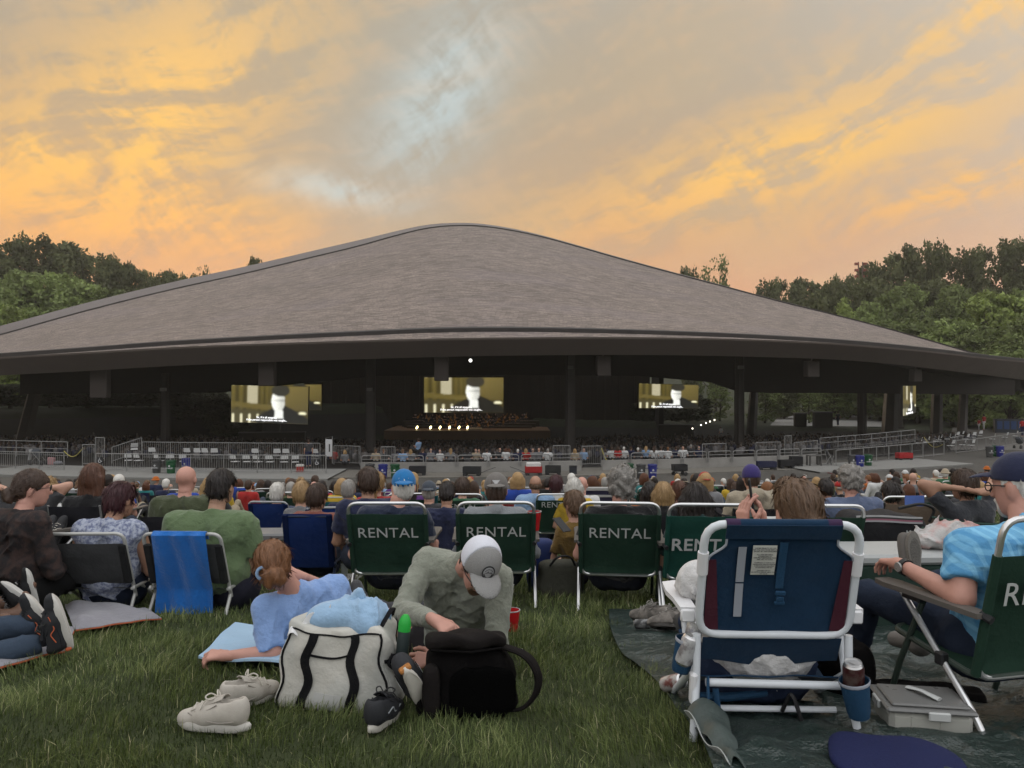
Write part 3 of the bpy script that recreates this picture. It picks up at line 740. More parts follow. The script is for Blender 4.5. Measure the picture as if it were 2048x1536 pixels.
tree_row([(1378, 537, 160, 40, 2, DK), (1432, 520, 158, 74, 5, MD), (1545, 560, 160, 66, 2, DK), (1608, 560, 158, 84, 0, DK), (1672, 556, 156, 70, 2, DK), (1712, 541, 150, 62, 6, DK), (1748, 528, 150, 70, 2, DK), (1795, 512, 146, 95, 0, DK), (1862, 487, 142, 84, 2, DK), (1912, 502, 142, 70, 6, DK), (1948, 496, 140, 80, 2, DK), (2028, 480, 136, 84, 2, DK), (2095, 470, 136, 110, 0, DK)],
         'dark tree on the skyline right of the roof, %s from the roof rim', 'dark skyline trees right of the roof')
tree_row([(1690, 590, 128, 60, 4, BR), (1738, 606, 122, 66, 3, LT), (1640, 585, 140, 80, 0, DK), (1720, 560, 138, 90, 2, DK), (1808, 570, 126, 100, 0, MD), (1865, 560, 134, 90, 2, DK), (1905, 572, 118, 70, 1, MD), (1975, 580, 122, 100, 2, DK), (1985, 585, 104, 120, 0, BR), (2062, 575, 104, 110, 3, LT), (1835, 632, 112, 120, 3, MD), (1905, 640, 104, 110, 0, LT), (1965, 655, 98, 100, 3, MD), (2045, 640, 92, 110, 0, MD), (1760, 640, 118, 90, 0, MD), (2020, 690, 90, 90, 3, LT), (1590, 600, 150, 90, 3, DK)],
         '%s', 'trees on the slope behind the right end of the roof')
RL = ['small pointed bright green tree beside the right slope of the roof', 'small light green round tree touching the right slope of the roof', 'dark tree in the wood above the pointed bright green tree', 'dark lumpy tree under the mast with reddish lamp heads', 'wide mid-green tree in the middle of the right wood', 'dark tree behind the wide mid-green tree on the right', 'narrow upright green tree between the wide tree and the bright round one', 'dark tree at the right behind the bright round tree', 'big bright green round tree near the right photo edge', 'light green tree cut by the right photo edge', 'broad low green tree above the lower right roof', 'light green low tree right of the broad low one', 'green shrub-like tree close above the right tip of the roof', 'dark green tree at the right photo edge below the light one', 'green tree half hidden by the roof under the small light round tree', 'low light green tree at the extreme right roof tip', 'dark tree just over the right roof slope near the gap in the skyline']
for i, o in enumerate([o for o in COL.objects if o.get('group') == 'trees on the slope behind the right end of the roof']): o['label'] = RL[i]
# trees seen under the roof, beyond the open sides
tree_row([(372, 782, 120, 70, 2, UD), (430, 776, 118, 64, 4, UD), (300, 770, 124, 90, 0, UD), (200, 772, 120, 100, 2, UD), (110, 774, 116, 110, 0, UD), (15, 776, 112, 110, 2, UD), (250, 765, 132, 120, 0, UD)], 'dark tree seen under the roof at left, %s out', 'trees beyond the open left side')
LL = ['dark tree under the roof beside the left hanging screen, wider one', 'pointed dark tree under the roof just left of the left hanging screen', 'dark tree under the roof behind the leftmost upright column', 'dark tree under the roof left of the leftmost upright column', 'dark tree under the roof behind the raking leg at left', 'dark tree under the roof at the left photo edge', 'dark tree deepest behind the leftmost column under the roof']
for o, l in zip([o for o in COL.objects if o.get('group') == 'trees beyond the open left side'], LL): o['label'] = l
tree_row([(1440, 772, 118, 60, 5, MD), (1530, 774, 112, 76, 5, MD), (1568, 770, 124, 80, 2, DK), (1618, 776, 110, 60, 5, MD), (1668, 768, 122, 70, 3, MD), (1760, 764, 116, 80, 5, DK), (1700, 770, 128, 70, 0, MD), (1830, 766, 118, 80, 2, DK), (1960, 772, 104, 60, 3, MD), (2030, 765, 100, 80, 2, DK)], '%s', 'trees beyond the open right side')
LL = ['thin tree under the roof just right of the right hanging screen', 'spreading tree under the roof right of the tall column', 'dense dark tree under the roof behind the spreading one', 'thin tree under the roof before the grey pond-like path', 'bright green tree under the roof right of middle', 'tree under the roof left of the edge-on screen', 'green tree under the roof behind the kiosks', 'dark tree under the roof behind the edge-on screen', 'small tree over the path right of the edge-on screen', 'dark tree under the roof tip at the right photo edge']
for o, l in zip([o for o in COL.objects if o.get('group') == 'trees beyond the open right side'], LL): o['label'] = l
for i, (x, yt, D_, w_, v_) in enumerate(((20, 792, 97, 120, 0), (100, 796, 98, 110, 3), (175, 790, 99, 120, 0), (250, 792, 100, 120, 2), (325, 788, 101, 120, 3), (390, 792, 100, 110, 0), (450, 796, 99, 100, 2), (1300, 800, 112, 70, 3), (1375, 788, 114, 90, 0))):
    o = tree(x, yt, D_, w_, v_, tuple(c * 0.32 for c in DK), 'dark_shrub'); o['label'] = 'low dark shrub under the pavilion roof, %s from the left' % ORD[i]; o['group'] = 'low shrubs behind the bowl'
# mast with red lamps over the wood
m_ = thing('light_mast', 'thin lattice mast with small reddish lamp heads above the right trees', 'mast', (P(1719, 600, 150).x, 150, gz(P(1719, 600, 150).x, 150)))
zt = P(1719, 524, 150).z - m_.location.z
MB().tube([(-0.2, 0, 0), (-0.2, 0, zt)], 0.12, 6).tube([(0.6, 0, 0), (0.6, 0, zt)], 0.12, 6).build('pole', mat('mast_steel', (0.12, 0.08, 0.07), 0.6), m_)
for k_ in range(6):
    MB().box(((-0.2, 0.6)[k_ % 2] + (-0.45, 0.45)[k_ % 2], -0.2, zt - 0.4 - (k_ // 2) * 1.2), (0.75, 0.4, 0.5), None, 0.05).build('lamp_head', mat('mast_red', (0.22, 0.06, 0.04), 0.5), m_)
# ================================================================== CONCOURSE
def cp(x, y, dz=0.0, z=None):
    """point of the concourse seen at pixel (x, y)"""
    zz = Z_CON if z is None else z
    D = (CAMZ - zz) * FPX / (y - 768); return Vector(((x - 1024) / FPX * D, D, zz + dz))
M_rail = mat('galvanised_rail', (0.21, 0.208, 0.20), 0.5, metal=0.35, var=0.12, vscale=4)
M_raild = mat('dark_picket', (0.075, 0.072, 0.068), 0.6, metal=0.2, var=0.1)
def fence(label, pts, h=1.05, bottom=0.12, pitch=0.14, post=1.9, group='railings along the pavilion front', r=0.024, mids=(), m=None, mp=None, cat='railing', name='railing'):
    """railing along points on the ground: posts, rails and a run of thin pickets"""
    pts = [Vector(p) for p in pts]; o = thing(name, label, cat, pts[0], 0, group); m = m or M_rail
    P0 = pts[0]; q = [p - P0 for p in pts]
    MB().tube([p + Vector((0, 0, h)) for p in q], r * 1.15, 6).build('top_rail', m, o)
    for zz in (bottom, *mids): MB().tube([p + Vector((0, 0, zz)) for p in q], r * 0.9, 6).build('rail', m, o)
    L = [0]
    for a, b in zip(q, q[1:]): L.append(L[-1] + (b - a).length)
    def at(s):
        i = max(0, min(len(q) - 2, sum(1 for l in L[1:-1] if l <= s))); return q[i].lerp(q[i + 1], (s - L[i]) / max(1e-6, L[i + 1] - L[i]))
    n = max(1, round(L[-1] / post)); pm = None
    for i in range(n + 1):
        p = at(L[-1] * i / n); 
        if pm is None: pm = MB().tube([(0, 0, -0.03), (0, 0, h)], r * 1.2, 6).mesh('post', m)
        link('post', pm, o).location = p
    if pitch:
        b = MB(); k = int(L[-1] / pitch)
        for i in range(1, k):
            p = at(L[-1] * i / k); b.box((p.x, p.y, p.z + (h + bottom) / 2), (0.016, 0.016, h - bottom), None, 0)
        pk = b.build('pickets', mp or m, o, smooth=False); pk['kind'] = 'stuff'
    return o
def arc_pts(r, x0, x1, n=14, z=None, dz=0.0):
    a, b = pxphi(x0, r)[0], pxphi(x1, r)[0]
    return [pol(r, a + (b - a) * i / n, Z_CON if z is None else z, dz) for i in range(n + 1)]
# low concrete wall with looped rails, centre and right
def low_wall(label, x0, x1, h=0.62, r=85.4):
    a, b = pxphi(x0, r)[0], pxphi(x1, r)[0]; N = 26; ring = []
    for i in range(N + 1):
        p = a + (b - a) * i / N
        for rr, z in ((r + 0.14, Z_CON), (r + 0.12, Z_CON + h), (r - 0.12, Z_CON + h), (r - 0.12, Z_CON)): ring.append(pol(rr, p, z))
    o = thing('low_wall', label, 'wall', ring[0]); O = ring[0].copy(); ring = [q - O for q in ring]
    fs = [(4 * i + j, 4 * i + j + 1, 4 * i + 5 + j, 4 * i + 4 + j) for i in range(N) for j in range(3)] + [(0, 1, 2, 3), (4 * N + 3, 4 * N + 2, 4 * N + 1, 4 * N)]
    MB().add(ring, fs).build('wall', M_conc, o, 30)
    n = max(2, round((b - a) * math.pi / 180 * r / 1.75))
    for i in range(n):
        p0 = a + (b - a) * (i + 0.04) / n; p1 = a + (b - a) * (i + 0.96) / n
        zb, zt = Z_CON + h - 0.25, Z_CON + h + 0.42
        lp = MB().tube([pol(r + 0.19, p0, zb) - O, pol(r + 0.19, p0, zt) - O, pol(r + 0.19, p1, zt) - O, pol(r + 0.19, p1, zb) - O], 0.028, 6, fil=0.16).tube([pol(r + 0.19, p0, zt - 0.22) - O, pol(r + 0.19, p1, zt - 0.22) - O], 0.018, 5).build('rail_loop', M_rail, o)
    return o
low_wall('low concrete wall with looped grey rails in front of the stage', 722, 1162)
low_wall('low concrete wall with looped grey rails right of the centre gate', 1204, 1640)
fence('grey picket railing in front of the white chairs on the left terrace', arc_pts(86.6, 192, 652, dz=0.13), 1.02)
fence('grey picket railing behind the white chairs on the left terrace', arc_pts(81.6, 285, 640, dz=0.35), 1.10)
fence('grey picket railing at the far left behind the stroller', arc_pts(86.4, -60, 128, dz=0.13), 1.0)
fence('upper grey rail at the far left behind the stroller railing', arc_pts(82.6, -60, 135, dz=0.45), 1.0, pitch=0, mids=(0.55,))
fence('short grey gate at the left of the terrace', [cp(165, 934, 0.1), cp(190, 934, 0.1)], 1.3, pitch=0.1)
fence('tall grey gate panel at the left end of the terrace', [pol(82.4, pxphi(191, 82.4)[0], Z_CON, 0.3), pol(82.4, pxphi(209, 82.4)[0], Z_CON, 0.3)], 1.45, pitch=0.1)
fence('sloping grey rail beside the stacked white chair', [pol(83, pxphi(224, 83)[0], Z_CON, 0.2), pol(82, pxphi(283, 82)[0], Z_CON, 0.75)], 1.0, pitch=0.12)
fence('grey gate left of the centre wall', [cp(668, 928, 0), cp(720, 930, 0)], 1.2, pitch=0.11)
fence('small grey gate between the two low walls', [cp(1164, 932), cp(1202, 931)], 1.25, pitch=0.12)
fence('grey picket panel behind the centre wall at left', arc_pts(82.5, 762, 790, dz=0.1), 1.2, 0.12, 0.1)
fence('grey picket panel behind the wall beside the second column', arc_pts(82.5, 1106, 1140, dz=0.1), 1.2, 0.12, 0.1)
fence('dark barrier panel behind the right wall', arc_pts(82.0, 1405, 1452, dz=0.1), 1.1, 0.12, 0.12, mp=M_raild)
fence('grey picket barrier behind the right wall near the dark carts', arc_pts(82.0, 1512, 1560, dz=0.1), 1.1, 0.12, 0.12)
fence('long grey railing beside the right bins and red wagon', [cp(1672, 934), cp(1760, 925), cp(1888, 911)], 1.05, pitch=0.0, post=1.6)
fence('upper rail of the seating platform at right', [cp(1640, 918, 0.5), cp(1730, 912, 0.6), cp(1830, 904, 0.75)], 0.95, 0.1, 0.17, mids=(0.6,), mp=M_raild)
fence('dark slatted platform side at right behind the railing', [cp(1668, 921, 0.0), cp(1760, 914, 0.05), cp(1845, 905, 0.1)], 0.95, 0.1, 0.2, mp=M_raild, m=M_raild)
fence('grey railing with white banner at far right', [cp(1912, 908), cp(1965, 902), cp(2048, 887), cp(2110, 878)], 1.0, pitch=0.0, post=1.7)
fence('tall grey gate by the right seating platform', [cp(1569, 916, 0.05), cp(1583, 915, 0.05)], 1.5, pitch=0.12)
fence('grey picket rail right of the tall gate', [cp(1588, 917, 0.05), cp(1635, 913, 0.1)], 1.05, pitch=0.13)
# yellow chains at the gates
for lab, a, b in (('sagging yellow chain across the left terrace entrance', cp(128, 932, 0.95), cp(166, 934, 1.2)), ('sagging yellow chain at the right terrace entrance', cp(1848, 900, 1.0), cp(1885, 905, 0.6)), ('sagging yellow rope beside the centre gate', cp(1203, 931, 1.1), cp(1226, 935, 0.5))):
    o = thing('barrier_chain', lab, 'chain', a, 0, 'yellow barrier chains')
    v = b - a; MB().tube([v * t + Vector((0, 0, -0.45 * math.sin(math.pi * t))) for t in np.linspace(0, 1, 9)], 0.03, 5).build('links', mat('chain_yellow', (0.30, 0.26, 0.07), 0.6), o)
# bins
BIN_T = {'grey': ((0.052, 0.052, 0.052), 'LANDFILL'), 'green': ((0.010, 0.070, 0.026), 'COMPOST'), 'blue': ((0.016, 0.022, 0.17), 'RECYCLE')}
BINT = {k: text_mesh(v_[1], 0.085, 0.002, bold=0.002) for k, v_ in BIN_T.items()}
for k in BINT: BINT[k].materials.clear(); BINT[k].materials.append(mat('bin_print', (0.5, 0.5, 0.5), 0.7, var=0))
BIN_M = {}
def bin_(color, label, loc):
    o = thing('litter_bin', label, 'bin', loc, 0, 'bins along the concourse'); c = BIN_T[color][0]
    if not BIN_M:
        BIN_M['b'] = MB().lathe([(0.0005, 0), (0.20, 0.0), (0.21, 0.03), (0.245, 0.66), (0.27, 0.67), (0.27, 0.71), (0.245, 0.72), (0.24, 0.60)], 18, caps=False).mesh('bin_body', mat('bin_plastic', objcol=True, rough=0.5, var=0.08))
        BIN_M['l'] = MB().lathe([(0.265, 0.71), (0.27, 0.735), (0.22, 0.77), (0.10, 0.785), (0.10, 0.76), (0.0005, 0.76)], 18, caps=False).mesh('lid', MATS['bin_plastic'])
        BIN_M['h'] = MB().box((0.265, 0, 0.55), (0.06, 0.11, 0.05), None, 0.01).mesh('handle', MATS['bin_plastic'])
    link('bin_body', BIN_M['b'], o, color=c); link('lid', BIN_M['l'], o, color=[x * 0.6 for x in c])
    for s in (0, math.pi): link('handle', BIN_M['h'], o, color=c).rotation_euler = (0, 0, s)
    t = link('print', BINT[color], o); t.location = (0, -0.243, 0.33); t.rotation_euler = (R(86), 0, 0)
    MBk = MB().lathe([(0.055, 0), (0.055, 0.002), (0.038, 0.002), (0.038, 0.0)], 12, (0, -0.248, 0.46), (R(86), 0, 0)); MBk.build('emblem', MATS['bin_print'], o)
for x, y, c, l in ((313, 950, 'grey', 'grey bin left of a green one before the white chairs'), (342, 951, 'green', 'green bin beside the bald man\'s head before the white chairs'), (372, 946, 'blue', 'blue bin mostly hidden by the bald head before the white chairs'),
                   (740, 956, 'grey', 'grey bin at the left end of the centre wall'), (766, 957, 'blue', 'blue bin between grey and green at the centre wall'), (790, 957, 'green', 'green bin right of the blue one at the centre wall'),
                   (1258, 955, 'green', 'green bin beside the curly grey head'), (1282, 957, 'grey', 'grey bin right of the curly grey head'), (1305, 957, 'blue', 'blue bin right of the grey one near the curly head'),
                   (1704, 935, 'grey', 'grey bin at the right railing beside a blue one'), (1720, 936, 'blue', 'blue bin between grey and green at the right railing'), (1736, 934, 'green', 'green bin left of the red wagon at the right railing'),
                   (1979, 915, 'grey', 'grey bin at the far right railing'), (1991, 913, 'green', 'green bin half hidden at the far right railing'), (2000, 914, 'blue', 'blue bin at the far right railing')):
    bin_(c, l, cp(x, y, 0.1 if y < 952 and x < 700 else 0.02))
# wagons and carts
def wheel(r=0.11, w=0.05): return MB().lathe([(0.0005, -w/2), (r * 0.85, -w/2), (r, -w/4), (r, w/4), (r * 0.85, w/2), (0.0005, w/2)], 14, rot=(R(90), 0, 0), caps=False)
def wagon(label, loc, rz, col, w=0.95, d=0.5, h=0.36, handle=True, load=None, rise=0.2):
    o = thing('pull_wagon', label, 'wagon', loc, rz, 'wagons parked along the concourse'); m = mat('wagon_cloth', objcol=True, rough=0.85, var=0.2, vscale=5)
    b = MB(); t = 0.03
    for c_, d_ in (((0, 0, rise + 0.02), (w, d, 0.04)), ((0, -d/2 + t/2, rise + h/2), (w, t, h)), ((0, d/2 - t/2, rise + h/2), (w, t, h)), ((-w/2 + t/2, 0, rise + h/2), (t, d - 2*t, h)), ((w/2 - t/2, 0, rise + h/2), (t, d - 2*t, h))): b.box(c_, d_, None, 0.008)
    b.build('tub', m, o, color=col); wm = wheel().mesh('wheel', M_blk)
    M_blk2 = M_blk
    for sx in (-1, 1):
        for sy in (-1, 1): link('wheel', wm, o).location = (sx * (w/2 - 0.12), sy * (d/2 - 0.02), 0.11)
    MB().tube([(-w/2, 0, rise - 0.04), (w/2, 0, rise - 0.04)], 0.02, 6).tube([(-w/2 + 0.12, -d/2, 0.11), (-w/2 + 0.12, d/2, 0.11)], 0.015, 6).tube([(w/2 - 0.12, -d/2, 0.11), (w/2 - 0.12, d/2, 0.11)], 0.015, 6).build('chassis', M_blk, o)
    if handle: MB().tube([(handle * w/2, -d * 0.1, rise), (handle * (w/2 + 0.4), -d * 0.2, rise + 0.18), (handle * (w/2 + 0.85), -d * 0.2, rise + 0.34)], 0.016, 6).tube([(handle * (w/2 + 0.84), -d*0.2 - 0.1, rise + 0.34), (handle * (w/2 + 0.84), -d*0.2 + 0.1, rise + 0.34)], 0.018, 6).build('handle', M_blk, o)
    if load:
        MB().box((0, 0, rise + h + 0.06), (w * 0.86, d * 0.8, 0.30), None, 0.04).build('load', m, o, color=load)
    return o
M_blk = mat('black_plastic', (0.016, 0.016, 0.017), 0.5, var=0.1)
wagon('dark wagon at the centre wall right of the green bin', cp(835, 952), R(4), (0.016, 0.016, 0.018), handle=0)
wagon('dark wagon with a raised pull handle before the centre wall', cp(944, 953), R(-6), (0.018, 0.019, 0.02), handle=1, w=1.0)
wagon('red wagon carrying a white box before the centre wall', cp(1067, 952), R(3), (0.26, 0.014, 0.014), handle=-1, w=0.95, load=(0.5, 0.48, 0.46))
wagon('dark folded cart beside the red wagon', cp(1106, 951), R(-3), (0.02, 0.021, 0.02), handle=0, w=0.9)
wagon('black cart with tall sides right of the blue bin', cp(1359, 951), R(10), (0.015, 0.015, 0.016), handle=0, w=0.8, rise=0.28)
wagon('navy wagon below the right end of the low wall', cp(1533, 941), R(6), (0.016, 0.018, 0.045), handle=0, w=1.1)
wagon('black wagon right of the navy wagon', cp(1572, 938), R(6), (0.014, 0.014, 0.015), handle=0, w=0.9)
wagon('black box cart at the foot of the right ramp', cp(1592, 935), R(4), (0.012, 0.012, 0.013), handle=0, w=0.7, h=0.5)
wagon('red wagon beside the right railing', cp(1808, 922), R(8), (0.28, 0.014, 0.016), handle=0, w=1.0)
o = thing('storage_box', 'small dark box standing at the right end of the centre wall', 'box', cp(1146, 949)); MB().box((0, 0, 0.24), (0.42, 0.36, 0.48), None, 0.03).build('box', mat('dark_box', (0.02, 0.022, 0.028), 0.6), o); MB().box((0, 0, 0.49), (0.45, 0.39, 0.03), None, 0.01).build('lid', M_blk, o)
o = thing('picnic_cooler', 'small red and white cooler on the left terrace edge', 'cooler', cp(600, 948, 0.12), R(3)); MB().box((0, 0, 0.16), (0.42, 0.3, 0.32), None, 0.02).build('body', mat('cooler_red', (0.30, 0.02, 0.015), 0.5), o); MB().box((0, 0, 0.37), (0.44, 0.32, 0.10), None, 0.02).build('lid', mat('cooler_lid', (0.52, 0.5, 0.46), 0.5), o); MB().tube([(-0.2, -0.1, 0.36), (-0.2, -0.12, 0.46), (0.2, -0.12, 0.46), (0.2, -0.1, 0.36)], 0.012, 6, fil=0.04).build('handle', MATS['cooler_lid'], o)
# stroller and walking frame
def stroller(label, loc, rz, col=(0.03, 0.033, 0.038), blanket=True):
    o = thing('stroller', label, 'stroller', loc, rz, 'strollers and frames on the concourse'); wm = wheel(0.15, 0.05).mesh('wheel', M_blk)
    for x, y in ((-0.28, -0.28), (-0.28, 0.28), (0.42, -0.22), (0.42, 0.22)): link('wheel', wm, o).location = (x, y, 0.15)
    b = MB()
    for s in (-1, 1): b.tube([(0.42, s * 0.22, 0.15), (0.05, s * 0.25, 0.55), (-0.45, s * 0.25, 1.02)], 0.018, 6).tube([(-0.28, s * 0.28, 0.15), (0.1, s * 0.25, 0.6)], 0.018, 6)
    b.tube([(-0.45, -0.25, 1.02), (-0.45, 0.25, 1.02)], 0.018, 6).build('frame', M_rail, o)
    soft = MB().ell((-0.02, 0, 0.62), (0.34, 0.24, 0.22), 12, 8); soft.build('seat', mat('stroller_cloth', col, 0.9), o)
    MB().ell((-0.14, 0, 0.82), (0.30, 0.26, 0.20), 12, 8).build('canopy', mat('stroller_canopy', tuple(c * 1.6 for c in col), 0.9), o)
    if blanket: MB().sheet(lambda u, v: (-0.46 + 0.04 * math.sin(v * 5) - 0.03 * u, -0.24 + 0.34 * u, 1.0 - 0.68 * v), 6, 8, 0.01).build('hanging_cloth', mat('white_cloth', (0.58, 0.58, 0.58), 0.9), o)
    return o
stroller('grey stroller with a white cloth on its handle at the far left', cp(76, 934, 0.13), R(-8))
stroller('small folded stroller at the far right railing', cp(2040, 898), R(20), (0.02, 0.02, 0.02), False)
o = thing('shopping_bags', 'pink and grey bags heaped beside the stroller', 'bag', cp(106, 934, 0.13)); MB().box((-0.1, 0, 0.24), (0.42, 0.2, 0.46), (0, R(4), 0), 0.03).build('paper_bag', mat('pink_bag', (0.30, 0.17, 0.17), 0.8, var=0.3, vscale=12), o); MB().ell((0.32, 0, 0.12), (0.3, 0.2, 0.14), 10, 6).build('soft_bag', mat('grey_bag', (0.15, 0.15, 0.16), 0.9), o)
o = thing('walking_frame', 'folded walking frame beside the right bins', 'frame', cp(1660, 934), R(10), 'strollers and frames on the concourse')
b = MB()
for s in (-1, 1): b.tube([(s * 0.1 - 0.25, 0, 1.0), (s * 0.2 + 0.1, 0, 0.1)], 0.02, 6).tube([(s * 0.1 + 0.15, 0, 0.7), (s * 0.2 - 0.2, 0, 0.05)], 0.02, 6)
b.build('frame', M_rail, o); MB().ell((-0.2, 0, 0.85), (0.1, 0.08, 0.2), 8, 6).build('pouch', M_blk, o)
for i_, (x, y) in enumerate(((1628, 934), (1648, 932))):
    o = thing('side_table', 'dark slatted table at the foot of the right ramp, %s one' % ('left', 'right')[i_], 'table', cp(x, y), R(6), 'dark tables by the right ramp')
    MB().box((0, 0, 0.72), (0.8, 0.5, 0.05), None, 0.01).build('top', M_raild, o)
    for sx in (-1, 1):
        for sy in (-1, 1): MB().box((sx * 0.36, sy * 0.2, 0.35), (0.09, 0.09, 0.70), None, 0.0).build('leg', M_raild, o)
# red hose or cable across the concourse at right
o = MB().tube([cp(1590, 936, 0.05), cp(1640, 944, 0.03), cp(1690, 953, 0.03), cp(1740, 962, 0.03)], 0.035, 5).build('red_hose', mat('hose_red', (0.10, 0.015, 0.018), 0.7), None); tag(o, 'dark red hose lying across the asphalt at right', 'hose')
# white folding chairs
FCM = {}
def folding_chair(label, loc, rz, group, lean=0):
    o = thing('folding_chair', label, 'chair', loc, rz, group, (R(lean), 0, rz))
    if not FCM:
        mw = mat('white_chair', (0.50, 0.50, 0.49), 0.5, var=0.06); mf = mat('grey_frame', (0.10, 0.10, 0.10), 0.5)
        FCM['back'] = MB().sheet(lambda u, v: ((u - 0.5) * 0.44, -0.20 - 0.05 * v - 0.03 * math.sin(math.pi * u) + 0.02, 0.62 + 0.26 * v), 6, 4, 0.02).mesh('backrest', mw)
        FCM['seat'] = MB().box((0, 0.02, 0.44), (0.43, 0.40, 0.03), None, 0.01).mesh('seat', mw)
        FCM['leg'] = MB().tube([(0, -0.26, 0.88), (0, 0.22, 0.0)], 0.013, 6).mesh('leg', mf); FCM['leg2'] = MB().tube([(0, 0.15, 0.44), (0, -0.24, 0.0)], 0.013, 6).mesh('leg', mf)
    link('backrest', FCM['back'], o); link('seat', FCM['seat'], o)
    for s in (-1, 1): link('leg', FCM['leg'], o).location = (s * 0.215, 0, 0); link('leg', FCM['leg2'], o).location = (s * 0.19, 0, 0)
    return o
XL = [257, 277, 318, 340, 368, 470, 494, 516, 540, 568, 590]; XB = [306, 377, 397, 413, 430, 512, 555, 574, 632]
for i, x in enumerate(XL): folding_chair('white folding chair in the front row of the left terrace, %s from the left' % ORD[i], pol(84.6, pxphi(x, 84.6)[0], Z_CON, 0.13), R(RNG.uniform(-25, 25)), 'white folding chairs on the left terrace')
for i, x in enumerate(XB): folding_chair('white folding chair in the back row of the left terrace, %s from the left' % ORD[i], pol(82.4, pxphi(x, 82.4)[0], Z_CON, 0.30), R(RNG.uniform(-15, 15)), 'white folding chairs on the left terrace')
folding_chair('white folding chair standing tipped up on the left terrace', pol(82.2, pxphi(268, 82.2)[0], Z_CON, 0.62), R(30), 'white folding chairs on the left terrace', 12)
XR = [(1838, 893), (1853, 891), (1872, 889), (1878, 886), (1895, 884), (1906, 881), (1912, 879), (1922, 877), (1932, 884), (1945, 880), (1958, 876), (1942, 898), (1902, 899), (1925, 897), (1985, 884), (2010, 880), (2030, 877)]
for i, (x, y) in enumerate(XR): folding_chair('white folding chair on the right terrace, %s counted outward from the pavilion' % ORD[i], cp(x, y + 8, 0.15), R(RNG.uniform(20, 70)), 'white folding chairs on the right terrace')
# signs with the wheelchair symbol
def wheelchair_sign(label, loc, rz):
    o = thing('access_sign', label, 'sign', loc, rz, 'wheelchair signs'); MB().box((0, 0, 0), (0.34, 0.02, 0.34), None, 0.0).build('plate', mat('sign_dark', (0.02, 0.02, 0.022), 0.5), o)
    b = MB(); b.tube([(0.085 * math.cos(t) - 0.01, -0.016, -0.05 + 0.085 * math.sin(t)) for t in np.linspace(2.2, 6.4, 14)], 0.012, 6); b.tube([(-0.03, -0.016, 0.08), (-0.03, -0.016, 0.0), (0.05, -0.016, 0.0), (0.08, -0.016, -0.09), (0.11, -0.016, -0.09)], 0.012, 6); b.ell((-0.03, -0.016, 0.115), (0.02, 0.01, 0.02), 8, 6)
    b.build('symbol', mat('sign_white', (0.6, 0.6, 0.6), 0.5, var=0), o)
wheelchair_sign('wheelchair access sign on the railing at the left end of the terrace', pol(86.75, pxphi(200, 86.75)[0], Z_CON, 0.78), 0)
wheelchair_sign('wheelchair access sign on the railing at the right end of the terrace', pol(86.75, pxphi(634, 86.75)[0], Z_CON, 0.78), 0)
o = thing('notice_board', 'tall white notice board beside the left terrace gate', 'sign', cp(658, 930, 0.1), R(-20)); MB().box((0, 0, 1.0), (0.5, 0.05, 1.1), None, 0.01).build('panel', mat('white_board', (0.5, 0.5, 0.5), 0.5), o); MB().box((0.05, -0.03, 1.0), (0.10, 0.01, 0.5), None, 0).build('print', M_raild, o); MB().tube([(-0.25, 0, 0), (-0.25, 0, 1.6), (0.25, 0, 1.75), (0.25, 0, 0)], 0.03, 6).build('frame', M_rail, o)
# right plaza: path, kiosk, low walls, string lights, far bins
def plaza(x0, y0, x1, y1, x2, y2, x3, y3, z0, z1, name, m):
    a, b, c, d = cp(x0, y0, z=z0), cp(x1, y1, z=z0), cp(x2, y2, z=z1), cp(x3, y3, z=z1)
    return a, b, c, d
def patch(name, pts, m, n=24, lift=0.05):
    """paved patch draped on the terrain between four plan points"""
    a, b, c, d = (Vector((p[0], p[1])) for p in pts); V_ = []; 
    for i in range(n + 1):
        for j in range(n + 1):
            p = a.lerp(b, i / n).lerp(d.lerp(c, i / n), j / n); V_.append((p.x, p.y, gz(p.x, p.y) + lift))
    I_ = np.arange((n + 1) ** 2).reshape(n + 1, n + 1); f_ = np.stack([I_[:-1, :-1], I_[1:, :-1], I_[1:, 1:], I_[:-1, 1:]], -1).reshape(-1, 4)
    return tag(link(name, mesh_np(name, V_, f_, m)), kind='structure')
def pd(x, D): return ((x - 1024) / FPX * D, D)
patch('path_east', (pd(1900, 62), pd(2160, 60), pd(2160, 100), pd(1905, 100)), mat('plaza_asphalt', (0.13, 0.122, 0.112), 0.9, var=0.15, vscale=0.3))
patch('path_far', (pd(1540, 104), pd(1800, 100), pd(1800, 135), pd(1560, 140)), mat('far_path', (0.17, 0.165, 0.155), 0.9, var=0.12, vscale=0.3), lift=0.12)
def block(name, label, cat, x, D, w, d, h, col, rz=0, dz=0.0, extra=None):
    X, Y = pd(x, D); o = thing(name, label, cat, (X, Y, gz(X, Y) + dz), R(rz)); MB().box((0, 0, h / 2 - 0.3), (w, d, h + 0.6), None, 0.03).build('wall', mat('blk_%s_%d' % (name, int(col[0] * 1000)), col, 0.9, var=0.15, vscale=0.8), o)
    MB().box((0, 0, h + 0.04), (w + 0.16, d + 0.16, 0.12), None, 0.02).build('coping', mat('coping', (0.10, 0.095, 0.09), 0.8), o)
    return o
block('retaining_wall', 'dark retaining wall under the left hanging screen', 'wall', 545, 92, 7.5, 0.6, 1.7, (0.045, 0.038, 0.034), 8)
block('retaining_wall', 'dark retaining wall under the right hanging screen', 'wall', 1353, 98, 4.2, 0.6, 1.8, (0.04, 0.036, 0.032), -8)
block('kiosk', 'small dark kiosk with a pale frame seen under the right roof', 'kiosk', 1645, 92, 2.0, 1.5, 1.7, (0.05, 0.047, 0.043), -12)
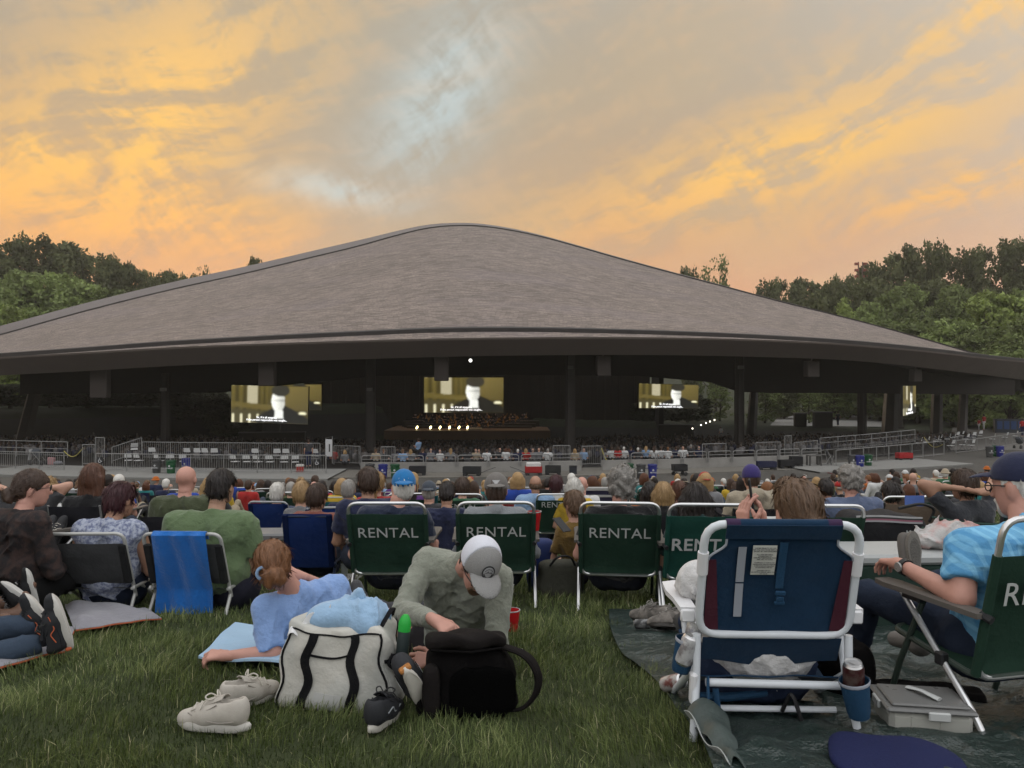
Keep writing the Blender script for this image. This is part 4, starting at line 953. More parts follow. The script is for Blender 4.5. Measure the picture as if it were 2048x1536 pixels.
block('kiosk', 'lower dark kiosk left of the framed one under the right roof', 'kiosk', 1600, 94, 1.3, 1.2, 1.5, (0.03, 0.03, 0.028), -10)
o = thing('portable_cabin', 'dark blue row of portable boxes beside the right path', 'cabin', (*pd(2018, 78), gz(*pd(2018, 78))), R(-20)); MB().box((0, 0, 0.7), (2.6, 0.9, 1.4), None, 0.03).build('body', mat('cabin_grey', (0.03, 0.035, 0.045), 0.6), o)
for i_ in range(4): MB().box((-0.9 + 0.6 * i_, -0.47, 0.8), (0.45, 0.05, 0.8), None, 0.02).build('door', mat('cabin_blue', (0.02, 0.05, 0.14), 0.5), o)
o = thing('ride_vehicle', 'blue parked cart with glassy panels under the right roof tip', 'vehicle', (*pd(1988, 104), gz(*pd(1988, 104)) + 0.2), R(-8)); MB().box((0, 0, 1.0), (3.6, 1.6, 1.2), None, 0.3).build('body', mat('cart_blue', (0.03, 0.09, 0.20), 0.3, var=0.3, vscale=2, col2=(0.25, 0.35, 0.45), mscale=2.5), o); MB().box((0, 0, 1.9), (3.0, 1.5, 0.5), None, 0.2).build('roof', mat('cart_dark', (0.02, 0.03, 0.06), 0.4), o)  # blue body with paler blue blotches
for s in (-1.2, 1.2): link('wheel', wheel(0.4, 0.2).mesh('wheel', M_blk), o).location = (s, -0.75, 0.4)
o = thing('string_lights', 'sloping string of small warm bulbs under the right roof', 'string lights', P(1385, 857, 90)); O_ = Vector(o.location)
pts = [P(1385, 857, 90), P(1402, 850, 91), P(1412, 846, 92), P(1420, 843, 92), P(1429, 840, 93)]
MB().tube([p - O_ + Vector((0, 0, 0.1)) for p in pts], 0.02, 4).build('wire', M_blk, o)
bm = MB().ell((0, 0, 0), (0.09, 0.09, 0.09), 8, 6).mesh('bulb', mat('bulb_glow', (1, 1, 1), emit=(1, 0.93, 0.75), estr=3.0, var=0))
for p in pts: link('bulb', bm, o).location = p - O_
# ================================================================== PEOPLE: smooth bodies from blended shapes
class SDF:
    def __init__(s, h=0.012): s.h = h; s.p = []; s.planes = []; s.noise = None
    def cone(s, a, b, ra, rb=None, k=0.03, op='u', cut=False):
        s.p.append(('c', np.array(a, float), np.array(b, float), ra, ra if rb is None else rb, k, op, cut)); return s
    def ell(s, c, r, rot=None, k=0.03, op='u'):
        s.p.append(('e', np.array(c, float), np.array(r, float), None if rot is None else np.array(rot, float), None, k, op, False)); return s
    def plane(s, p0, n):
        n = np.array(n, float); s.planes.append((np.array(p0, float), n / np.linalg.norm(n))); return s
    def mesh(s):
        h = s.h; lo = np.full(3, 1e9); hi = -lo
        for t, a, b, ra, rb, k, op, cut in s.p:
            if op != 'u': continue
            if t == 'c': l = np.minimum(a - ra, b - rb); u = np.maximum(a + ra, b + rb)
            else:
                e = b if rb is None and ra is None else np.full(3, b.max()); l = a - e; u = a + e
            lo = np.minimum(lo, l); hi = np.maximum(hi, u)
        lo = lo - 3 * h; hi = hi + 3 * h; n = np.ceil((hi - lo) / h).astype(int) + 1
        ax = [np.float32(lo[i] + h * np.arange(n[i])) for i in range(3)]
        F = np.full(n, 0.3, np.float32)
        for t, a, b, ra, rb, k, op, cut in s.p:
            if t == 'c': l = np.minimum(a - ra, b - rb); u = np.maximum(a + ra, b + rb)
            else: e = b if ra is None else np.full(3, b.max()); l = a - e; u = a + e
            mg = k + 2.5 * h
            i0 = np.clip(np.floor((l - mg - lo) / h).astype(int), 0, n - 1); i1 = np.clip(np.ceil((u + mg - lo) / h).astype(int) + 1, 1, n)
            if np.any(i1 <= i0): continue
            sl = tuple(slice(i0[i], i1[i]) for i in range(3))
            X = ax[0][sl[0]][:, None, None]; Y = ax[1][sl[1]][None, :, None]; Z = ax[2][sl[2]][None, None, :]
            if t == 'c':
                ba = b - a; L2 = float(ba @ ba) + 1e-12
                q = ((X - a[0]) * ba[0] + (Y - a[1]) * ba[1] + (Z - a[2]) * ba[2]) / L2
                tt = np.clip(q, 0, 1)
                d = np.sqrt((X - a[0] - ba[0] * tt) ** 2 + (Y - a[1] - ba[1] * tt) ** 2 + (Z - a[2] - ba[2] * tt) ** 2) - (ra + (rb - ra) * tt)
                if cut: d = np.maximum(d, (q - 1) * math.sqrt(L2))
            else:
                x, y, z = X - a[0], Y - a[1], Z - a[2]
                if ra is not None:
                    m = ra; x, y, z = x*m[0,0] + y*m[1,0] + z*m[2,0], x*m[0,1] + y*m[1,1] + z*m[2,1], x*m[0,2] + y*m[1,2] + z*m[2,2]
                k0 = np.sqrt((x / b[0]) ** 2 + (y / b[1]) ** 2 + (z / b[2]) ** 2); k1 = np.sqrt((x / b[0]**2) ** 2 + (y / b[1]**2) ** 2 + (z / b[2]**2) ** 2)
                d = k0 * (k0 - 1) / (k1 + 1e-9)
            g = F[sl]
            if op == 'u':
                hh = np.maximum(k - np.abs(g - d), 0) / k; F[sl] = np.minimum(g, d) - hh * hh * k * 0.25
            else:
                hh = np.maximum(k - np.abs(g + d), 0) / k; F[sl] = np.maximum(g, -d) + hh * hh * k * 0.25
        X = ax[0][:, None, None]; Y = ax[1][None, :, None]; Z = ax[2][None, None, :]
        if s.noise is not None: F = F + s.noise(X, Y, Z)
        for p0, nn in s.planes:
            F = np.maximum(F, (X - p0[0]) * nn[0] + (Y - p0[1]) * nn[1] + (Z - p0[2]) * nn[2])
        return surf_nets(F.astype(np.float32), lo, h)
def surf_nets(F, lo, h):
    S = F < 0; nx, ny, nz = F.shape
    c = np.zeros((nx - 1, ny - 1, nz - 1), np.int8)
    for i in (0, 1):
        for j in (0, 1):
            for k in (0, 1): c += S[i:nx - 1 + i, j:ny - 1 + j, k:nz - 1 + k]
    act = np.argwhere((c > 0) & (c < 8))
    if len(act) == 0: return np.zeros((0, 3)), np.zeros((0, 4), int)
    idx = np.full(c.shape, -1, np.int32); idx[act[:, 0], act[:, 1], act[:, 2]] = np.arange(len(act))
    acc = np.zeros((len(act), 3)); cnt = np.zeros(len(act))
    cor = [np.array(q) for q in ((0,0,0),(1,0,0),(0,1,0),(1,1,0),(0,0,1),(1,0,1),(0,1,1),(1,1,1))]
    val = [F[act[:, 0] + q[0], act[:, 1] + q[1], act[:, 2] + q[2]] for q in cor]
    for a in range(8):
        for b in range(a + 1, 8):
            if np.abs(cor[a] - cor[b]).sum() != 1: continue
            m = (val[a] < 0) != (val[b] < 0); t = np.where(m, val[a] / (val[a] - val[b] + 1e-12), 0)
            acc += np.where(m[:, None], cor[a] + t[:, None] * (cor[b] - cor[a]), 0); cnt += m
    v = lo + h * (act + acc / np.maximum(cnt, 1)[:, None])
    quads = []
    for axn in range(3):
        o = [1 if i != axn else 0 for i in range(3)]
        A = S[o[0]:nx - 1 if axn == 0 else nx - 1, o[1]:ny - 1, o[2]:nz - 1]
        d = [1 if i == axn else 0 for i in range(3)]
        B = S[o[0] + d[0]:nx - 1 + d[0], o[1] + d[1]:ny - 1 + d[1], o[2] + d[2]:nz - 1 + d[2]]
        e = np.argwhere(A != B) + np.array(o)
        if len(e) == 0: continue
        u, w = [(1, 2), (2, 0), (0, 1)][axn]
        def g(du, dw):
            q = e.copy(); q[:, u] -= du; q[:, w] -= dw; return idx[q[:, 0], q[:, 1], q[:, 2]]
        Q = np.stack([g(1, 1), g(0, 1), g(0, 0), g(1, 0)], 1)
        fl = ~S[e[:, 0], e[:, 1], e[:, 2]]
        Q[fl] = Q[fl][:, ::-1]; quads.append(Q)
    Q = np.concatenate(quads); Q = Q[(Q >= 0).all(1)]
    return v, Q
def join_vf(parts):
    V, Fq, o = [], [], 0
    for v, f in parts:
        if len(v) == 0: continue
        V.append(v); Fq.append(f + o); o += len(v)
    return np.concatenate(V), np.concatenate(Fq)

M_skin = mat('skin', objcol=True, rough=0.55, var=0.14, vscale=22, bump=0.12, bscale=260, spec=0.4, bdist=0.002)
M_hair = mat('hair', objcol=True, rough=0.5, var=0.55, vscale=34, bump=0.7, bscale=120, spec=0.45, stretch=(2.2, 2.2, 0.35), bdist=0.006)
M_hairf = mat('hair_far', objcol=True, rough=0.6, var=0.35, vscale=30)
M_cloth = mat('cloth', objcol=True, rough=0.9, var=0.12, vscale=9, bump=0.35, bscale=26, spec=0.1, sheen=0.15, bdist=0.012)
M_knit = mat('jersey', objcol=True, rough=0.92, var=0.10, vscale=120, bump=0.7, bscale=13, spec=0.1, sheen=0.2, bdist=0.03)
M_denim = mat('denim', objcol=True, rough=0.9, var=0.25, vscale=14, bump=0.5, bscale=20, spec=0.1, bdist=0.015)
M_shoe = mat('shoe_upper', objcol=True, rough=0.75, var=0.12, vscale=40, bump=0.3, bscale=150, bdist=0.003)
M_sole = mat('shoe_sole', objcol=True, rough=0.6, var=0.1, vscale=30)
SK = {'fair': (0.44, 0.25, 0.18), 'pink': (0.46, 0.24, 0.185), 'tan': (0.32, 0.175, 0.115), 'brown': (0.13, 0.068, 0.042), 'olive': (0.36, 0.21, 0.14)}
HC = {'brown': (0.042, 0.022, 0.013), 'dark': (0.014, 0.009, 0.007), 'auburn': (0.075, 0.027, 0.012), 'ginger': (0.16, 0.068, 0.026), 'blond': (0.30, 0.19, 0.085), 'grey': (0.24, 0.225, 0.205), 'white': (0.52, 0.50, 0.46), 'maroon': (0.045, 0.010, 0.014), 'light brown': (0.10, 0.055, 0.028)}
def V3(*a): return np.array(a, float)
def rotm(yaw=0, pitch=0, roll=0):
    """columns: right, forward, up. pitch > 0 looks down, yaw > 0 turns left, roll > 0 tips to the right"""
    m = Matrix.Rotation(R(yaw), 3, 'Z') @ Matrix.Rotation(R(-pitch), 3, 'X') @ Matrix.Rotation(R(roll), 3, 'Y')
    return np.array(m)
def seated(hs=0.32, rec=18, build=1.0, arms='rest', knees='chair', hyaw=0, hpitch=0, hroll=0, tall=1.0, lean=0):
    """joints of someone sitting and facing +y, origin on the ground under the hips"""
    J = {}; pel = V3(0, 0, hs + 0.10); sp = V3(math.sin(R(lean)), -math.sin(R(rec)), math.cos(R(rec)))
    J['pelvis'] = pel; J['chest'] = pel + sp * 0.30 * tall; nb = pel + sp * 0.50 * tall
    J['neck'] = nb; J['hR'] = rotm(hyaw, hpitch, hroll); J['head'] = nb + V3(0.0, 0.035 + 0.05 * math.sin(R(max(0, hpitch))), 0.165)
    w = 0.185 * build
    for s, n in ((-1, 'L'), (1, 'R')):
        sh = pel + sp * 0.455 * tall + V3(s * w, 0.0, 0); J['sh' + n] = sh; J['hip' + n] = pel + V3(s * 0.09 * build, 0.03, -0.01)
        if arms == 'rest': el, wr = V3(s * (w + 0.10), sh[1] + 0.05, hs + 0.24), V3(s * (w + 0.08), sh[1] + 0.30, hs + 0.25)
        elif arms == 'lap': el, wr = V3(s * (w + 0.07), sh[1] + 0.06, hs + 0.22), V3(s * 0.07, sh[1] + 0.28, hs + 0.20)
        elif arms == 'phone': el, wr = V3(s * (w + 0.03), sh[1] + 0.20, hs + 0.34), V3(s * 0.05, sh[1] + 0.36, hs + 0.56)
        elif arms == 'behind': el, wr = V3(s * (w + 0.20), sh[1] + 0.10, J['head'][2] + 0.02), V3(s * 0.09, J['head'][1] - 0.11, J['head'][2] - 0.02)
        elif arms == 'fold': el, wr = V3(s * (w + 0.06), sh[1] + 0.10, hs + 0.30), V3(-s * 0.05, sh[1] + 0.24, hs + 0.36)
        J['el' + n], J['wr' + n] = el, wr; J['hd' + n] = (wr - el) / np.linalg.norm(wr - el)
        if knees == 'chair': kn, an = V3(s * 0.12, 0.46, max(hs + 0.10, 0.46)), V3(s * 0.12, 0.62 + max(0, 0.40 - hs) * 0.5, 0.09)
        elif knees == 'out': kn, an = V3(s * 0.13, 0.46, hs + 0.14), V3(s * 0.11, 0.86, 0.10)
        else: kn, an = V3(s * 0.30, 0.36, hs + 0.10), V3(-s * 0.10, 0.42, 0.09)
        J['kn' + n], J['an' + n] = kn, an; J['toe' + n] = an + V3(0, 0.17, -0.035)
    return J
def head_sdf(S, c, M, k=0.03, detail=True, fat=0.0, eyes=True):
    A = lambda x, y, z: c + M @ V3(x, y, z)
    S.ell(A(0, -0.012, 0.03), (0.077 + fat, 0.096 + fat, 0.092), M, k)
    S.ell(A(0, 0.026, -0.03), (0.063 + fat, 0.07, 0.094), M, k)
    S.ell(A(0, 0.050, -0.092), (0.034 + fat, 0.030, 0.026), M, k)
    for s in (-1, 1): S.ell(A(s * (0.078 + fat), -0.006, -0.008), (0.011, 0.021, 0.033), M, 0.008)
    if detail:
        S.cone(A(0, 0.090, 0.008), A(0, 0.110, -0.030), 0.009, 0.014, 0.012)
        S.ell(A(0, 0.080, 0.030), (0.045, 0.018, 0.010), M, 0.015)
        S.ell(A(0, 0.084, -0.062), (0.024, 0.014, 0.010), M, 0.010)
        for s in (-1, 1): S.ell(A(s * 0.031, 0.100, 0.010), (0.017, 0.014, 0.011), M, 0.012, 's')
def hand_vf(wr, d, nrm, side, curl=35, h=0.0045, spread=6, size=1.0, thumb=1.0):
    """palm, four unequal bent fingers and a thumb from the side of the palm; d runs along the hand, nrm out of the back"""
    d = np.array(d, float); d /= np.linalg.norm(d); nrm = np.array(nrm, float); nrm -= d * (nrm @ d); nrm /= np.linalg.norm(nrm)
    x = np.cross(d, nrm) * side; S = SDF(h); wr = np.array(wr, float)
    A = lambda a, b, c: wr + (x * a + d * b + nrm * c) * size
    S.cone(A(0, -0.02, 0), A(0, 0.02, 0), 0.025 * size, 0.027 * size, 0.02)
    for i in range(4): S.cone(A(-0.008 + 0.008 * i - 0.012, 0.01, 0), A((i - 1.5) * 0.021, 0.085, 0.003), 0.015 * size, 0.0125 * size, 0.016)
    Ls = [(0.042, 0.026, 0.021), (0.046, 0.030, 0.022), (0.043, 0.028, 0.021), (0.034, 0.021, 0.018)]
    for i in range(4):
        p = np.array([(i - 1.5) * 0.021, 0.086, 0.003]); ang = 0.0; rr = [0.0098, 0.0088, 0.0080, 0.0068] if i < 3 else [0.0085, 0.0076, 0.007, 0.006]
        sd = math.radians((i - 1.5) * spread)
        for j, L in enumerate(Ls[i]):
            ang += math.radians(curl * (0.75 + 0.12 * i if j == 0 else 0.9))
            q = p + np.array([math.sin(sd) * math.cos(ang), math.cos(sd) * math.cos(ang), -math.sin(ang)]) * L
            S.cone(A(*p), A(*q), rr[j] * size, rr[j + 1] * size, 0.005); p = q
    p = np.array([-0.030, 0.020, -0.004])
    for (dx, dy, dz, r0, r1) in ((-0.030, 0.030, -0.012 * thumb, 0.015, 0.011), (-0.010, 0.030, -0.014 * thumb, 0.0108, 0.0096), (0.002, 0.024, -0.010 * thumb, 0.0096, 0.0075)):
        q = p + np.array([dx, dy, dz]); S.cone(A(*p), A(*q), r0 * size, r1 * size, 0.006); p = q
    return S.mesh()
def fold_noise(seed, amp=0.006, f=1.0):
    """thin cloth creases: sharp ridges that fade in and out over broad soft swells"""
    rg = np.random.default_rng(seed); W_ = rg.normal(size=(6, 3)) * 17 * f; ph_ = rg.random(6) * 6.28; W2 = rg.normal(size=(7, 3)) * 8 * f
    def nz(X, Y, Z):
        wx = np.sin(X * W2[0, 0] + Y * W2[0, 1] + Z * W2[0, 2] + 1.0); o = 0
        for i in range(6):
            r_ = (1 - np.abs(np.sin(X * W_[i, 0] + Y * W_[i, 1] + Z * W_[i, 2] + ph_[i] + wx * 1.3))) ** 3
            o = o + r_ * np.maximum(0, np.sin(X * W2[1 + i % 6, 0] + Y * W2[1 + i % 6, 1] + Z * W2[1 + i % 6, 2] + ph_[i] * 2))
        return (amp * (0.55 - o * 1.15) + amp * 0.35 * wx).astype(np.float32)
    return nz
def strands(v, f, c, M, hair, seed, n=1500):
    """loose locks lying on the hair, flowing back and down from the crown"""
    rg = np.random.default_rng(seed + 5); q = v[f]; fn = np.cross(q[:, 2] - q[:, 0], q[:, 3] - q[:, 1]); ar = np.linalg.norm(fn, axis=1) + 1e-12; fn = fn / ar[:, None]
    i = rg.choice(len(f), n, p=ar / ar.sum()); w4 = rg.dirichlet((1, 1, 1, 1), n); p = (q[i] * w4[:, :, None]).sum(1); nn = fn[i]
    loc = (p - c) @ M; flow = np.stack([loc[:, 0] * 1.2, -0.05 + 0 * loc[:, 0], -0.09 - np.maximum(0, 0.05 - loc[:, 2])], 1)
    if hair in ('bun', 'pony'): flow = np.stack([-loc[:, 0], -0.13 - loc[:, 1], -0.03 - loc[:, 2]], 1)
    if hair == 'topbun': flow = np.stack([-loc[:, 0], -0.05 - loc[:, 1], 0.15 - loc[:, 2]], 1)
    d = flow @ M.T + rg.normal(0, 0.35 if hair == 'curly' else 0.010, (n, 3)); d = d - nn * (d * nn).sum(1)[:, None]; d /= np.linalg.norm(d, axis=1)[:, None] + 1e-9
    L = (0.030 if hair in ('short', 'fringe', 'curly') else 0.055) * (0.6 + 0.8 * rg.random((n, 1))); W_ = (0.0022 + 0.002 * rg.random((n, 1))); s = np.cross(d, nn)
    lift = (0.012 if hair == 'curly' else 0.0024) * (0.3 + rg.random((n, 1)))
    ps = [(p - nn * 0.001, 1.0), (p + d * L * 0.5 + nn * lift, 0.8), (p + d * L + nn * (lift * 0.4 - L * L * 1.2), 0.15)]
    V_ = np.stack([x + s * W_ * k * sg for x, k in ps for sg in (-1, 1)], 1).reshape(-1, 3); b = (np.arange(n) * 6)[:, None]
    return V_, np.concatenate([b + np.array([0, 1, 3, 2]), b + np.array([2, 3, 5, 4])])
def torso(S, J, g=0.0, build=1.0, belly=0.0, k=0.05, hips=True):
    lat = J['shR'] - J['shL']; cen = (J['shL'] + J['shR']) / 2
    fw = np.cross(J['neck'] - J['pelvis'], lat) ; fw = -fw / (np.linalg.norm(fw) + 1e-9)
    S.cone(J['shL'] + (cen - J['shL']) * 0.1, J['shR'] + (cen - J['shR']) * 0.1, 0.062 * build + g, 0.062 * build + g, k)
    S.cone(cen * 0.6 + J['neck'] * 0.4, J['neck'], 0.075 + g, 0.055 + g, k)
    for n in 'LR':
        a = J['sh' + n] + (J['chest'] - J['sh' + n]) * 0.42; b = J['hip' + n] * 0.9 + J['pelvis'] * 0.1
        S.cone(a, J['chest'] * 0.45 + b * 0.55, 0.105 * build + g, (0.098 + belly * 0.3) * build + g, k)
        if hips: S.cone(J['chest'] * 0.45 + b * 0.55, b, (0.098 + belly * 0.3) * build + g, 0.115 * build + g, k)
    if belly: S.ell(J['pelvis'] * 0.6 + J['chest'] * 0.4 - fw * -0.03, (0.16 * build + belly * 0.5 + g, 0.13 + belly + g, 0.15 + belly * 0.3), None, 0.06)
LR = (('L', -1), ('R', 1))
def person(label, loc, rz=0.0, J=None, hair='short', hc='brown', skin='fair', shirt=(0.1, 0.1, 0.1), sleeve='short', bottom='trousers', pants=(0.03, 0.035, 0.05), shoe=(0.05, 0.05, 0.05),
           build=1.0, belly=0.0, h=0.014, cap=None, detail=True, hands=False, group=None, shirt_mat=None, beard=None, glasses=False, scale=1.0, seed=1, hand_opts=None, legs=True, folds=0.011, collar=False, cache=None, hood=False, sole=None, pants_mat=None, parts=None, hat=False, slen=0.68):
    """a clothed figure: body (one skin), shirt, trousers, shoes, hair"""
    o = thing('person', label, 'person', loc, rz, group); o.scale = (scale,) * 3
    sk = SK[skin]; far = h > 0.02
    def mk(key, fn, name, m, col):
        k = (cache, key) if cache is not None else None
        if k in PMESH: me = PMESH[k]
        else:
            v, f = fn(); 
            if len(v) == 0: return None
            me = mesh_np(name, v, f, m, True)
            if k is not None: PMESH[k] = me
        return link(name, me, o, None, col)
    def f_body():
        S = SDF(h if not detail else h * (1.4 if h < 0.013 else 1.75)); torso(S, J, -0.018, build, belly)
        nt = J['neck'] + (J['head'] - J['neck']) * 0.75
        S.cone(J['neck'] * 0.8 + J['chest'] * 0.2, nt, 0.060, 0.052 + 0.006 * (build > 1.1), 0.03)
        H_ = S if not detail else SDF(min(0.8 * h, 0.0105))
        head_sdf(H_, J['head'], J['hR'], 0.025, detail, 0.006 * (build > 1.1))
        if detail: H_.cone(J['neck'] * 0.4 + nt * 0.6, nt, 0.056, 0.052 + 0.006 * (build > 1.1), 0.03)
        for n, s in LR:
            S.cone(J['sh' + n], J['el' + n], 0.052 * build, 0.041 * build, 0.02); S.cone(J['el' + n], J['wr' + n], 0.042 * build, 0.027, 0.015)
            if not hands: S.cone(J['wr' + n], J['wr' + n] + J['hd' + n] * 0.10, 0.026, 0.034, 0.02); S.cone(J['wr' + n] + J['hd' + n] * 0.10, J['wr' + n] + J['hd' + n] * 0.16 + V3(0, 0, -0.02), 0.028, 0.018, 0.02)
            if legs:
                S.cone(J['hip' + n], J['kn' + n], 0.075 * build, 0.052, 0.03); S.cone(J['kn' + n], J['kn' + n] * 0.6 + J['an' + n] * 0.4, 0.05, 0.052, 0.02); S.cone(J['kn' + n] * 0.6 + J['an' + n] * 0.4, J['an' + n], 0.05, 0.034, 0.02)
                S.cone(J['an' + n], J['toe' + n], 0.036, 0.026, 0.02)
        ps = [S.mesh()] + ([H_.mesh()] if detail else [])
        if hands:
            for n, s in LR:
                ho = dict(nrm=V3(0, 0, 1), curl=28); ho.update((hand_opts or {}).get(n, {})); ps.append(hand_vf(J['wr' + n], ho.pop('d', J['hd' + n]), ho.pop('nrm'), s, **ho))
        return join_vf(ps)
    def f_shirt():
        S = SDF(h * 1.1 if 0.012 < h < 0.02 else h); torso(S, J, 0.006, build, belly)
        for n, s in LR:
            a, b, c = J['sh' + n], J['el' + n], J['wr' + n]
            if sleeve == 'short': S.cone(a, a + (b - a) * slen, 0.066 * build, 0.066 * build, 0.035, cut=True)
            elif sleeve == 'long': S.cone(a, b, 0.064 * build, 0.052 * build, 0.03); S.cone(b, b + (c - b) * 0.95, 0.052 * build, 0.038, 0.02, cut=True)
            elif sleeve == 'none': S.cone(a, a + (b - a) * 0.12, 0.060 * build, 0.06 * build, 0.03, cut=True)
        if collar: S.cone(J['neck'] - (J['head'] - J['neck']) * 0.1, J['neck'] + (J['head'] - J['neck']) * 0.25, 0.072, 0.068, 0.015)
        if hood: S.ell(J['neck'] + V3(0, -0.07, 0.0), (0.12, 0.07, 0.09), None, 0.03)
        d = J['head'] - J['neck']; d = d / np.linalg.norm(d)
        S.ell(J['neck'] + d * 0.085 + J['hR'][:, 1] * 0.02, (0.075, 0.085, 0.07), None, 0.012, 's')
        if folds: S.noise = fold_noise(seed, folds)
        return S.mesh()
    def f_pants():
        S = SDF(h * 1.7 if not far else h); S.cone(J['hipL'], J['hipR'], 0.125 * build + belly * 0.3, 0.125 * build + belly * 0.3, 0.04)
        S.cone(J['pelvis'], J['pelvis'] * 0.75 + J['chest'] * 0.25, 0.12 * build, 0.11 * build, 0.04)
        for n, s in LR:
            a, b, c = J['hip' + n], J['kn' + n], J['an' + n]
            if bottom == 'trousers': S.cone(a, b, 0.092 * build, 0.068, 0.03); S.cone(b, b + (c - b) * 0.93, 0.068, 0.054, 0.03, cut=True)
            else: S.cone(a, a + (b - a) * 0.86, 0.095 * build, 0.085 * build, 0.03, cut=True)
        if folds: S.noise = fold_noise(seed + 50, folds * 0.9)
        return S.mesh()
    def f_hair():
        S = SDF((min(h, 0.009) if h < 0.013 else 0.0105) if not far else 0.016); c, M = J['head'], J['hR']; A = lambda x, y, z: c + M @ V3(x, y, z)
        big = 0.020 if hair == 'curly' else (0.012 if hair in ('long', 'bob', 'bun', 'pony', 'thick') else 0.004)
        S.ell(A(0, -0.014, 0.034), (0.082 + big, 0.102 + big, 0.100 + big * 0.8), M, 0.02)
        S.ell(A(0, -0.045, -0.02), (0.074 + big, 0.068 + big, 0.075), M, 0.02)
        S.ell(A(0, 0.100, -0.065), (0.088 + big * 1.2, 0.100, 0.105), M, 0.020, 's')
        if hair not in ('long', 'bob'):
            for s in (-1, 1): S.ell(A(s * 0.095, 0.004, -0.040), (0.038, 0.040, 0.055), M, 0.012, 's')
        if hair == 'long':
            for i in range(5):
                x = (i - 2) * 0.040; S.cone(A(x, -0.070 + abs(x) * 0.5, 0.0), A(x * 1.25, -0.095 + abs(x) * 0.5, -0.27 + abs(x) * 0.4), 0.045, 0.030, 0.03)
        if hair == 'bob':
            for i in range(5):
                x = (i - 2) * 0.042; S.cone(A(x, -0.065 + abs(x) * 0.6, 0.0), A(x * 1.1, -0.078 + abs(x) * 0.7, -0.11), 0.045, 0.034, 0.03)
        if hair == 'bun':
            S.ell(A(0.022, -0.142, -0.035), (0.050, 0.040, 0.052), M, 0.008); S.ell(A(0.050, -0.136, -0.062), (0.030, 0.030, 0.034), M, 0.008); S.ell(A(-0.006, -0.140, -0.068), (0.030, 0.030, 0.030), M, 0.008)
        if hair == 'topbun': S.ell(A(0, -0.05, 0.155), (0.045, 0.045, 0.04), M, 0.015)
        if hair == 'pony':
            S.cone(A(0, -0.105, 0.0), A(0, -0.135, -0.06), 0.026, 0.032, 0.02); S.cone(A(0, -0.135, -0.06), A(0.01, -0.12, -0.17), 0.032, 0.010, 0.02)
        if hair == 'fringe':
            S = SDF(min(h, 0.009)); S.ell(A(0, -0.02, -0.01), (0.083, 0.095, 0.055), M, 0.02); S.ell(A(0, 0.09, -0.02), (0.12, 0.10, 0.12), M, 0.01, 's'); S.plane(A(0, 0, 0.022), M @ V3(0, 0, 1))
        rg = np.random.default_rng(seed); ph_ = rg.random(4) * 6
        amp = 0.010 if hair == 'curly' else 0.0035
        fr = 75 if hair == 'curly' else 150
        def nz(X, Y, Z):
            x = (X - c[0]) * M[0, 0] + (Y - c[1]) * M[1, 0] + (Z - c[2]) * M[2, 0]; y = (X - c[0]) * M[0, 1] + (Y - c[1]) * M[1, 1] + (Z - c[2]) * M[2, 1]; z = (X - c[0]) * M[0, 2] + (Y - c[1]) * M[1, 2] + (Z - c[2]) * M[2, 2]
            if hair == 'curly': return (amp * (np.sin(x * fr + ph_[0] + 2 * np.sin(z * 40)) * np.sin(y * fr + ph_[1]) + np.sin(z * fr + ph_[2] + 2 * np.sin(x * 50)) * 0.8)).astype(np.float32)
            a = np.arctan2(x, -y + 0.02)
            return (amp * (np.sin(a * 23 + ph_[0] + z * 30) + 0.7 * np.sin(a * 51 + ph_[1] - z * 22 + y * 30))).astype(np.float32)
        if not far: S.noise = nz
        v, f = S.mesh()
        if far or len(f) == 0 or cap or hat: return v, f
        return join_vf([(v, f), strands(v, f, c, M, hair, seed, (600 if hair in ('pony', 'bun') else 1500) if h < 0.013 else 800)])
    if parts is None or 'body' in parts: mk('body', f_body, 'body', M_skin, sk)
    mk('shirt' + sleeve, f_shirt, 'shirt', shirt_mat or (M_cloth if far else M_knit), shirt)
    if bottom and legs: mk('pants' + bottom, f_pants, 'trousers' if bottom == 'trousers' else 'shorts', pants_mat or M_denim, pants)
    if hair and hair != 'bald': mk('hair' + hair, f_hair, 'hair', M_hairf if far else M_hair, HC[hc])
    if legs and not far and h < 0.016:
        for n, s in LR:
            def f_shoe(n=n):
                S = SDF(0.013); a, t = J['an' + n], J['toe' + n]; S.cone(a + V3(0, -0.02, 0.0), t, 0.048, 0.040, 0.03); S.cone(a + V3(0, 0, 0.03), a + V3(0, 0, -0.02), 0.044, 0.05, 0.03); S.plane(V3(0, 0, min(a[2], t[2]) - 0.055), (0, 0, -1)); return S.mesh()
            mk('shoe' + n, f_shoe, 'shoe', M_shoe, shoe)
    if cap: add_cap(o, J, cap, far, cache)
    if beard:
        def f_beard():
            S = SDF(0.008); A = lambda x, y, z: J['head'] + J['hR'] @ V3(x, y, z)
            S.ell(A(0, 0.064, -0.094), (0.036, 0.034, 0.034), J['hR'], 0.02); S.ell(A(0, 0.094, -0.050), (0.030, 0.012, 0.007), J['hR'], 0.01)
            for s in (-1, 1): S.cone(A(s * 0.028, 0.086, -0.055), A(s * 0.03, 0.070, -0.085), 0.008, 0.012, 0.012)
            return S.mesh()
        mk('beard', f_beard, 'beard', M_hair, HC[beard])
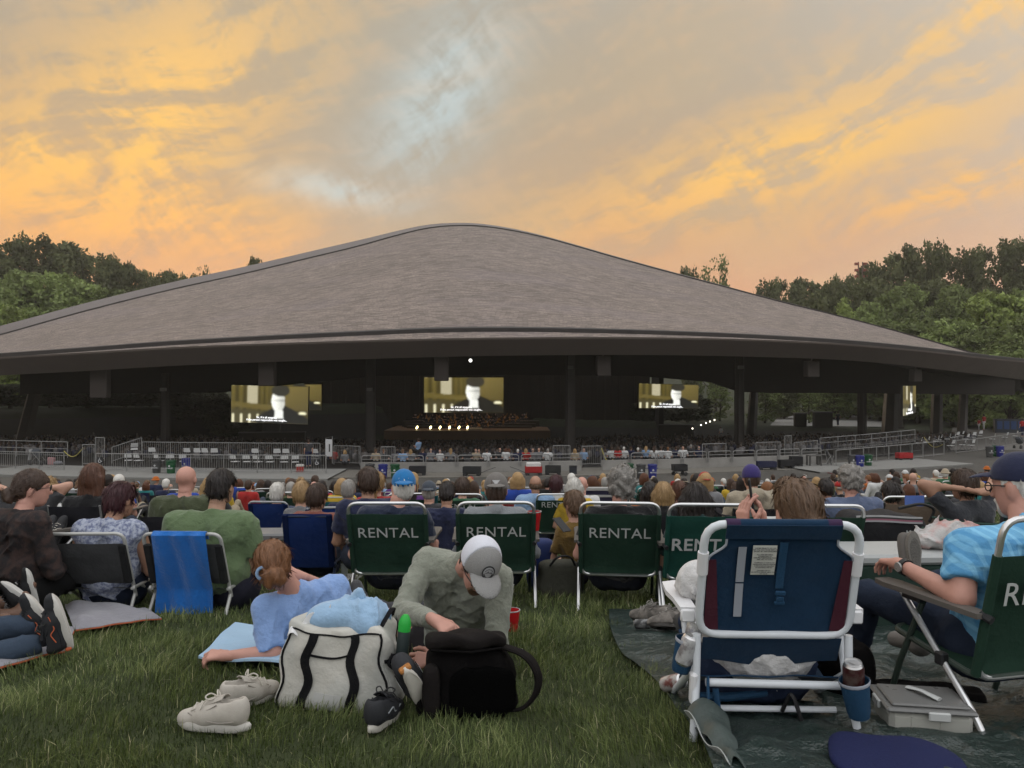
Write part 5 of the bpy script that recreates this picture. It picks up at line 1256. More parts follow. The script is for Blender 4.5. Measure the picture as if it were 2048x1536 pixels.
    if glasses:
        b = MB(); c, M = J['head'], J['hR']
        A = lambda x, y, z: Vector(c + M @ V3(x, y, z))
        for s in (-1, 1):
            b.tube([A(s * 0.034 + 0.024 * math.cos(t), 0.108, 0.006 + 0.018 * math.sin(t)) for t in np.linspace(0, 2 * math.pi, 13)[:-1]], 0.0024, 6, closed=True)
            b.tube([A(s * 0.058, 0.108, 0.012), A(s * 0.080, 0.06, 0.012), A(s * 0.085, -0.01, 0.008), A(s * 0.083, -0.025, -0.01)], 0.0026, 6)
        b.tube([A(-0.010, 0.112, 0.008), A(0, 0.115, 0.012), A(0.010, 0.112, 0.008)], 0.0022, 6)
        b.build('glasses', mat('glasses_dark', (0.02, 0.018, 0.016), 0.4), o)
    return o
PMESH = {}
def add_cap(o, J, cap, far, cache):
    kind, col = cap[0], cap[1]; col2 = cap[2] if len(cap) > 2 else col
    c, M = J['head'], J['hR']; A = lambda x, y, z: c + M @ V3(x, y, z)
    h = 0.016 if far else 0.007
    key = (cache, 'cap' + kind)
    def get(suf, fn, name):
        kk = (cache, 'cap', kind, suf) if cache is not None else None
        if kk in PMESH: return PMESH[kk]
        v, f = fn(); me = mesh_np(name, v, f, M_cloth, True)
        if kk: PMESH[kk] = me
        return me
    def crown():
        S = SDF(h)
        if kind == 'beanie': S.ell(A(0, -0.012, 0.035), (0.095, 0.113, 0.115), M, 0.02); S.plane(A(0, 0, 0.0), M @ V3(0, -0.15, -1))
        elif kind == 'bucket': S.ell(A(0, -0.008, 0.045), (0.093, 0.110, 0.100), M, 0.02); S.ell(A(0, -0.005, 0.028), (0.135, 0.15, 0.022), M, 0.02)
        else:
            S.ell(A(0, -0.008, 0.040), (0.093, 0.112, 0.105), M, 0.02); S.plane(A(0, 0, 0.028), M @ V3(0, 0.12, -1))
        return S.mesh()
    cr = link('cap', get('crown', crown, 'cap'), o, None, col)
    if kind in ('cap', 'back'):
        sg = 1 if kind == 'cap' else -1
        def brim():
            S = SDF(h * 0.85); S.ell(A(0, sg * 0.098, 0.036), (0.080, 0.105, 0.030), M, 0.02); S.ell(A(0, sg * 0.10, 0.024), (0.10, 0.12, 0.030), M, 0.006, 's')
            S.plane(A(0, sg * 0.06, 0), M @ V3(0, -sg, 0)); return S.mesh()
        link('brim', get('brim', brim, 'brim'), cr, None, col2)
    return cr
# ================================================================== CHAIRS
M_alu = mat('aluminium', (0.62, 0.62, 0.62), 0.32, metal=0.9, var=0.1, vscale=8)
M_aluw = mat('painted_tube', (0.50, 0.52, 0.53), 0.38, metal=0.15, var=0.10, vscale=10)
M_tgreen = mat('tube_green', (0.035, 0.05, 0.04), 0.5, var=0.1)
M_tblack = mat('tube_black', (0.018, 0.018, 0.019), 0.5, var=0.1)
M_greenfab = mat('green_canvas', (0.017, 0.040, 0.027), 0.88, var=0.22, vscale=5, bump=0.35, bscale=9, spec=0.1, bdist=0.03)
M_tealfab = mat('teal_canvas', (0.014, 0.060, 0.046), 0.88, var=0.2, vscale=5, bump=0.35, bscale=9, spec=0.1, bdist=0.03)
M_letter = mat('letter_white', (0.44, 0.45, 0.44), 0.8, var=0.12, vscale=30)
M_armp = mat('arm_plastic', (0.10, 0.09, 0.08), 0.55, var=0.12, vscale=15)
M_blk = mat('black_plastic', (0.016, 0.016, 0.017), 0.5, var=0.1)
M_fabc = mat('chair_fabric', objcol=True, rough=0.9, var=0.18, vscale=6, bump=0.4, bscale=11, spec=0.1, bdist=0.03)
M_tubec = mat('chair_tube', objcol=True, rough=0.35, metal=0.25, var=0.08, vscale=8)
def lettering(body, size, parent, loc, rot, m=None, spacing=1.05, bold=0.0, name='lettering', ext=0.0006):
    me = text_mesh(body, size, ext, spacing=spacing, bold=bold)
    me.materials.clear(); me.materials.append(m or M_letter)
    t = link(name, me, parent); t.location = loc; t.rotation_euler = rot
    return t
def back_line(hb, rec, zb):
    """the slanting plane of a chair back: (y, z) at height z"""
    return lambda z: -0.20 - (z - zb) * math.tan(R(rec))
def sling(w, yz, sag, th=0.004, nu=10, wrap=0.0, wr=0.004, seed=0):
    """cloth between two side rails along a list of (y, z); sags between the rails"""
    rg = random.Random(seed); ph1, ph2 = rg.random() * 6, rg.random() * 6
    pts = [Vector((0, a, b)) for a, b in yz]
    L = [0]
    for a, b in zip(pts, pts[1:]): L.append(L[-1] + (b - a).length)
    def fn(u, v):
        s = v * L[-1]; i = max(0, min(len(pts) - 2, sum(1 for q in L[1:-1] if q <= s))); t = (s - L[i]) / max(1e-9, L[i + 1] - L[i]); p = pts[i].lerp(pts[i + 1], t)
        d = (pts[i + 1] - pts[i]).normalized(); nn = Vector((0, d.z, -d.y))
        x = (u - 0.5) * w; e = 1 - (2 * u - 1) ** 2
        off = -sag * e * math.sin(math.pi * min(1, max(0, v)) ** 0.9) + wr * e * (math.sin(v * 9 + ph1 + u * 3) + math.sin(u * 13 - v * 5 + ph2))
        return p + Vector((x, 0, 0)) + nn * -off
    return MB().sheet(fn, nu, 14, th)
def rental_chair(label, loc, rz, rec=22, fab=None, text='RENTAL', tsize=0.118, tz=0.60, bold=0.0, group='green rental chairs', tw=1.05, dark=False, topz=0.83):
    o = thing('rental_chair', label, 'chair', loc, rz, group); fab = fab or M_greenfab
    bl = back_line(0.83, rec, 0.27); w = 0.555; r = 0.0125; fm = M_tblack if dark else M_alu
    b = MB(); loop = [(-w/2, bl(0.27), 0.27), (w/2, bl(0.27), 0.27), (w/2, bl(topz), topz), (-w/2, bl(topz), topz)]
    b.tube(loop, r, 10, closed=True, fil=0.075); b.build('back_frame', fm, o)
    bk = sling(w - 0.005, [(bl(z) + (0.018 if 0.3 < z < 0.7 else 0.0), z) for z in (0.745, 0.72, 0.6, 0.45, 0.33, 0.285)], 0.022, 0.004, seed=int(loc[0] * 97) % 50).build('backrest', fab, o)
    for s in (-1, 1): MB().tube([(s * w / 2, bl(0.75), 0.75), (s * w / 2, bl(0.28), 0.285)], r + 0.005, 10).build('sleeve', fab, bk)
    sling(w - 0.03, [(bl(0.30), 0.29), (-0.1, 0.285), (0.1, 0.30), (0.24, 0.335)], -0.03, 0.004).build('seat', fab, o)
    MB().tube([(-0.27, -0.20, 0.275), (0.27, -0.20, 0.275), (0.27, 0.25, 0.33), (-0.27, 0.25, 0.33)], r, 8, closed=True, fil=0.06).build('seat_frame', M_tgreen if not dark else fm, o)
    for s in (-1, 1):
        x = s * 0.295
        poly = [(-0.032, -0.26), (0.032, -0.26), (0.036, -0.05), (0.042, 0.10), (0.050, 0.22), (0.036, 0.29), (-0.03, 0.29), (-0.046, 0.22), (-0.036, 0.1), (-0.034, -0.05)]
        ar = MB().prism([(x + px_, py_) for px_, py_ in poly], 0.512, 0.532).build('armrest', M_armp, o)
        MB().tube([(x, bl(0.52) + 0.01, 0.525), (x - s * 0.012, bl(0.52) - 0.03, 0.51)], 0.016, 8).box((x, 0.10, 0.50), (0.03, 0.10, 0.03), None, 0.005).build('bracket', M_blk, ar)
        MB().tube([(x, 0.16, 0.505), (x, -0.20, 0.16), (x, -0.31, 0.02), (x - s * 0.004, -0.325, 0.0)], r, 8, fil=0.05).build('leg', fm, o)
        MB().tube([(x - s * 0.022, 0.06, 0.505), (x - s * 0.022, 0.20, 0.20), (x - s * 0.022, 0.27, 0.0)], r, 8).build('leg', M_tgreen if not dark else fm, o)
        MB().box((x, -0.055, 0.30), (0.035, 0.045, 0.05), None, 0.006).build('hinge', M_blk, o)
    if text:
        lettering(text, tsize, bk, (0, bl(tz) - 0.022, tz), (R(90 + rec), 0, 0), spacing=tw, bold=bold)
    return o
def low_chair(label, loc, rz, top=0.61, w=0.545, zb=0.24, rec=20, fab=(0.045, 0.046, 0.047), tube=(0.40, 0.40, 0.38), band=None, group='low folding lawn chairs', feet=True, r=0.0125, ftop=None):
    """low folding chair: looped tube frame, cloth back hung between the uprights"""
    o = thing('lawn_chair', label, 'chair', loc, rz, group); bl = back_line(top, rec, zb)
    b = MB(); b.tube([(-w/2, bl(0.06), 0.13), (-w/2, bl(top), top), (w/2, bl(top), top), (w/2, bl(0.06), 0.13)], r, 10, fil=0.06); b.build('back_frame', M_tubec, o, color=tube)
    ft = ftop if ftop else top - 0.075
    bk = sling(w - 0.005, [(bl(z), z) for z in (ft, ft * 0.7 + zb * 0.3, ft * 0.35 + zb * 0.65, zb)], 0.02, 0.004, seed=3).build('backrest', M_fabc, o, color=fab)
    if True:
        for s in (-1, 1): MB().box((s * (w / 2 - 0.02), bl((ft + zb) / 2) - 0.004, (ft + zb) / 2), (0.055, 0.03, (ft - zb) / math.cos(R(rec)) * 0.985), (R(rec), 0, 0), 0.008).build('side_panel', M_fabc, bk, color=band or tuple(c * 0.45 for c in fab))
    sling(w - 0.02, [(bl(zb) + 0.02, 0.20), (-0.05, 0.15), (0.15, 0.17), (0.28, 0.22)], -0.03, 0.004).build('seat', M_fabc, o, color=fab)
    if feet:
        for s in (-1, 1):
            x = s * (w / 2 + 0.002)
            MB().tube([(x, bl(0.12) + 0.0, 0.15), (x, bl(0.1) - 0.10, 0.02), (x - s * 0.01, bl(0.1) - 0.13, 0.0)], r, 8).build('leg', M_tubec, o, color=tube)
            MB().tube([(x, bl(0.24), 0.20), (x, 0.1, 0.19), (x, 0.30, 0.20)], r, 8).build('seat_rail', M_tubec, o, color=tube)
            MB().tube([(x, -0.05, 0.19), (x, 0.24, 0.0)], r, 8).build('leg', M_tubec, o, color=tube)
            MB().lathe([(0.018, -0.008), (0.018, 0.008)], 10, (x + s * 0.012, bl(0.21), 0.20), (0, R(90), 0)).build('rivet', M_tubec, o, color=tube)
    return o
def camp_chair(label, loc, rz, top=0.86, w=0.52, seat=0.40, fab=(0.015, 0.015, 0.018), group='folding camp chairs', arms=True, tube=(0.03, 0.03, 0.032)):
    """quad folding chair: cloth sling on crossed legs"""
    o = thing('camp_chair', label, 'chair', loc, rz, group)
    bl = back_line(top, 14, seat)
    bk = sling(w, [(bl(z), z) for z in (top, top * 0.75 + seat * 0.25, (top + seat) / 2, seat + 0.02)], 0.05, 0.005, seed=5, wr=0.007).build('backrest', M_fabc, o, color=fab)
    sling(w, [(bl(seat), seat - 0.02), (0.0, seat - 0.06), (0.25, seat)], -0.03, 0.005).build('seat', M_fabc, o, color=fab)
    for s in (-1, 1):
        x = s * w / 2
        MB().tube([(x, bl(top), top + 0.01), (x, bl(seat), seat), (x * 1.05, -0.24, 0.0)], 0.010, 8).build('post', M_tubec, o, color=tube)
        MB().tube([(x, bl(seat), seat - 0.05), (-x, 0.26, 0.0)], 0.009, 6).build('leg', M_tubec, o, color=tube)
        MB().tube([(x, 0.26, seat), (x, -0.28, 0.0)], 0.009, 6).build('leg', M_tubec, o, color=tube)
        if arms:
            MB().sheet(lambda u, v: (x * 1.08 + (u - 0.5) * 0.07, bl(0.6) + 0.01 + v * (0.28 - bl(0.6)), 0.62 - 0.02 * math.sin(math.pi * v)), 2, 6, 0.005).build('armrest', M_fabc, o, color=fab)
            MB().tube([(x * 1.05, 0.26, 0.0), (x * 1.08, 0.27, 0.62)], 0.009, 6).build('leg', M_tubec, o, color=tube)
    return o
# ================================================================== FOREGROUND
def soft_box(d, n=9, p=5.0, fn=None):
    """rounded box with soft sides; fn(v) -> v bends it. v in -1..1 before scaling is passed too"""
    idx = {}; vs = []; fs = []
    def vert(q):
        k = tuple(round(c, 4) for c in q)
        if k not in idx:
            l = (abs(q[0]) ** p + abs(q[1]) ** p + abs(q[2]) ** p) ** (1 / p)
            u = Vector([c / l for c in q]); v = Vector((u.x * d[0] / 2, u.y * d[1] / 2, u.z * d[2] / 2))
            if fn: v = fn(v, u)
            idx[k] = len(vs); vs.append(v)
        return idx[k]
    for ax in range(3):
        for sg in (-1, 1):
            for i in range(n):
                for j in range(n):
                    c = []
                    for a, b in ((i, j), (i + 1, j), (i + 1, j + 1), (i, j + 1)):
                        q = [0, 0, 0]; q[ax] = sg; q[(ax + 1) % 3] = 2 * a / n - 1; q[(ax + 2) % 3] = 2 * b / n - 1; c.append(vert(q))
                    fs.append(tuple(c) if sg > 0 else tuple(c[::-1]))
    return MB().add(vs, fs)
def wob(p, f=9.0, a=0.01, s=0.0):
    return a * (math.sin(p.x * f + s + 1.7 * math.sin(p.z * f * 0.7)) + math.sin(p.y * f * 1.2 + 2 * s) + math.sin(p.z * f * 0.9 + p.x * 5 + s)) / 2
def ground_sheet(name, label, cat, poly_fn, nu, nv, m, lift=0.012, th=0.004, group=None, wr=0.01, f=9.0, seed=0, edge=0.0, crease=0.0):
    """a cloth lying on the lawn; poly_fn(u, v) -> (X, D)"""
    def fn(u, v):
        X, D = poly_fn(u, v)
        z = wr * (abs(math.sin(X * f + 1.9 * math.sin(D * f * 0.63 + seed))) + abs(math.sin(D * f * 0.83 + seed * 2 + 1.3 * math.sin(X * f * 0.7))) * 0.8 + 0.6 * abs(math.sin((X + D) * f * 1.7 + seed)))
        if crease:
            for (ca, cb, cc) in ((1.0, 0.35, 0.0), (-0.5, 1.0, 2.0), (0.8, -0.9, 4.0), (0.15, 1.0, 1.0)):
                t_ = (X * ca + D * cb) * 6.5 + cc + 1.2 * math.sin(X * 3.1 * cb + D * 2.3 + cc); z += crease * max(0, 1 - 3.2 * abs(math.sin(t_))) * (0.4 + 0.6 * math.sin(X * 2.2 + D * 3.4 * ca + cc) ** 2)
        e = min(u, 1 - u, v, 1 - v)
        return (X, D, gz(X, D) + lift + z * min(1, e * 9 + 0.25) + edge * max(0, 1 - e * 12) * (0.5 + 0.5 * math.sin(X * 11 + D * 7)))
    o = MB().sheet(fn, nu, nv, -th).build(name, m, None, 60)
    return tag(o, label, cat, group)
def px2g(x, y):
    """lawn point seen at pixel (x, y)"""
    k = (y - 768) / FPX
    D = CAMZ / (k - 0.11) if CAMZ / max(1e-6, k - 0.11) < 6 else (CAMZ - 0.102) / max(1e-6, (k - 0.127))
    return ((x - 1024) / FPX * D, D)

# ---- tarp
M_tarp = mat('tarp_green', (0.020, 0.032, 0.028), 0.34, var=0.3, vscale=2.5, bump=0.9, bscale=9, spec=0.5, bdist=0.05)
def tarp_fn(u, v):
    X = 0.64 + 0.05 * math.sin(v * 7) + u * 2.9; D = 2.35 + v * 3.05 + 0.05 * math.sin(u * 9 + 1)
    return X, D
ground_sheet('tarp', 'crumpled dark green plastic tarp spread under the blue beach chair', 'tarp', tarp_fn, 130, 130, M_tarp, 0.025, 0.003, wr=0.020, f=7.0, edge=0.025, crease=0.016)
# folded-over corner of the tarp beside the chair leg
fl = thing('tarp_flap', 'pale-edged flap of tarp folded up around the left leg of the blue chair', 'tarp', (0.71, 2.83, gz(0.71, 2.83) + 0.06))
MB().sheet(lambda u, v: (-0.05 + 0.14 * u * (1 - 0.7 * v) + 0.05 * v, 0.12 - 0.42 * v + 0.03 * math.sin(u * 4), 0.075 * math.sin(math.pi * (0.15 + 0.7 * u)) * (1 - 0.4 * v) + 0.012 * math.sin(v * 15)), 8, 14, 0.003).build('fold', mat('tarp_edge', (0.05, 0.065, 0.06), 0.5, var=0.3, bump=0.6, bscale=20), fl)
MB().sheet(lambda u, v: (-0.06 + 0.022 * u + 0.05 * v, 0.13 - 0.42 * v, 0.035 + 0.02 * math.sin(v * 9) - 0.03 * u), 2, 14, 0.003).build('hem', mat('tarp_hem', (0.34, 0.36, 0.35), 0.6, var=0.2), fl)

# ---- blue beach chair
def hero_chair():
    o = thing('beach_chair', 'blue and maroon beach chair with white tube frame and care label, on the tarp', 'chair', (1.0, 3.15, gz(1.0, 3.15)), R(-2))
    M_w = mat('white_enamel', (0.60, 0.63, 0.66), 0.35, var=0.06, vscale=20, coat=0.2); M_n = mat('navy_canvas', (0.007, 0.027, 0.060), 0.85, spec=0.12, var=0.2, vscale=7, bump=0.35, bscale=14, bdist=0.02, sheen=0.1)
    M_m = mat('maroon_canvas', (0.055, 0.010, 0.020), 0.85, var=0.2, vscale=9, bump=0.3, bscale=14, bdist=0.02); M_pl = mat('white_plastic', (0.66, 0.66, 0.67), 0.45, var=0.05)
    M_web = mat('blue_webbing', (0.012, 0.052, 0.11), 0.8, var=0.15, vscale=40, bump=0.4, bscale=200); M_gr = mat('reflective_grey', (0.30, 0.32, 0.36), 0.5, var=0.1)
    w = 0.565; y = lambda z: -0.165 - (z - 0.41) * 0.30; ang = math.atan(0.30)
    b = MB(); b.tube([(-w/2, y(0.41), 0.41), (w/2, y(0.41), 0.41), (w/2, y(0.855), 0.855), (-w/2, y(0.855), 0.855)], 0.0155, 14, closed=True, fil=0.085)
    fr = b.build('back_frame', M_w, o)
    for s in (-1, 1):
        MB().tube([(s * w/2, y(0.66) - 0.002, 0.66), (s * w/2, y(0.74) - 0.002, 0.745)], 0.0205, 14).build('joint_sleeve', M_pl, fr)
    # cloth back with cut-away upper corners
    def half(v):
        z = 0.425 + v * 0.415
        k = max(0.0, min(1.0, (z - 0.72) / 0.06)); return (w / 2 - 0.018) - 0.062 * k * k * (3 - 2 * k), z
    def bfn(u, v):
        hw, z = half(v); x = (2 * u - 1) * hw; e = 1 - (2 * u - 1) ** 2
        return (x, y(z) + 0.018 * e * math.sin(math.pi * v) + 0.003 * math.sin(u * 14 + v * 6) + (-0.012 if v > 0.93 else 0), z)
    bk = MB().sheet(bfn, 26, 26, 0.004).build('backrest', M_n, o)
    for s in (-1, 1):
        MB().sheet(lambda u, v: (s * (w / 2 - 0.019 - 0.055 * u * (0.55 + 0.45 * (1 - v))), y(0.43 + 0.285 * v) - 0.0065 + 0.004 * u, 0.43 + 0.285 * v), 3, 12, 0.002).build('side_stripe', M_m, bk)
        # pale piping round the cut-out
        MB().tube([Vector(bfn(0.0 if s < 0 else 1.0, v)) + Vector((0, -0.006, 0)) for v in np.linspace(0.70, 0.93, 9)], 0.0045, 6).build('piping', M_gr, bk)
    # top hem wrapped round the tube
    MB().tube([(-0.208, y(0.855), 0.855), (0.208, y(0.855), 0.855)], 0.0195, 14).build('top_hem', M_n, bk)
    for s in (-1, 1): MB().tube([(s * 0.208, y(0.855), 0.855), (s * 0.158, y(0.855), 0.855)], 0.0199, 14).build('hem_band', M_m if False else mat('plum_canvas', (0.035, 0.016, 0.05), 0.85, var=0.15), bk)
    MB().sheet(lambda u, v: (-0.208 + 0.416 * u, y(0.855 - 0.05 * v) - 0.02 + 0.012 * v, 0.855 - 0.055 * v), 8, 4, 0.003).build('hem_flap', M_n, bk)
    # reflective strip, care label, webbing with buckle
    fz = lambda x, z, dx=0.0: (x, y(z) + 0.018 * (1 - (x / 0.27) ** 2) * math.sin(math.pi * (z - 0.425) / 0.415) - 0.010 - dx, z)
    for (z0, z1) in ((0.625, 0.765), (0.485, 0.618)): MB().sheet(lambda u, v: fz(-0.155 + 0.030 * u, z0 + (z1 - z0) * v), 2, 8, 0.002).build('reflective_strip', M_gr, bk)
    lb = MB().sheet(lambda u, v: fz(-0.103 + 0.088 * u, 0.655 + 0.118 * v, 0.003 + 0.004 * math.sin(v * 3)), 4, 8, 0.001).build('care_label', mat('label_paper', (0.55, 0.55, 0.50), 0.9, var=0.06), bk)
    lines = 'UNDER PENALTY OF LAW\nTHIS TAG NOT TO BE REMOVED\nEXCEPT BY THE CONSUMER\n\nALL NEW MATERIAL\nCONSISTING OF\n100% POLYURETHANE FOAM\nREG. NO. NY 31510\n\nCertification is made by the\nmanufacturer that the materials\nin this article are described\nin accordance with law\n\nDISTRIBUTED BY\n350 FIFTH AVENUE, NEW YORK\nNY 10118'
    lettering(lines, 0.0066, lb, (-0.059, y(0.714) - 0.0118, 0.713), (R(90 + 16.7), 0, 0), mat('print_dark', (0.04, 0.04, 0.045), 0.8, var=0), 1.0, 0.0001, 'print', 0.0002)
    wb = MB().sheet(lambda u, v: fz(-0.006 + 0.030 * u, 0.60 + 0.185 * v, 0.004), 2, 10, 0.002).build('webbing', M_web, bk)
    MB().box((0.010, y(0.585) - 0.012, 0.585), (0.038, 0.010, 0.018), (ang, 0, 0), 0.003).box((0.010, y(0.56) - 0.012, 0.562), (0.028, 0.012, 0.020), (ang, 0, 0), 0.003).box((0.010, y(0.545) - 0.012, 0.545), (0.040, 0.009, 0.014), (ang, 0, 0), 0.003).build('buckle', M_web, wb)
    # lower flap of the back, seat cloth
    MB().sheet(lambda u, v: ((2 * u - 1) * (w / 2 - 0.02), y(0.40) + 0.006 + 0.05 * v + 0.02 * math.sin(math.pi * u) * v, 0.395 - 0.115 * v + 0.03 * math.cos(math.pi * (u - 0.5) * 2) * -v * 0.5), 14, 6, 0.004).build('lower_flap', M_n, bk)
    sling(w - 0.03, [(-0.13, 0.24), (0.0, 0.17), (0.2, 0.20), (0.34, 0.27)], -0.02, 0.005).build('seat', M_n, o)
    b = MB(); b.tube([(-w/2 + 0.03, -0.165, 0.225), (w/2 - 0.02, -0.165, 0.218)], 0.0155, 12); b.build('rear_rail', M_w, o)
    MB().tube([(-w/2 + 0.02, -0.1, 0.10), (w/2 - 0.02, -0.1, 0.10)], 0.012, 10).build('rear_rail', M_w, o)
    for s in (-1, 1):
        x = s * (w / 2 + 0.006)
        MB().tube([(x * 0.99, y(0.41), 0.41), (x * 1.0, -0.16, 0.22), (x * 1.08, -0.22, 0.0)], 0.0155, 12, fil=0.03).build('leg', M_w, o)
        MB().tube([(x * 1.06, 0.02, 0.47), (x * 1.04, -0.10, 0.24), (x * 1.05, 0.30, 0.0)], 0.0145, 12, fil=0.02).build('leg', M_w, o)
        MB().box((x * 1.03, -0.155, 0.20), (0.030, 0.045, 0.13), (R(8), 0, 0), 0.01).build('hinge', M_pl, o)
        poly = [(-0.030, -0.15), (0.030, -0.15), (0.034, 0.0), (0.045, 0.10), (0.038, 0.24), (-0.02, 0.27), (-0.042, 0.2), (-0.036, 0.05)]
        ar = MB().prism([(x * 1.10 + px_ * s, py_) for px_, py_ in (poly if s > 0 else poly[::-1])], 0.487, 0.507).box((x * 1.10, -0.145, 0.475), (0.056, 0.028, 0.05), None, 0.006).build('armrest', M_pl, o, 40)
    # cup pouches
    for (cx, cy, cz, rot, k) in ((-0.325, -0.12, 0.320, 12, 1.0), (0.285, -0.24, 0.215, -10, 1.15)):
        pc = MB().lathe([(0.030 * k, -0.075 * k), (0.036 * k, -0.06 * k), (0.043 * k, 0.02), (0.047 * k, 0.055), (0.044 * k, 0.055), (0.040 * k, 0.02), (0.030 * k, -0.05)], 18, (cx, cy, cz), (R(6), R(rot), 0), caps=False).lathe([(0.0005, -0.074 * k), (0.033 * k, -0.074 * k)], 18, (cx, cy, cz), (R(6), R(rot), 0), caps=False)
        p_ = pc.build('cup_pouch', M_web, o)
        MB().lathe([(0.0475 * k, 0.046), (0.0485 * k, 0.048), (0.0485 * k, 0.058), (0.0475 * k, 0.06)], 18, (cx, cy, cz), (R(6), R(rot), 0), caps=False).build('pouch_rim', M_gr, p_)
    # hanging shoulder straps
    MB().tube([(-0.245, -0.17, 0.25), (-0.25, -0.19, 0.20), (-0.24, -0.2, 0.10), (-0.22, -0.19, 0.06), (-0.205, -0.17, 0.10), (-0.215, -0.16, 0.20)], 0.012, 8, fil=0.03, sx=0.5).build('strap', M_web, o)
    MB().tube([(-0.29, -0.02, 0.12), (-0.15, -0.03, 0.115), (0.02, -0.02, 0.13)], [0.014, 0.022, 0.016], 8, sx=0.8).build('padded_strap', M_web, o)
    MB().tube([(0.05, -0.12, 0.10), (0.07, -0.17, 0.20), (0.10, -0.19, 0.10), (0.12, -0.15, 0.03), (0.2, -0.12, 0.04)], 0.008, 6, fil=0.04).build('strap', M_blk, o)
    return o
hc_o = hero_chair()
def can(label, loc, rot, body=(0.10, 0.03, 0.02), band=(0.5, 0.5, 0.5), group='drink cans', s=1.0):
    o = thing('drink_can', label, 'can', loc, 0, group, rot); o.scale = (s,) * 3
    prof = [(0.024, 0.0), (0.0265, 0.004), (0.0325, 0.010), (0.033, 0.014), (0.033, 0.100), (0.030, 0.110), (0.0265, 0.117), (0.0275, 0.119), (0.0265, 0.121), (0.0255, 0.1175)]
    MB().lathe(prof[2:6], 20, caps=False).build('body', mat('can_print_%d' % int(body[0] * 1000 + band[0] * 10), body, 0.35, metal=0.3, var=0.0, col2=band, mscale=26), o)
    MB().lathe(prof[:3], 20).lathe(prof[5:] + [(0.0005, 0.1165)], 20, caps=False).build('end', M_alu, o)
    MB().box((0, 0.004, 0.119), (0.012, 0.024, 0.0015), None, 0.0005).build('tab', M_alu, o)
    return o
hl = Vector(hc_o.location)
can('silver can standing in the left cup pouch of the blue chair, nearer one', hl + Vector((-0.342, -0.13, 0.285)), (R(10), R(14), 0.3), (0.45, 0.45, 0.45), (0.18, 0.17, 0.17))
can('pale can behind another in the left cup pouch of the blue chair', hl + Vector((-0.300, -0.07, 0.315)), (R(-6), R(18), 0.3), (0.55, 0.55, 0.52), (0.2, 0.2, 0.22))
can('dark red patterned can in the right cup pouch of the blue chair', hl + Vector((0.275, -0.235, 0.205)), (R(6), R(-12), 0.6), (0.05, 0.012, 0.012), (0.10, 0.07, 0.06), s=1.15)
can('white and red can lying on the tarp edge by the grass', Vector((0.665, 3.44, gz(0.66, 3.44) + 0.075)), (R(62), R(20), R(30)), (0.46, 0.44, 0.42), (0.20, 0.07, 0.06))
can('small dark can on its side at the far left corner of the tarp', Vector((0.74, 4.72, gz(0.7, 4.7) + 0.09)), (R(80), 0, R(60)), (0.03, 0.03, 0.03), (0.2, 0.2, 0.2), s=0.9)
# woman in the blue chair
J = seated(0.10, 10, 1.22, 'lap', 'out', 4, 4, -2, tall=0.92)
J['head'] += V3(0.20, 0.06, 0.01); J['neck'] += V3(0.11, 0.02, -0.03); J['chest'] += V3(0.05, 0, 0); J['shL'] += V3(-0.02, -0.02, -0.05); J['shR'] += V3(0.05, 0, -0.03)
J['elL'] = V3(-0.20, 0.10, 0.42); J['wrL'] = V3(0.045, 0.30, 0.685); J['elR'] = V3(0.30, 0.22, 0.42); J['wrR'] = V3(0.145, 0.32, 0.68)
for n_ in 'LR': J['hd' + n_] = V3(0.02 if n_ == 'L' else -0.05, 0.12, 0.98)
person('person with brown ponytail in white T-shirt holding a phone in the blue beach chair', hl + Vector((0.0, 0.12, 0)), R(-2), J, 'pony', 'light brown', 'pink', (0.55, 0.54, 0.53), 'short', 'trousers', (0.02, 0.03, 0.06), build=1.22, belly=0.05, h=0.011, hands=True, hand_opts={'L': dict(nrm=V3(-1, -0.3, 0), curl=22, size=1.08), 'R': dict(nrm=V3(1, -0.3, 0), curl=22, size=1.08)}, seed=4)
ph_o = thing('smartphone', 'dark smartphone held upright between two hands above the blue chair', 'phone', hl + Vector((0.098, 0.435, 0.855)), 0, None, (R(-8), 0, R(72)))
MB().box((0, 0, 0), (0.075, 0.009, 0.155), None, 0.004).build('case', M_blk, ph_o); MB().box((0, 0.0055, 0), (0.068, 0.001, 0.146), None, 0.0).build('display', mat('glass_black', (0.01, 0.012, 0.015), 0.15), ph_o)

# ---- man in plaid shirt at the right edge
rc = Vector((1.95, 3.17, gz(1.95, 3.17)))
rental_chair('green rental chair with a man in blue plaid, cut by the right photo edge', rc, R(13), rec=12, topz=0.885, tz=0.60, tsize=0.13)
J = seated(0.23, 8, 1.12, 'rest', 'chair', 18, 8, 0, tall=0.91)
J['elL'] = V3(-0.30, -0.10, 0.545); J['wrL'] = V3(-0.30, 0.24, 0.60); J['hdL'] = V3(0.15, 0.95, -0.1); J['shL'] += V3(-0.015, 0.03, -0.02); J['head'] += V3(0.10, 0.05, 0.0); J['neck'] += V3(0.06, 0, 0)
J['knL'] = V3(-0.26, 0.50, 0.40); J['anL'] = V3(-0.22, 0.62, 0.10); J['toeL'] = V3(-0.24, 0.80, 0.06)
J['knR'] = V3(0.14, 0.50, 0.42); J['anR'] = V3(0.16, 0.66, 0.10); J['toeR'] = V3(0.16, 0.83, 0.06)
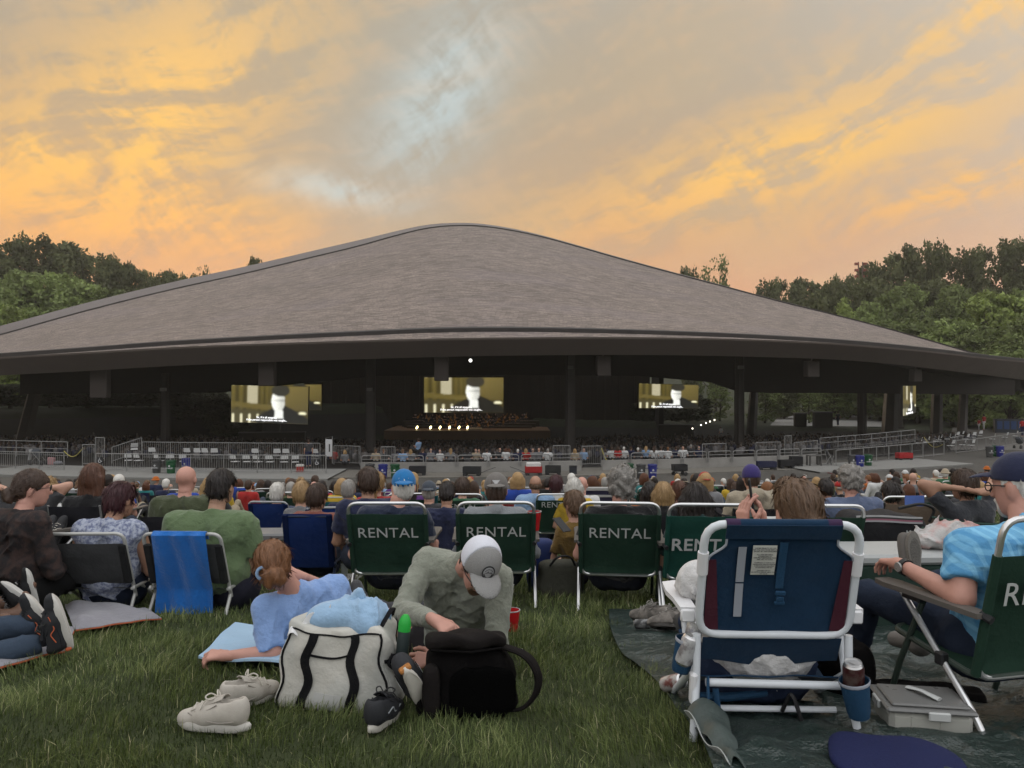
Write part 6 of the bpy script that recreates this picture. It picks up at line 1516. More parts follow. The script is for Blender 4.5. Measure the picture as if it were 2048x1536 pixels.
def plaid_mat():
    m = bpy.data.materials.new('blue_plaid'); m.use_nodes = True; T = NT(m.node_tree); b = m.node_tree.nodes['Principled BSDF']
    ob = T.n('ShaderNodeTexCoord').outputs['Object']; sp_ = T.n('ShaderNodeSeparateXYZ', i={0: ob})
    def bands(s_, f, ph): return T.m('MULTIPLY', T.smooth(T.m('SINE', T.m('ADD', T.m('MULTIPLY', s_, f), ph)), 0.1, 0.7), 0.5)
    k = T.m('ADD', bands(T.m('ADD', sp_.outputs[0], T.m('MULTIPLY', sp_.outputs[1], 0.6)), 120.0, 0.0), bands(T.m('SUBTRACT', sp_.outputs[2], T.m('MULTIPLY', sp_.outputs[1], 0.4)), 115.0, 1.0))
    c = T.mix(k, (0.075, 0.26, 0.47), (0.20, 0.46, 0.66)); m.node_tree.links.new(c, b.inputs['Base Color']); b.inputs['Roughness'].default_value = 0.9
    bp = T.n('ShaderNodeBump', i={'Strength': 0.4, 'Distance': 0.02, 'Height': T.noise(ob, 16, 4, 0.6)}); m.node_tree.links.new(bp.outputs[0], b.inputs['Normal'])
    return m
pm = person('man in navy cap, glasses and light blue plaid shirt at the right edge', rc + Vector((0.05, 0.0, 0)), R(13), J, 'short', 'white', 'pink', (0.1, 0.3, 0.5), 'short', 'trousers', (0.022, 0.030, 0.05), (0.13, 0.12, 0.11), 1.12, 0.05, 0.011, cap=('cap', (0.022, 0.026, 0.055)), hands=True, beard='white', glasses=True, seed=9, shirt_mat=plaid_mat(), collar=True, folds=0.008)
wv = np.array(J['wrL']) * 0.9 + np.array(J['elL']) * 0.1; wd = Vector(J['wrL'] - J['elL']).normalized()
wt = MB().tube([Vector(wv) - wd * 0.011, Vector(wv) + wd * 0.011], 0.036, 16).build('watch', M_blk, pm)
MB().lathe([(0.0005, 0.0), (0.019, 0.0), (0.021, 0.004), (0.019, 0.009), (0.0005, 0.009)], 18, Vector(wv) + Vector((-0.034, -0.004, 0.004)), (0, R(-90), 0)).build('watch_face', mat('watch_silver', (0.28, 0.29, 0.28), 0.3, metal=0.5), wt)
# the raised sole of his crossed foot
def sole_mesh(L=0.27, w=0.095, th=0.022):
    poly = []
    for t in np.linspace(0, 2 * math.pi, 28)[:-1]:
        yy = math.cos(t) * L / 2; ww = w / 2 * (0.86 + 0.16 * (yy / (L / 2)) - 0.14 * math.exp(-((yy + 0.03) / 0.045) ** 2))
        poly.append((math.sin(t) * ww * (1 if abs(math.sin(t)) < 1 else 1), yy))
    return poly
fs_o = thing('canvas_shoe', 'grey canvas shoe resting sole-up against the plastic bag on the cooler', 'shoe', P(1828, 1112, 4.3), 0, None, (R(78), R(4), R(8)))
MB().prism(sole_mesh(), -0.012, 0.012).build('sole', mat('grey_rubber', (0.15, 0.14, 0.125), 0.8, var=0.15, bump=0.5, bscale=60), fs_o)
MB().prism([(x * 0.72, y_ * 0.72) for x, y_ in sole_mesh()], 0.011, 0.014).build('tread', mat('grey_tread', (0.10, 0.094, 0.085), 0.85, var=0.2, bump=0.6, bscale=80), fs_o)
soft_box((0.09, 0.26, 0.08), 8, 3.0, lambda v, u: v + Vector((0, 0, -0.05 - 0.02 * u.y))).build('upper', mat('grey_canvas', (0.12, 0.11, 0.10), 0.9), fs_o)

# ---- cooler, plastic bag, wagon bag behind
ck = Vector((2.42, 4.95, gz(2.42, 4.95)))
o = thing('cooler', 'dark green cooler with a white lid behind the blue chair', 'cooler', ck, R(2))
MB().box((0, 0, 0.24), (0.80, 0.40, 0.46), None, 0.025).build('body', mat('cooler_green', (0.012, 0.030, 0.022), 0.5, var=0.1), o)
ld = MB().box((0, 0, 0.495), (0.84, 0.43, 0.065), None, 0.018).build('lid', mat('cooler_white', (0.34, 0.35, 0.345), 0.5, var=0.06), o)
MB().box((-0.05, -0.217, 0.49), (0.10, 0.012, 0.04), None, 0.004).build('latch', mat('cooler_white', ()), ld)
o = thing('plastic_bag', 'crumpled white and red plastic bag on the cooler lid', 'bag', ck + Vector((0.34, -0.03, 0.528)))
S = SDF(0.011); S.ell((0, 0, 0.08), (0.17, 0.12, 0.10), None, 0.05); S.ell((-0.14, 0, 0.05), (0.10, 0.10, 0.06), None, 0.05); S.ell((0.13, 0.0, 0.05), (0.12, 0.10, 0.07), None, 0.05); S.plane((0, 0, 0.0), (0, 0, -1)); S.noise = fold_noise(8, 0.022, 1.3)
v, f = S.mesh(); link('bag', mesh_np('bag', v, f, mat('thin_plastic', (0.42, 0.41, 0.40), 0.35, var=0.1, col2=(0.40, 0.17, 0.15), mscale=6, bump=0.6, bscale=24, bdist=0.02)), o)
wl = Vector((P(1758, 1045, 6.3).x, 6.3, gz(2.9, 6.3)))
o = thing('folding_wagon', 'black folding wagon with a pink and white striped strap and white lettering', 'wagon', wl, R(-3))
soft_box((0.62, 0.46, 0.34), 10, 5, lambda v, u: v + Vector((0, 0, 0.52 + 0.015 * math.sin(u.x * 7)))).build('body', mat('black_nylon', (0.012, 0.012, 0.014), 0.8, var=0.2, bump=0.4, bscale=16, bdist=0.02), o)
for i_, cc in enumerate(((0.35, 0.35, 0.36), (0.30, 0.12, 0.16), (0.05, 0.05, 0.05), (0.40, 0.40, 0.40))): MB().sheet(lambda u, v: (-0.27 + 0.50 * u, -0.245, 0.648 + 0.013 * (i_ + v) + 0.006 * math.sin(u * 5)), 12, 1, 0.004).build('strap_stripe', mat('stripe%d' % i_, cc, 0.85), o)
MB().tube([(0.30, -0.2, 0.65), (0.34, -0.22, 0.76), (0.22, -0.24, 0.80), (0.05, -0.24, 0.76)], 0.012, 8, fil=0.05).build('handle', M_blk, o)
for s in (-1, 1):
    for t in (-1, 1): MB().lathe([(0.10, -0.025), (0.11, -0.015), (0.11, 0.015), (0.10, 0.025)], 16, (s * 0.24, t * 0.24, 0.11), (R(90), 0, 0)).build('wheel', M_blk, o)
lettering('MAC', 0.05, o, (0.17, -0.2365, 0.57), (R(90), 0, 0), M_letter, 1.3, 0.001)
# camo shoes on the tarp
M_camo = mat('camo_canvas', (0.20, 0.18, 0.16), 0.9, var=0.3, vscale=30, col2=(0.10, 0.09, 0.08), mscale=20)
# ---- sneakers: upper, sole, tongue, laces
def sneaker(label, loc, rot, up=(0.4, 0.37, 0.32), so=(0.5, 0.48, 0.44), lace=(0.45, 0.42, 0.36), heel=None, L=0.30, side=1, swoosh=None, group=None, low=1.0, m_up=None, cat='shoe'):
    o = thing('sneaker', label, cat, loc, 0, group, rot)
    S = SDF(0.006); k = L / 0.30
    S.cone((0, 0.105 * k, 0.032), (0, 0.02 * k, 0.048), 0.034, 0.045, 0.03); S.cone((0, 0.02 * k, 0.055), (0, -0.095 * k, 0.060), 0.045, 0.042, 0.03)
    S.cone((0, -0.02 * k, 0.075), (0, -0.10 * k, 0.098 * low), 0.036, 0.038, 0.03); S.cone((0, 0.10 * k, 0.032), (0.006 * side, 0.126 * k, 0.030), 0.035, 0.027, 0.02)
    S.ell((0, -0.068 * k, 0.140 * low), (0.028, 0.056, 0.060), None, 0.010, 's')
    S.plane((0, 0, 0.020), (0, 0, -1)); S.plane((0, -0.06, 0.124 * low), (0, 0.30, 1))
    v, f = S.mesh(); uo = link('upper', mesh_np('upper', v, f, m_up or M_shoe), o, None, up)
    poly = sole_mesh(L * 0.985, 0.094 * k)
    b = MB(); n = len(poly)
    ring = []
    for z, s_ in ((0.0, 0.93), (0.006, 0.99), (0.022, 1.0), (0.030, 0.96)):
        ring += [(x * s_, y_ * s_, z + (0.012 * max(0, (abs(y_) - 0.10 * k) / 0.05) ** 1.5 if y_ > 0 else 0.006 * max(0, (abs(y_) - 0.11 * k) / 0.04))) for x, y_ in poly]
    fs = [tuple(range(n))[::-1], tuple(range(3 * n, 4 * n))] + [(r_ * n + i, r_ * n + (i + 1) % n, (r_ + 1) * n + (i + 1) % n, (r_ + 1) * n + i) for r_ in range(3) for i in range(n)]
    b.add(ring, [f_[::-1] for f_ in fs]); b.build('sole', M_sole, o, 50, color=so)
    b = MB(); b.sheet(lambda u, v: ((u - 0.5) * 0.055, (0.075 - 0.125 * v) * k, 0.083 + 0.052 * v * low - abs(u - 0.5) ** 2 * 0.06), 4, 8, 0.004); b.build('tongue', M_shoe, uo, color=tuple(c * 0.9 for c in up))
    lo = MB()
    for i in range(5):
        t = i / 4; y_ = (0.070 - 0.085 * t) * k; z = 0.090 + 0.028 * t
        lo.tube([(-0.026, y_ - 0.008, z - 0.012), (0, y_, z + 0.004), (0.026, y_ - 0.008, z - 0.012)], 0.0032, 6)
    for s in (-1, 1): lo.tube([(0, -0.015 * k, 0.125), (s * 0.02, 0.0, 0.143), (s * 0.042, 0.012, 0.132), (s * 0.034, -0.005, 0.118), (s * 0.008, -0.012, 0.122)], 0.003, 6, fil=0.012); lo.tube([(0, -0.015 * k, 0.125), (s * 0.028, 0.02, 0.115), (s * 0.047, 0.03, 0.085)], 0.003, 6, fil=0.01)
    lo.build('lace', M_cloth, uo, color=lace)
    for s in (-1, 1):
        MB().tube([(s * 0.047, -0.11 * k, 0.050), (s * 0.049, -0.05 * k, 0.040), (s * 0.046, 0.03 * k, 0.046), (s * 0.030, 0.085 * k, 0.064)], 0.0024, 5, fil=0.02).build('seam', M_shoe, uo, color=tuple(c * 0.7 for c in up))
        MB().tube([(s * 0.034, 0.055 * k, 0.072), (s * 0.042, 0.0, 0.082), (s * 0.038, -0.035 * k, 0.104)], 0.0030, 5, fil=0.02).build('eyelet_band', M_shoe, uo, color=tuple(c * 0.8 for c in up))
    if heel: MB().box((0, -0.135 * k, 0.03), (0.05, 0.02, 0.03), None, 0.006).build('heel_patch', M_sole, o, color=heel)
    if swoosh:
        for s in (-1, 1): MB().tube([(s * 0.048, -0.075 * k, 0.066), (s * 0.0505, -0.03 * k, 0.080), (s * 0.0495, -0.01 * k, 0.052), (s * 0.047, 0.055 * k, 0.062)], 0.0028, 6, fil=0.012).build('side_mark', M_sole, uo, color=swoosh)
    return o
def on(x, y, dz=0.0):
    X, D = px2g(x, y); return Vector((X, D, gz(X, D) + dz))
BE = dict(up=(0.40, 0.37, 0.325), so=(0.47, 0.45, 0.41), lace=(0.46, 0.43, 0.37))
sneaker('cream running shoe on the grass in front, toe pointing left', on(428, 1464, 0.012), (R(-3), R(4), R(72)), L=0.345, side=1, **BE)
sneaker('cream running shoe turned away, behind its mate beside the tote bag', on(498, 1412, 0.012), (0, R(6), R(-38)), L=0.30, side=-1, **BE)
DKS = dict(up=(0.020, 0.021, 0.024), so=(0.46, 0.44, 0.39), lace=(0.03, 0.03, 0.03))
sneaker('dark running shoe standing heel to the viewer beside the black backpack', on(768, 1452, 0.012), (R(-4), 0, R(-14)), L=0.29, swoosh=(0.25, 0.27, 0.28), **DKS)
sneaker('dark running shoe tipped up on its toe with white sole showing', on(838, 1448, 0.13), (R(-62), R(-30), R(20)), L=0.29, swoosh=(0.6, 0.62, 0.62), heel=(0.32, 0.13, 0.03), **DKS)
CM = dict(up=(0.12, 0.11, 0.10), so=(0.05, 0.045, 0.04), lace=(0.2, 0.19, 0.17))
sneaker('camouflage slip-on shoe on the tarp, farther one', Vector((0.86, 4.86, gz(0.86, 4.86) + 0.075)), (0, 0, R(60)), L=0.27, low=0.95, m_up=M_camo, **CM)
sneaker('camouflage slip-on shoe on the tarp tipped over, nearer one', Vector((0.94, 4.62, gz(0.9, 4.6) + 0.085)), (0, R(35), R(85)), L=0.27, low=0.95, m_up=M_camo, **CM)

# ---- tote bag
tb = on(672, 1424); tb.z -= 0.005
tote = thing('tote_bag', 'off-white canvas tote bag with black straps, stuffed with a blue cloth', 'bag', tb + Vector((0, 0.11, 0)), R(-9))
M_can = mat('natural_canvas', (0.47, 0.455, 0.41), 0.92, var=0.10, vscale=6, bump=0.5, bscale=10, bdist=0.025, col2=(0.40, 0.40, 0.37), mscale=4)
def tote_def(v, u):
    t = (u.z + 1) / 2
    v.x *= 1.06 - 0.17 * t; v.y *= 1.06 - 0.25 * t
    v.z += 0.18 - 0.015 * math.cos(u.x * 3) * t
    v.y += 0.012 * math.sin(u.x * 5 + 1) * math.sin(u.z * 3) - 0.01 * math.sin(u.x * 9) * t; v.x += 0.012 * math.sin(u.z * 6 + u.y * 3)
    return v
soft_box((0.50, 0.24, 0.365), 16, 9, tote_def).build('bag_body', M_can, tote)
def tote_pt(x, z, off=0.006, side=0):
    """a point on the front (side 0) or right (side 1) face, x and z in -1..1"""
    u = Vector((x, -1, z)) if side == 0 else Vector((1, x, z)); p = 9
    l = (abs(u.x) ** p + abs(u.y) ** p + abs(u.z) ** p) ** (1 / p); u = u / l
    v = tote_def(Vector((u.x * 0.25, u.y * 0.12, u.z * 0.1825)), u)
    return v + (Vector((0, -off, 0)) if side == 0 else Vector((off, 0, 0)))
M_strap = mat('black_webbing', (0.008, 0.008, 0.009), 0.85, spec=0.12, var=0.2, vscale=30, bump=0.4, bscale=160)
for x0, sl in ((-0.50, 0.10), (0.36, 0.03)):
    MB().sheet(lambda u, v: tote_pt(x0 + 0.085 * (u - 0.5) * 2 * 0.9 + sl * v, -0.985 + 1.86 * v), 3, 18, 0.004).build('strap', M_strap, tote)
MB().sheet(lambda u, v: tote_pt(-0.42 + 0.74 * u, 0.36 - 0.07 * math.sin(math.pi * u) + 0.05 * v, 0.008), 12, 1, 0.004).build('pocket_edge', M_strap, tote)
for z0 in (0.86,): MB().sheet(lambda u, v: tote_pt(-0.95 + 1.9 * u, z0 + 0.05 * v - 0.03 * math.sin(math.pi * u), 0.004), 20, 1, 0.003).build('top_binding', M_strap, tote)
for x0 in (-0.97, 0.97): MB().tube([tote_pt(x0, z, 0.003) for z in np.linspace(-0.95, 0.9, 14)], 0.005, 6).build('seam_binding', M_strap, tote)
MB().tube([tote_pt(0.93, z, 0.003, 1) for z in np.linspace(-0.95, 0.95, 14)], 0.005, 6).build('seam_binding', M_strap, tote)
MB().sheet(lambda u, v: tote_pt(-0.30 + 0.5 * u, -0.92 + 0.42 * v, 0.005), 4, 4, 0.002).build('faded_patch', mat('faded_patch', (0.40, 0.40, 0.385), 0.9, var=0.05), tote)
pk = MB().sheet(lambda u, v: tote_pt(-0.92 + 1.84 * u, 0.18 + 0.08 * (1 - v) - 0.1 * math.sin(math.pi * u), 0.010 + 0.02 * math.sin(math.pi * u), 1), 10, 1, 0.006).build('side_pocket_edge', M_strap, tote)
MB().sheet(lambda u, v: tote_pt(-0.92 + 1.84 * u, -0.85 + 1.03 * v, 0.006 + 0.024 * math.sin(math.pi * u) * v, 1), 10, 8, 0.004).build('side_pocket', M_can, tote)
# handle standing up at the right
MB().tube([(0.20, -0.06, 0.36), (0.235, 0.0, 0.435), (0.20, 0.07, 0.37)], 0.014, 8, fil=0.05, sx=0.35).build('handle', M_strap, tote)
tl_ = Vector(tote.location)
cl = thing('blue_shirt', 'crumpled light blue cloth heaped on top of the tote bag', 'cloth', tl_ + Vector((0.02, 0.02, 0.345)))
S = SDF(0.008); S.ell((0.0, 0, 0.03), (0.15, 0.10, 0.075), None, 0.06); S.ell((0.09, -0.02, 0.035), (0.09, 0.09, 0.07), None, 0.05); S.ell((-0.10, 0, 0.02), (0.08, 0.09, 0.05), None, 0.05); S.ell((0.10, -0.09, 0.0), (0.07, 0.05, 0.06), None, 0.04); S.noise = fold_noise(15, 0.012, 1.1)
v, f = S.mesh(); link('folds', mesh_np('folds', v, f, mat('blue_cotton', (0.24, 0.37, 0.52), 0.85, var=0.10, vscale=6, bump=0.5, bscale=12, bdist=0.03, sheen=0.2)), cl)
S = SDF(0.007); S.cone((0.0, 0, 0.05), (0.045, 0.01, 0.105), 0.045, 0.028, 0.04); S.cone((0.045, 0.01, 0.105), (0.05, 0.0, 0.13), 0.028, 0.02, 0.02); S.noise = fold_noise(5, 0.008, 2.2)
v, f = S.mesh(); link('knot', mesh_np('knot', v, f, MATS['blue_cotton']), cl)
o = thing('paper_towel', 'torn white paper sticking out of the tote bag', 'paper', tl_ + Vector((-0.15, -0.06, 0.34)))
MB().sheet(lambda u, v: (-0.07 + 0.15 * u + 0.03 * v, -0.02 * math.sin(u * 6) + 0.02 * v, -0.03 + 0.10 * v * (0.4 + 0.8 * u) + 0.02 * math.sin(u * 9 + v * 4)), 10, 8, 0.002).build('sheet', mat('tissue', (0.66, 0.66, 0.66), 0.9, var=0.04, bump=0.4, bscale=30), o)
o = thing('spray_bottle', 'dark spray can with a bright green cap in the tote side pocket', 'bottle', tl_ + Vector((0.270, -0.075, 0.205)), 0, None, (R(-4), R(5), 0))
MB().lathe([(0.0005, 0), (0.026, 0.0), (0.027, 0.005), (0.027, 0.125), (0.024, 0.132)], 16, caps=False).build('can', mat('bottle_dark', (0.02, 0.03, 0.03), 0.45), o)
MB().lathe([(0.027, 0.128), (0.0275, 0.16), (0.024, 0.175), (0.017, 0.19), (0.010, 0.198), (0.0005, 0.199)], 16, caps=False).build('cap', mat('cap_green', (0.02, 0.35, 0.045), 0.4, var=0.04), o)
o = thing('dark_keys', 'bunch of black straps and clips hanging on the tote side pocket', 'keys', tl_ + Vector((0.262, -0.125, 0.235)))
b = MB()
for i_ in range(5): b.tube([(0.01 * i_ - 0.02, 0, 0.02), (0.018 * i_ - 0.04, -0.012, -0.02 - 0.008 * (i_ % 3)), (0.01 * i_ - 0.015, 0.0, -0.045)], 0.007, 6, fil=0.02)
b.build('straps', M_strap, o)

# ---- black backpack
bp0 = on(925, 1446)
bp = thing('backpack', 'black backpack standing open on the grass with its lid bent over', 'backpack', bp0 + Vector((0.02, 0.13, 0.0)), R(6)); bp.scale = (1.06, 1.0, 0.90)
M_bpk = mat('black_pack', (0.005, 0.0045, 0.0045), 0.95, spec=0.06, var=0.3, vscale=10, bump=0.5, bscale=18, bdist=0.02); M_bpb = mat('dark_brown_pack', (0.011, 0.0092, 0.0088), 0.9, spec=0.1, var=0.25, vscale=12, bump=0.4, bscale=20, bdist=0.02)
def bdef(v, u): return Vector((v.x * (1.0 - 0.10 * u.z) + 0.008 * math.sin(u.z * 7), v.y * (1 - 0.12 * u.z) + 0.012 * math.sin(u.x * 6), v.z + 0.155))
soft_box((0.36, 0.25, 0.31), 12, 4.0, bdef).build('main_body', M_bpk, bp)
soft_box((0.255, 0.05, 0.22), 10, 4.0, lambda v, u: v + Vector((0.045, -0.128, 0.135 + 0.004 * math.sin(u.x * 9)))).build('front_pocket', mat('mesh_black', (0.002, 0.002, 0.002), 0.95, spec=0.03, bump=0.6, bscale=200), bp)
soft_box((0.07, 0.10, 0.24), 8, 3.5, lambda v, u: v + Vector((-0.150, -0.10, 0.135))).build('side_pocket', M_bpb, bp)
ld = soft_box((0.32, 0.20, 0.085), 12, 3.0, lambda v, u: v + Vector((-0.015, -0.03, 0.335 + 0.01 * math.sin(u.x * 6 + u.y * 3) - 0.02 * u.y))).build('lid', M_bpb, bp)
MB().tube([(-0.15, -0.115, 0.325), (0, -0.135, 0.318), (0.12, -0.115, 0.325)], 0.006, 6).build('zip', M_bpk, ld)
MB().tube([(0.13, -0.07, 0.315), (0.22, -0.11, 0.29), (0.265, -0.12, 0.20), (0.255, -0.12, 0.11), (0.20, -0.11, 0.04), (0.14, -0.09, 0.03)], [0.024, 0.030, 0.030, 0.026, 0.018, 0.014], 10, fil=0.06, sx=0.5).build('shoulder_strap', M_bpb, bp)
MB().tube([(-0.19, -0.05, 0.20), (-0.205, -0.09, 0.12), (-0.19, -0.10, 0.03)], 0.014, 8, fil=0.05, sx=0.4).build('side_strap', M_bpk, bp)

# ---- pale blue ground cloth under the woman
gm = mat('pale_blue_cloth', (0.30, 0.43, 0.56), 0.85, var=0.08, bump=0.4, bscale=14, bdist=0.02)
def bfn(u, v):
    a = Vector(px2g(396, 1332)); b_ = Vector(px2g(640, 1362)); c_ = Vector(px2g(470, 1268)); d_ = Vector(px2g(800, 1262))
    p = a.lerp(b_, u).lerp(c_.lerp(d_, u), v); return p.x, p.y
ground_sheet('picnic_cloth', 'pale blue quilted cloth under the reclining woman', 'cloth', bfn, 24, 18, gm, 0.03, 0.012, wr=0.012, f=8, edge=0.03)

# ---- reclining woman in a blue T-shirt
def W3(x, y, D): p = P(x, y, D); return V3(p.x, p.y, p.z)
J = {}
org = Vector((-1.05, 4.3, gz(-1.05, 4.3)))
def L3(x, y, D): return W3(x, y, D) - np.array(org)
J['head'] = L3(548, 1132, 4.12); J['hR'] = rotm(6, 4, -10)
J['neck'] = L3(585, 1180, 4.22); J['shL'] = L3(528, 1216, 4.12); J['shR'] = L3(672, 1176, 4.42); J['chest'] = L3(625, 1246, 4.32); J['pelvis'] = L3(715, 1262, 4.72)
J['hipL'] = L3(705, 1282, 4.70); J['hipR'] = L3(745, 1240, 4.78)
J['elL'] = L3(545, 1306, 4.05); J['wrL'] = L3(455, 1312, 4.0); J['hdL'] = V3(-0.95, -0.1, 0.05)
J['elR'] = L3(612, 1205, 4.75); J['wrR'] = L3(598, 1158, 4.36); J['hdR'] = V3(-0.3, 0.3, 0.9)
J['elR'] = L3(668, 1185, 4.66); J['wrR'] = L3(602, 1152, 4.38); J['hdR'] = V3(-0.8, -0.2, 0.3)
J['knL'] = L3(850, 1222, 5.15); J['knR'] = L3(870, 1215, 5.15); J['anL'] = L3(930, 1212, 5.4); J['anR'] = L3(945, 1210, 5.4); J['toeL'] = J['anL'] + V3(.12, .1, 0); J['toeR'] = J['anR'] + V3(.12, .1, 0)
wom = person('woman with ginger bun in a light blue T-shirt reclining on one elbow on the grass', org, 0, J, 'bun', 'ginger', 'pink', (0.205, 0.315, 0.56), 'short', 'trousers', (0.05, 0.05, 0.055), build=1.10, slen=0.92, h=0.0105, hands=True, hand_opts={'L': dict(nrm=V3(0, -0.3, 1), curl=48), 'R': dict(nrm=V3(0.2, -0.6, 0.4), curl=60)}, seed=12, folds=0.010)
hA = lambda x, y, z: Vector(J['head'] + J['hR'] @ V3(x, y, z))
MB().tube([hA(-0.035 + 0.030 * math.cos(t), -0.118, -0.012 + 0.030 * math.sin(t)) for t in np.linspace(0.6, 4.2, 9)], 0.009, 8).build('hair_tie', mat('scrunchie', (0.20, 0.30, 0.45), 0.9, bump=0.5, bscale=60), wom)

# ---- man with cap bending over the backpack
org2 = Vector((-0.25, 4.2, gz(-0.25, 4.2)))
def L4(x, y, D): return W3(x, y, D) - np.array(org2)
K = {}
K['head'] = L4(957, 1132, 3.74); K['hR'] = rotm(196, 42, -10)
K['neck'] = L4(930, 1122, 3.93); K['chest'] = L4(918, 1180, 4.12); K['pelvis'] = L4(925, 1292, 4.32)
K['shL'] = L4(1000, 1158, 3.96); K['shR'] = L4(852, 1122, 4.06)       # his left is on the right of the picture
K['elR'] = L4(806, 1222, 3.86); K['wrR'] = L4(868, 1240, 3.50); K['hdR'] = V3(0.62, -0.45, -0.28)
K['elL'] = L4(992, 1285, 3.86); K['wrL'] = L4(872, 1322, 3.66); K['hdL'] = V3(-0.95, -0.1, 0.05)
K['hipL'] = L4(955, 1300, 4.28); K['hipR'] = L4(880, 1298, 4.30)
K['knR'] = L4(808, 1258, 4.32); K['anR'] = L4(722, 1204, 5.05); K['toeR'] = K['anR'] + V3(-0.05, 0.10, 0.08)
K['knL'] = L4(985, 1262, 4.55); K['anL'] = L4(880, 1250, 4.8); K['toeL'] = K['anL'] + V3(-0.15, 0.0, 0)
man = person('man in grey and white trucker cap and sage long-sleeved shirt bending over the black backpack', org2, 0, K, 'short', 'brown', 'pink', (0.205, 0.215, 0.175), 'long', 'shorts', (0.025, 0.022, 0.024), (0.03, 0.03, 0.033), 1.10, 0.02, 0.0105, beard='light brown', glasses=True, hat=True, hands=True, hand_opts={'R': dict(nrm=V3(0.1, -0.35, 0.95), curl=46, spread=4), 'L': dict(nrm=V3(0, -0.8, 0.6), curl=55)}, seed=21, folds=0.009)
# long dark sock on the stretched leg
a_, b_ = K['anR'], K['knR']
S = SDF(0.010); S.cone(a_ * 0.55 + b_ * 0.45, a_, 0.060, 0.050, 0.03); S.cone(a_, K['toeR'], 0.052, 0.040, 0.03); v, f = S.mesh(); link('sock', mesh_np('sock', v, f, M_cloth), man, None, (0.055, 0.055, 0.058))
# trucker cap: grey front and brim, white mesh back, round patch
c, M = K['head'], K['hR']; A = lambda x, y, z: c + M @ V3(x, y, z)
M_mesh = mat('white_mesh', (0.56, 0.57, 0.62), 0.9, var=0.12, vscale=160); M_capg = mat('cap_grey', (0.235, 0.232, 0.225), 0.95, var=0.16, vscale=120, bump=0.3, bscale=200)
def dome(front):
    S = SDF(0.006); S.ell(A(0, -0.006, 0.042), (0.096, 0.116, 0.118), M, 0.02); S.plane(A(0, 0, 0.022), M @ V3(0, 0.12, -1)); S.plane(A(0, 0.030 if front else 0.028, 0.03), M @ V3(0, -1 if front else 1, 0.18 if not front else -0.18)); return S.mesh()
v, f = dome(False); capo = link('cap', mesh_np('cap', v, f, M_mesh), man)
v, f = dome(True); cf = link('front_panel', mesh_np('front_panel', v, f, M_capg), capo)
S = SDF(0.005); S.ell(A(0, 0.112, 0.030), (0.086, 0.108, 0.036), M, 0.02); S.ell(A(0, 0.115, 0.014), (0.115, 0.13, 0.038), M, 0.006, 's'); S.plane(A(0, 0.07, 0), M @ V3(0, -1, 0)); v, f = S.mesh(); link('brim', mesh_np('brim', v, f, M_capg), capo)
def patch_pt(r_, t, off=0.0035):
    x = r_ * math.cos(t); z = 0.088 + r_ * math.sin(t)
    yy = 0.116 * math.sqrt(max(0.02, 1 - (x / 0.096) ** 2 - ((z - 0.042) / 0.118) ** 2)) - 0.006 + off
    return Vector(A(x, yy, z))
def disc(r0, r1, off, name, m, parent, n=28):
    b = MB(); vs = []; 
    for i in range(n):
        t = 2 * math.pi * i / n; vs += [patch_pt(r0, t, off), patch_pt((r0 + r1) / 2, t, off), patch_pt(r1, t, off)]
    b.add(vs, [(3 * i + j, 3 * i + j + 1, 3 * ((i + 1) % n) + j + 1, 3 * ((i + 1) % n) + j) for i in range(n) for j in (0, 1)]); return b.build(name, m, parent)
M_pd = mat('patch_dark', (0.030, 0.030, 0.032), 0.8); M_pl2 = mat('patch_light', (0.30, 0.30, 0.30), 0.8)
pt = disc(0.0005, 0.031, 0.004, 'patch', M_pl2, capo); disc(0.0265, 0.032, 0.0052, 'patch_border', M_pd, pt)
def pquad(pts, off, name, m):
    b = MB(); b.add([patch_pt(math.hypot(x, z), math.atan2(z, x), off) for x, z in pts], [tuple(range(len(pts)))]); return b.build(name, m, pt, smooth=False)
pquad([(-0.024, -0.006), (-0.018, -0.020), (0.0, -0.027), (0.018, -0.020), (0.024, -0.006)], 0.0056, 'patch_lake', M_pd)
pquad([(-0.023, -0.004), (-0.010, 0.008), (-0.004, 0.003), (0.003, 0.012), (0.014, 0.002), (0.023, -0.004)], 0.0058, 'patch_peaks', mat('patch_mid', (0.12, 0.12, 0.12), 0.8))
for i_ in range(7):
    t = math.radians(150 - i_ * 20); pquad([(0.019 * math.cos(t) - 0.0018, 0.019 * math.sin(t) - 0.0022), (0.019 * math.cos(t) + 0.0018, 0.019 * math.sin(t) - 0.0022), (0.019 * math.cos(t) + 0.0018, 0.019 * math.sin(t) + 0.0022), (0.019 * math.cos(t) - 0.0018, 0.019 * math.sin(t) + 0.0022)], 0.0060, 'patch_letter', M_pd)

# ---- cups
def cup(label, loc, rim=(0.62, 0.62, 0.60), col=(0.42, 0.012, 0.016), s=1.0, group='red cups'):
    o = thing('party_cup', label, 'cup', loc, 0, group); o.scale = (s,) * 3
    MB().lathe([(0.0005, 0.004), (0.031, 0.0), (0.033, 0.02), (0.037, 0.055), (0.0385, 0.058), (0.045, 0.118), (0.043, 0.118), (0.037, 0.06), (0.030, 0.008)], 20, caps=False).build('cup_body', mat('cup_red_%d' % int(col[0] * 100), col, 0.4, var=0.04), o)
    MB().lathe([(0.0445, 0.114), (0.0475, 0.116), (0.0475, 0.121), (0.0430, 0.121)], 20, caps=False).build('rim', mat('cup_rim', rim, 0.4), o)
    return o
cup('red insulated tumbler with a silver rim standing in the grass', Vector((-0.002, 4.95, gz(0, 4.95))), rim=(0.4, 0.4, 0.4), s=1.15)
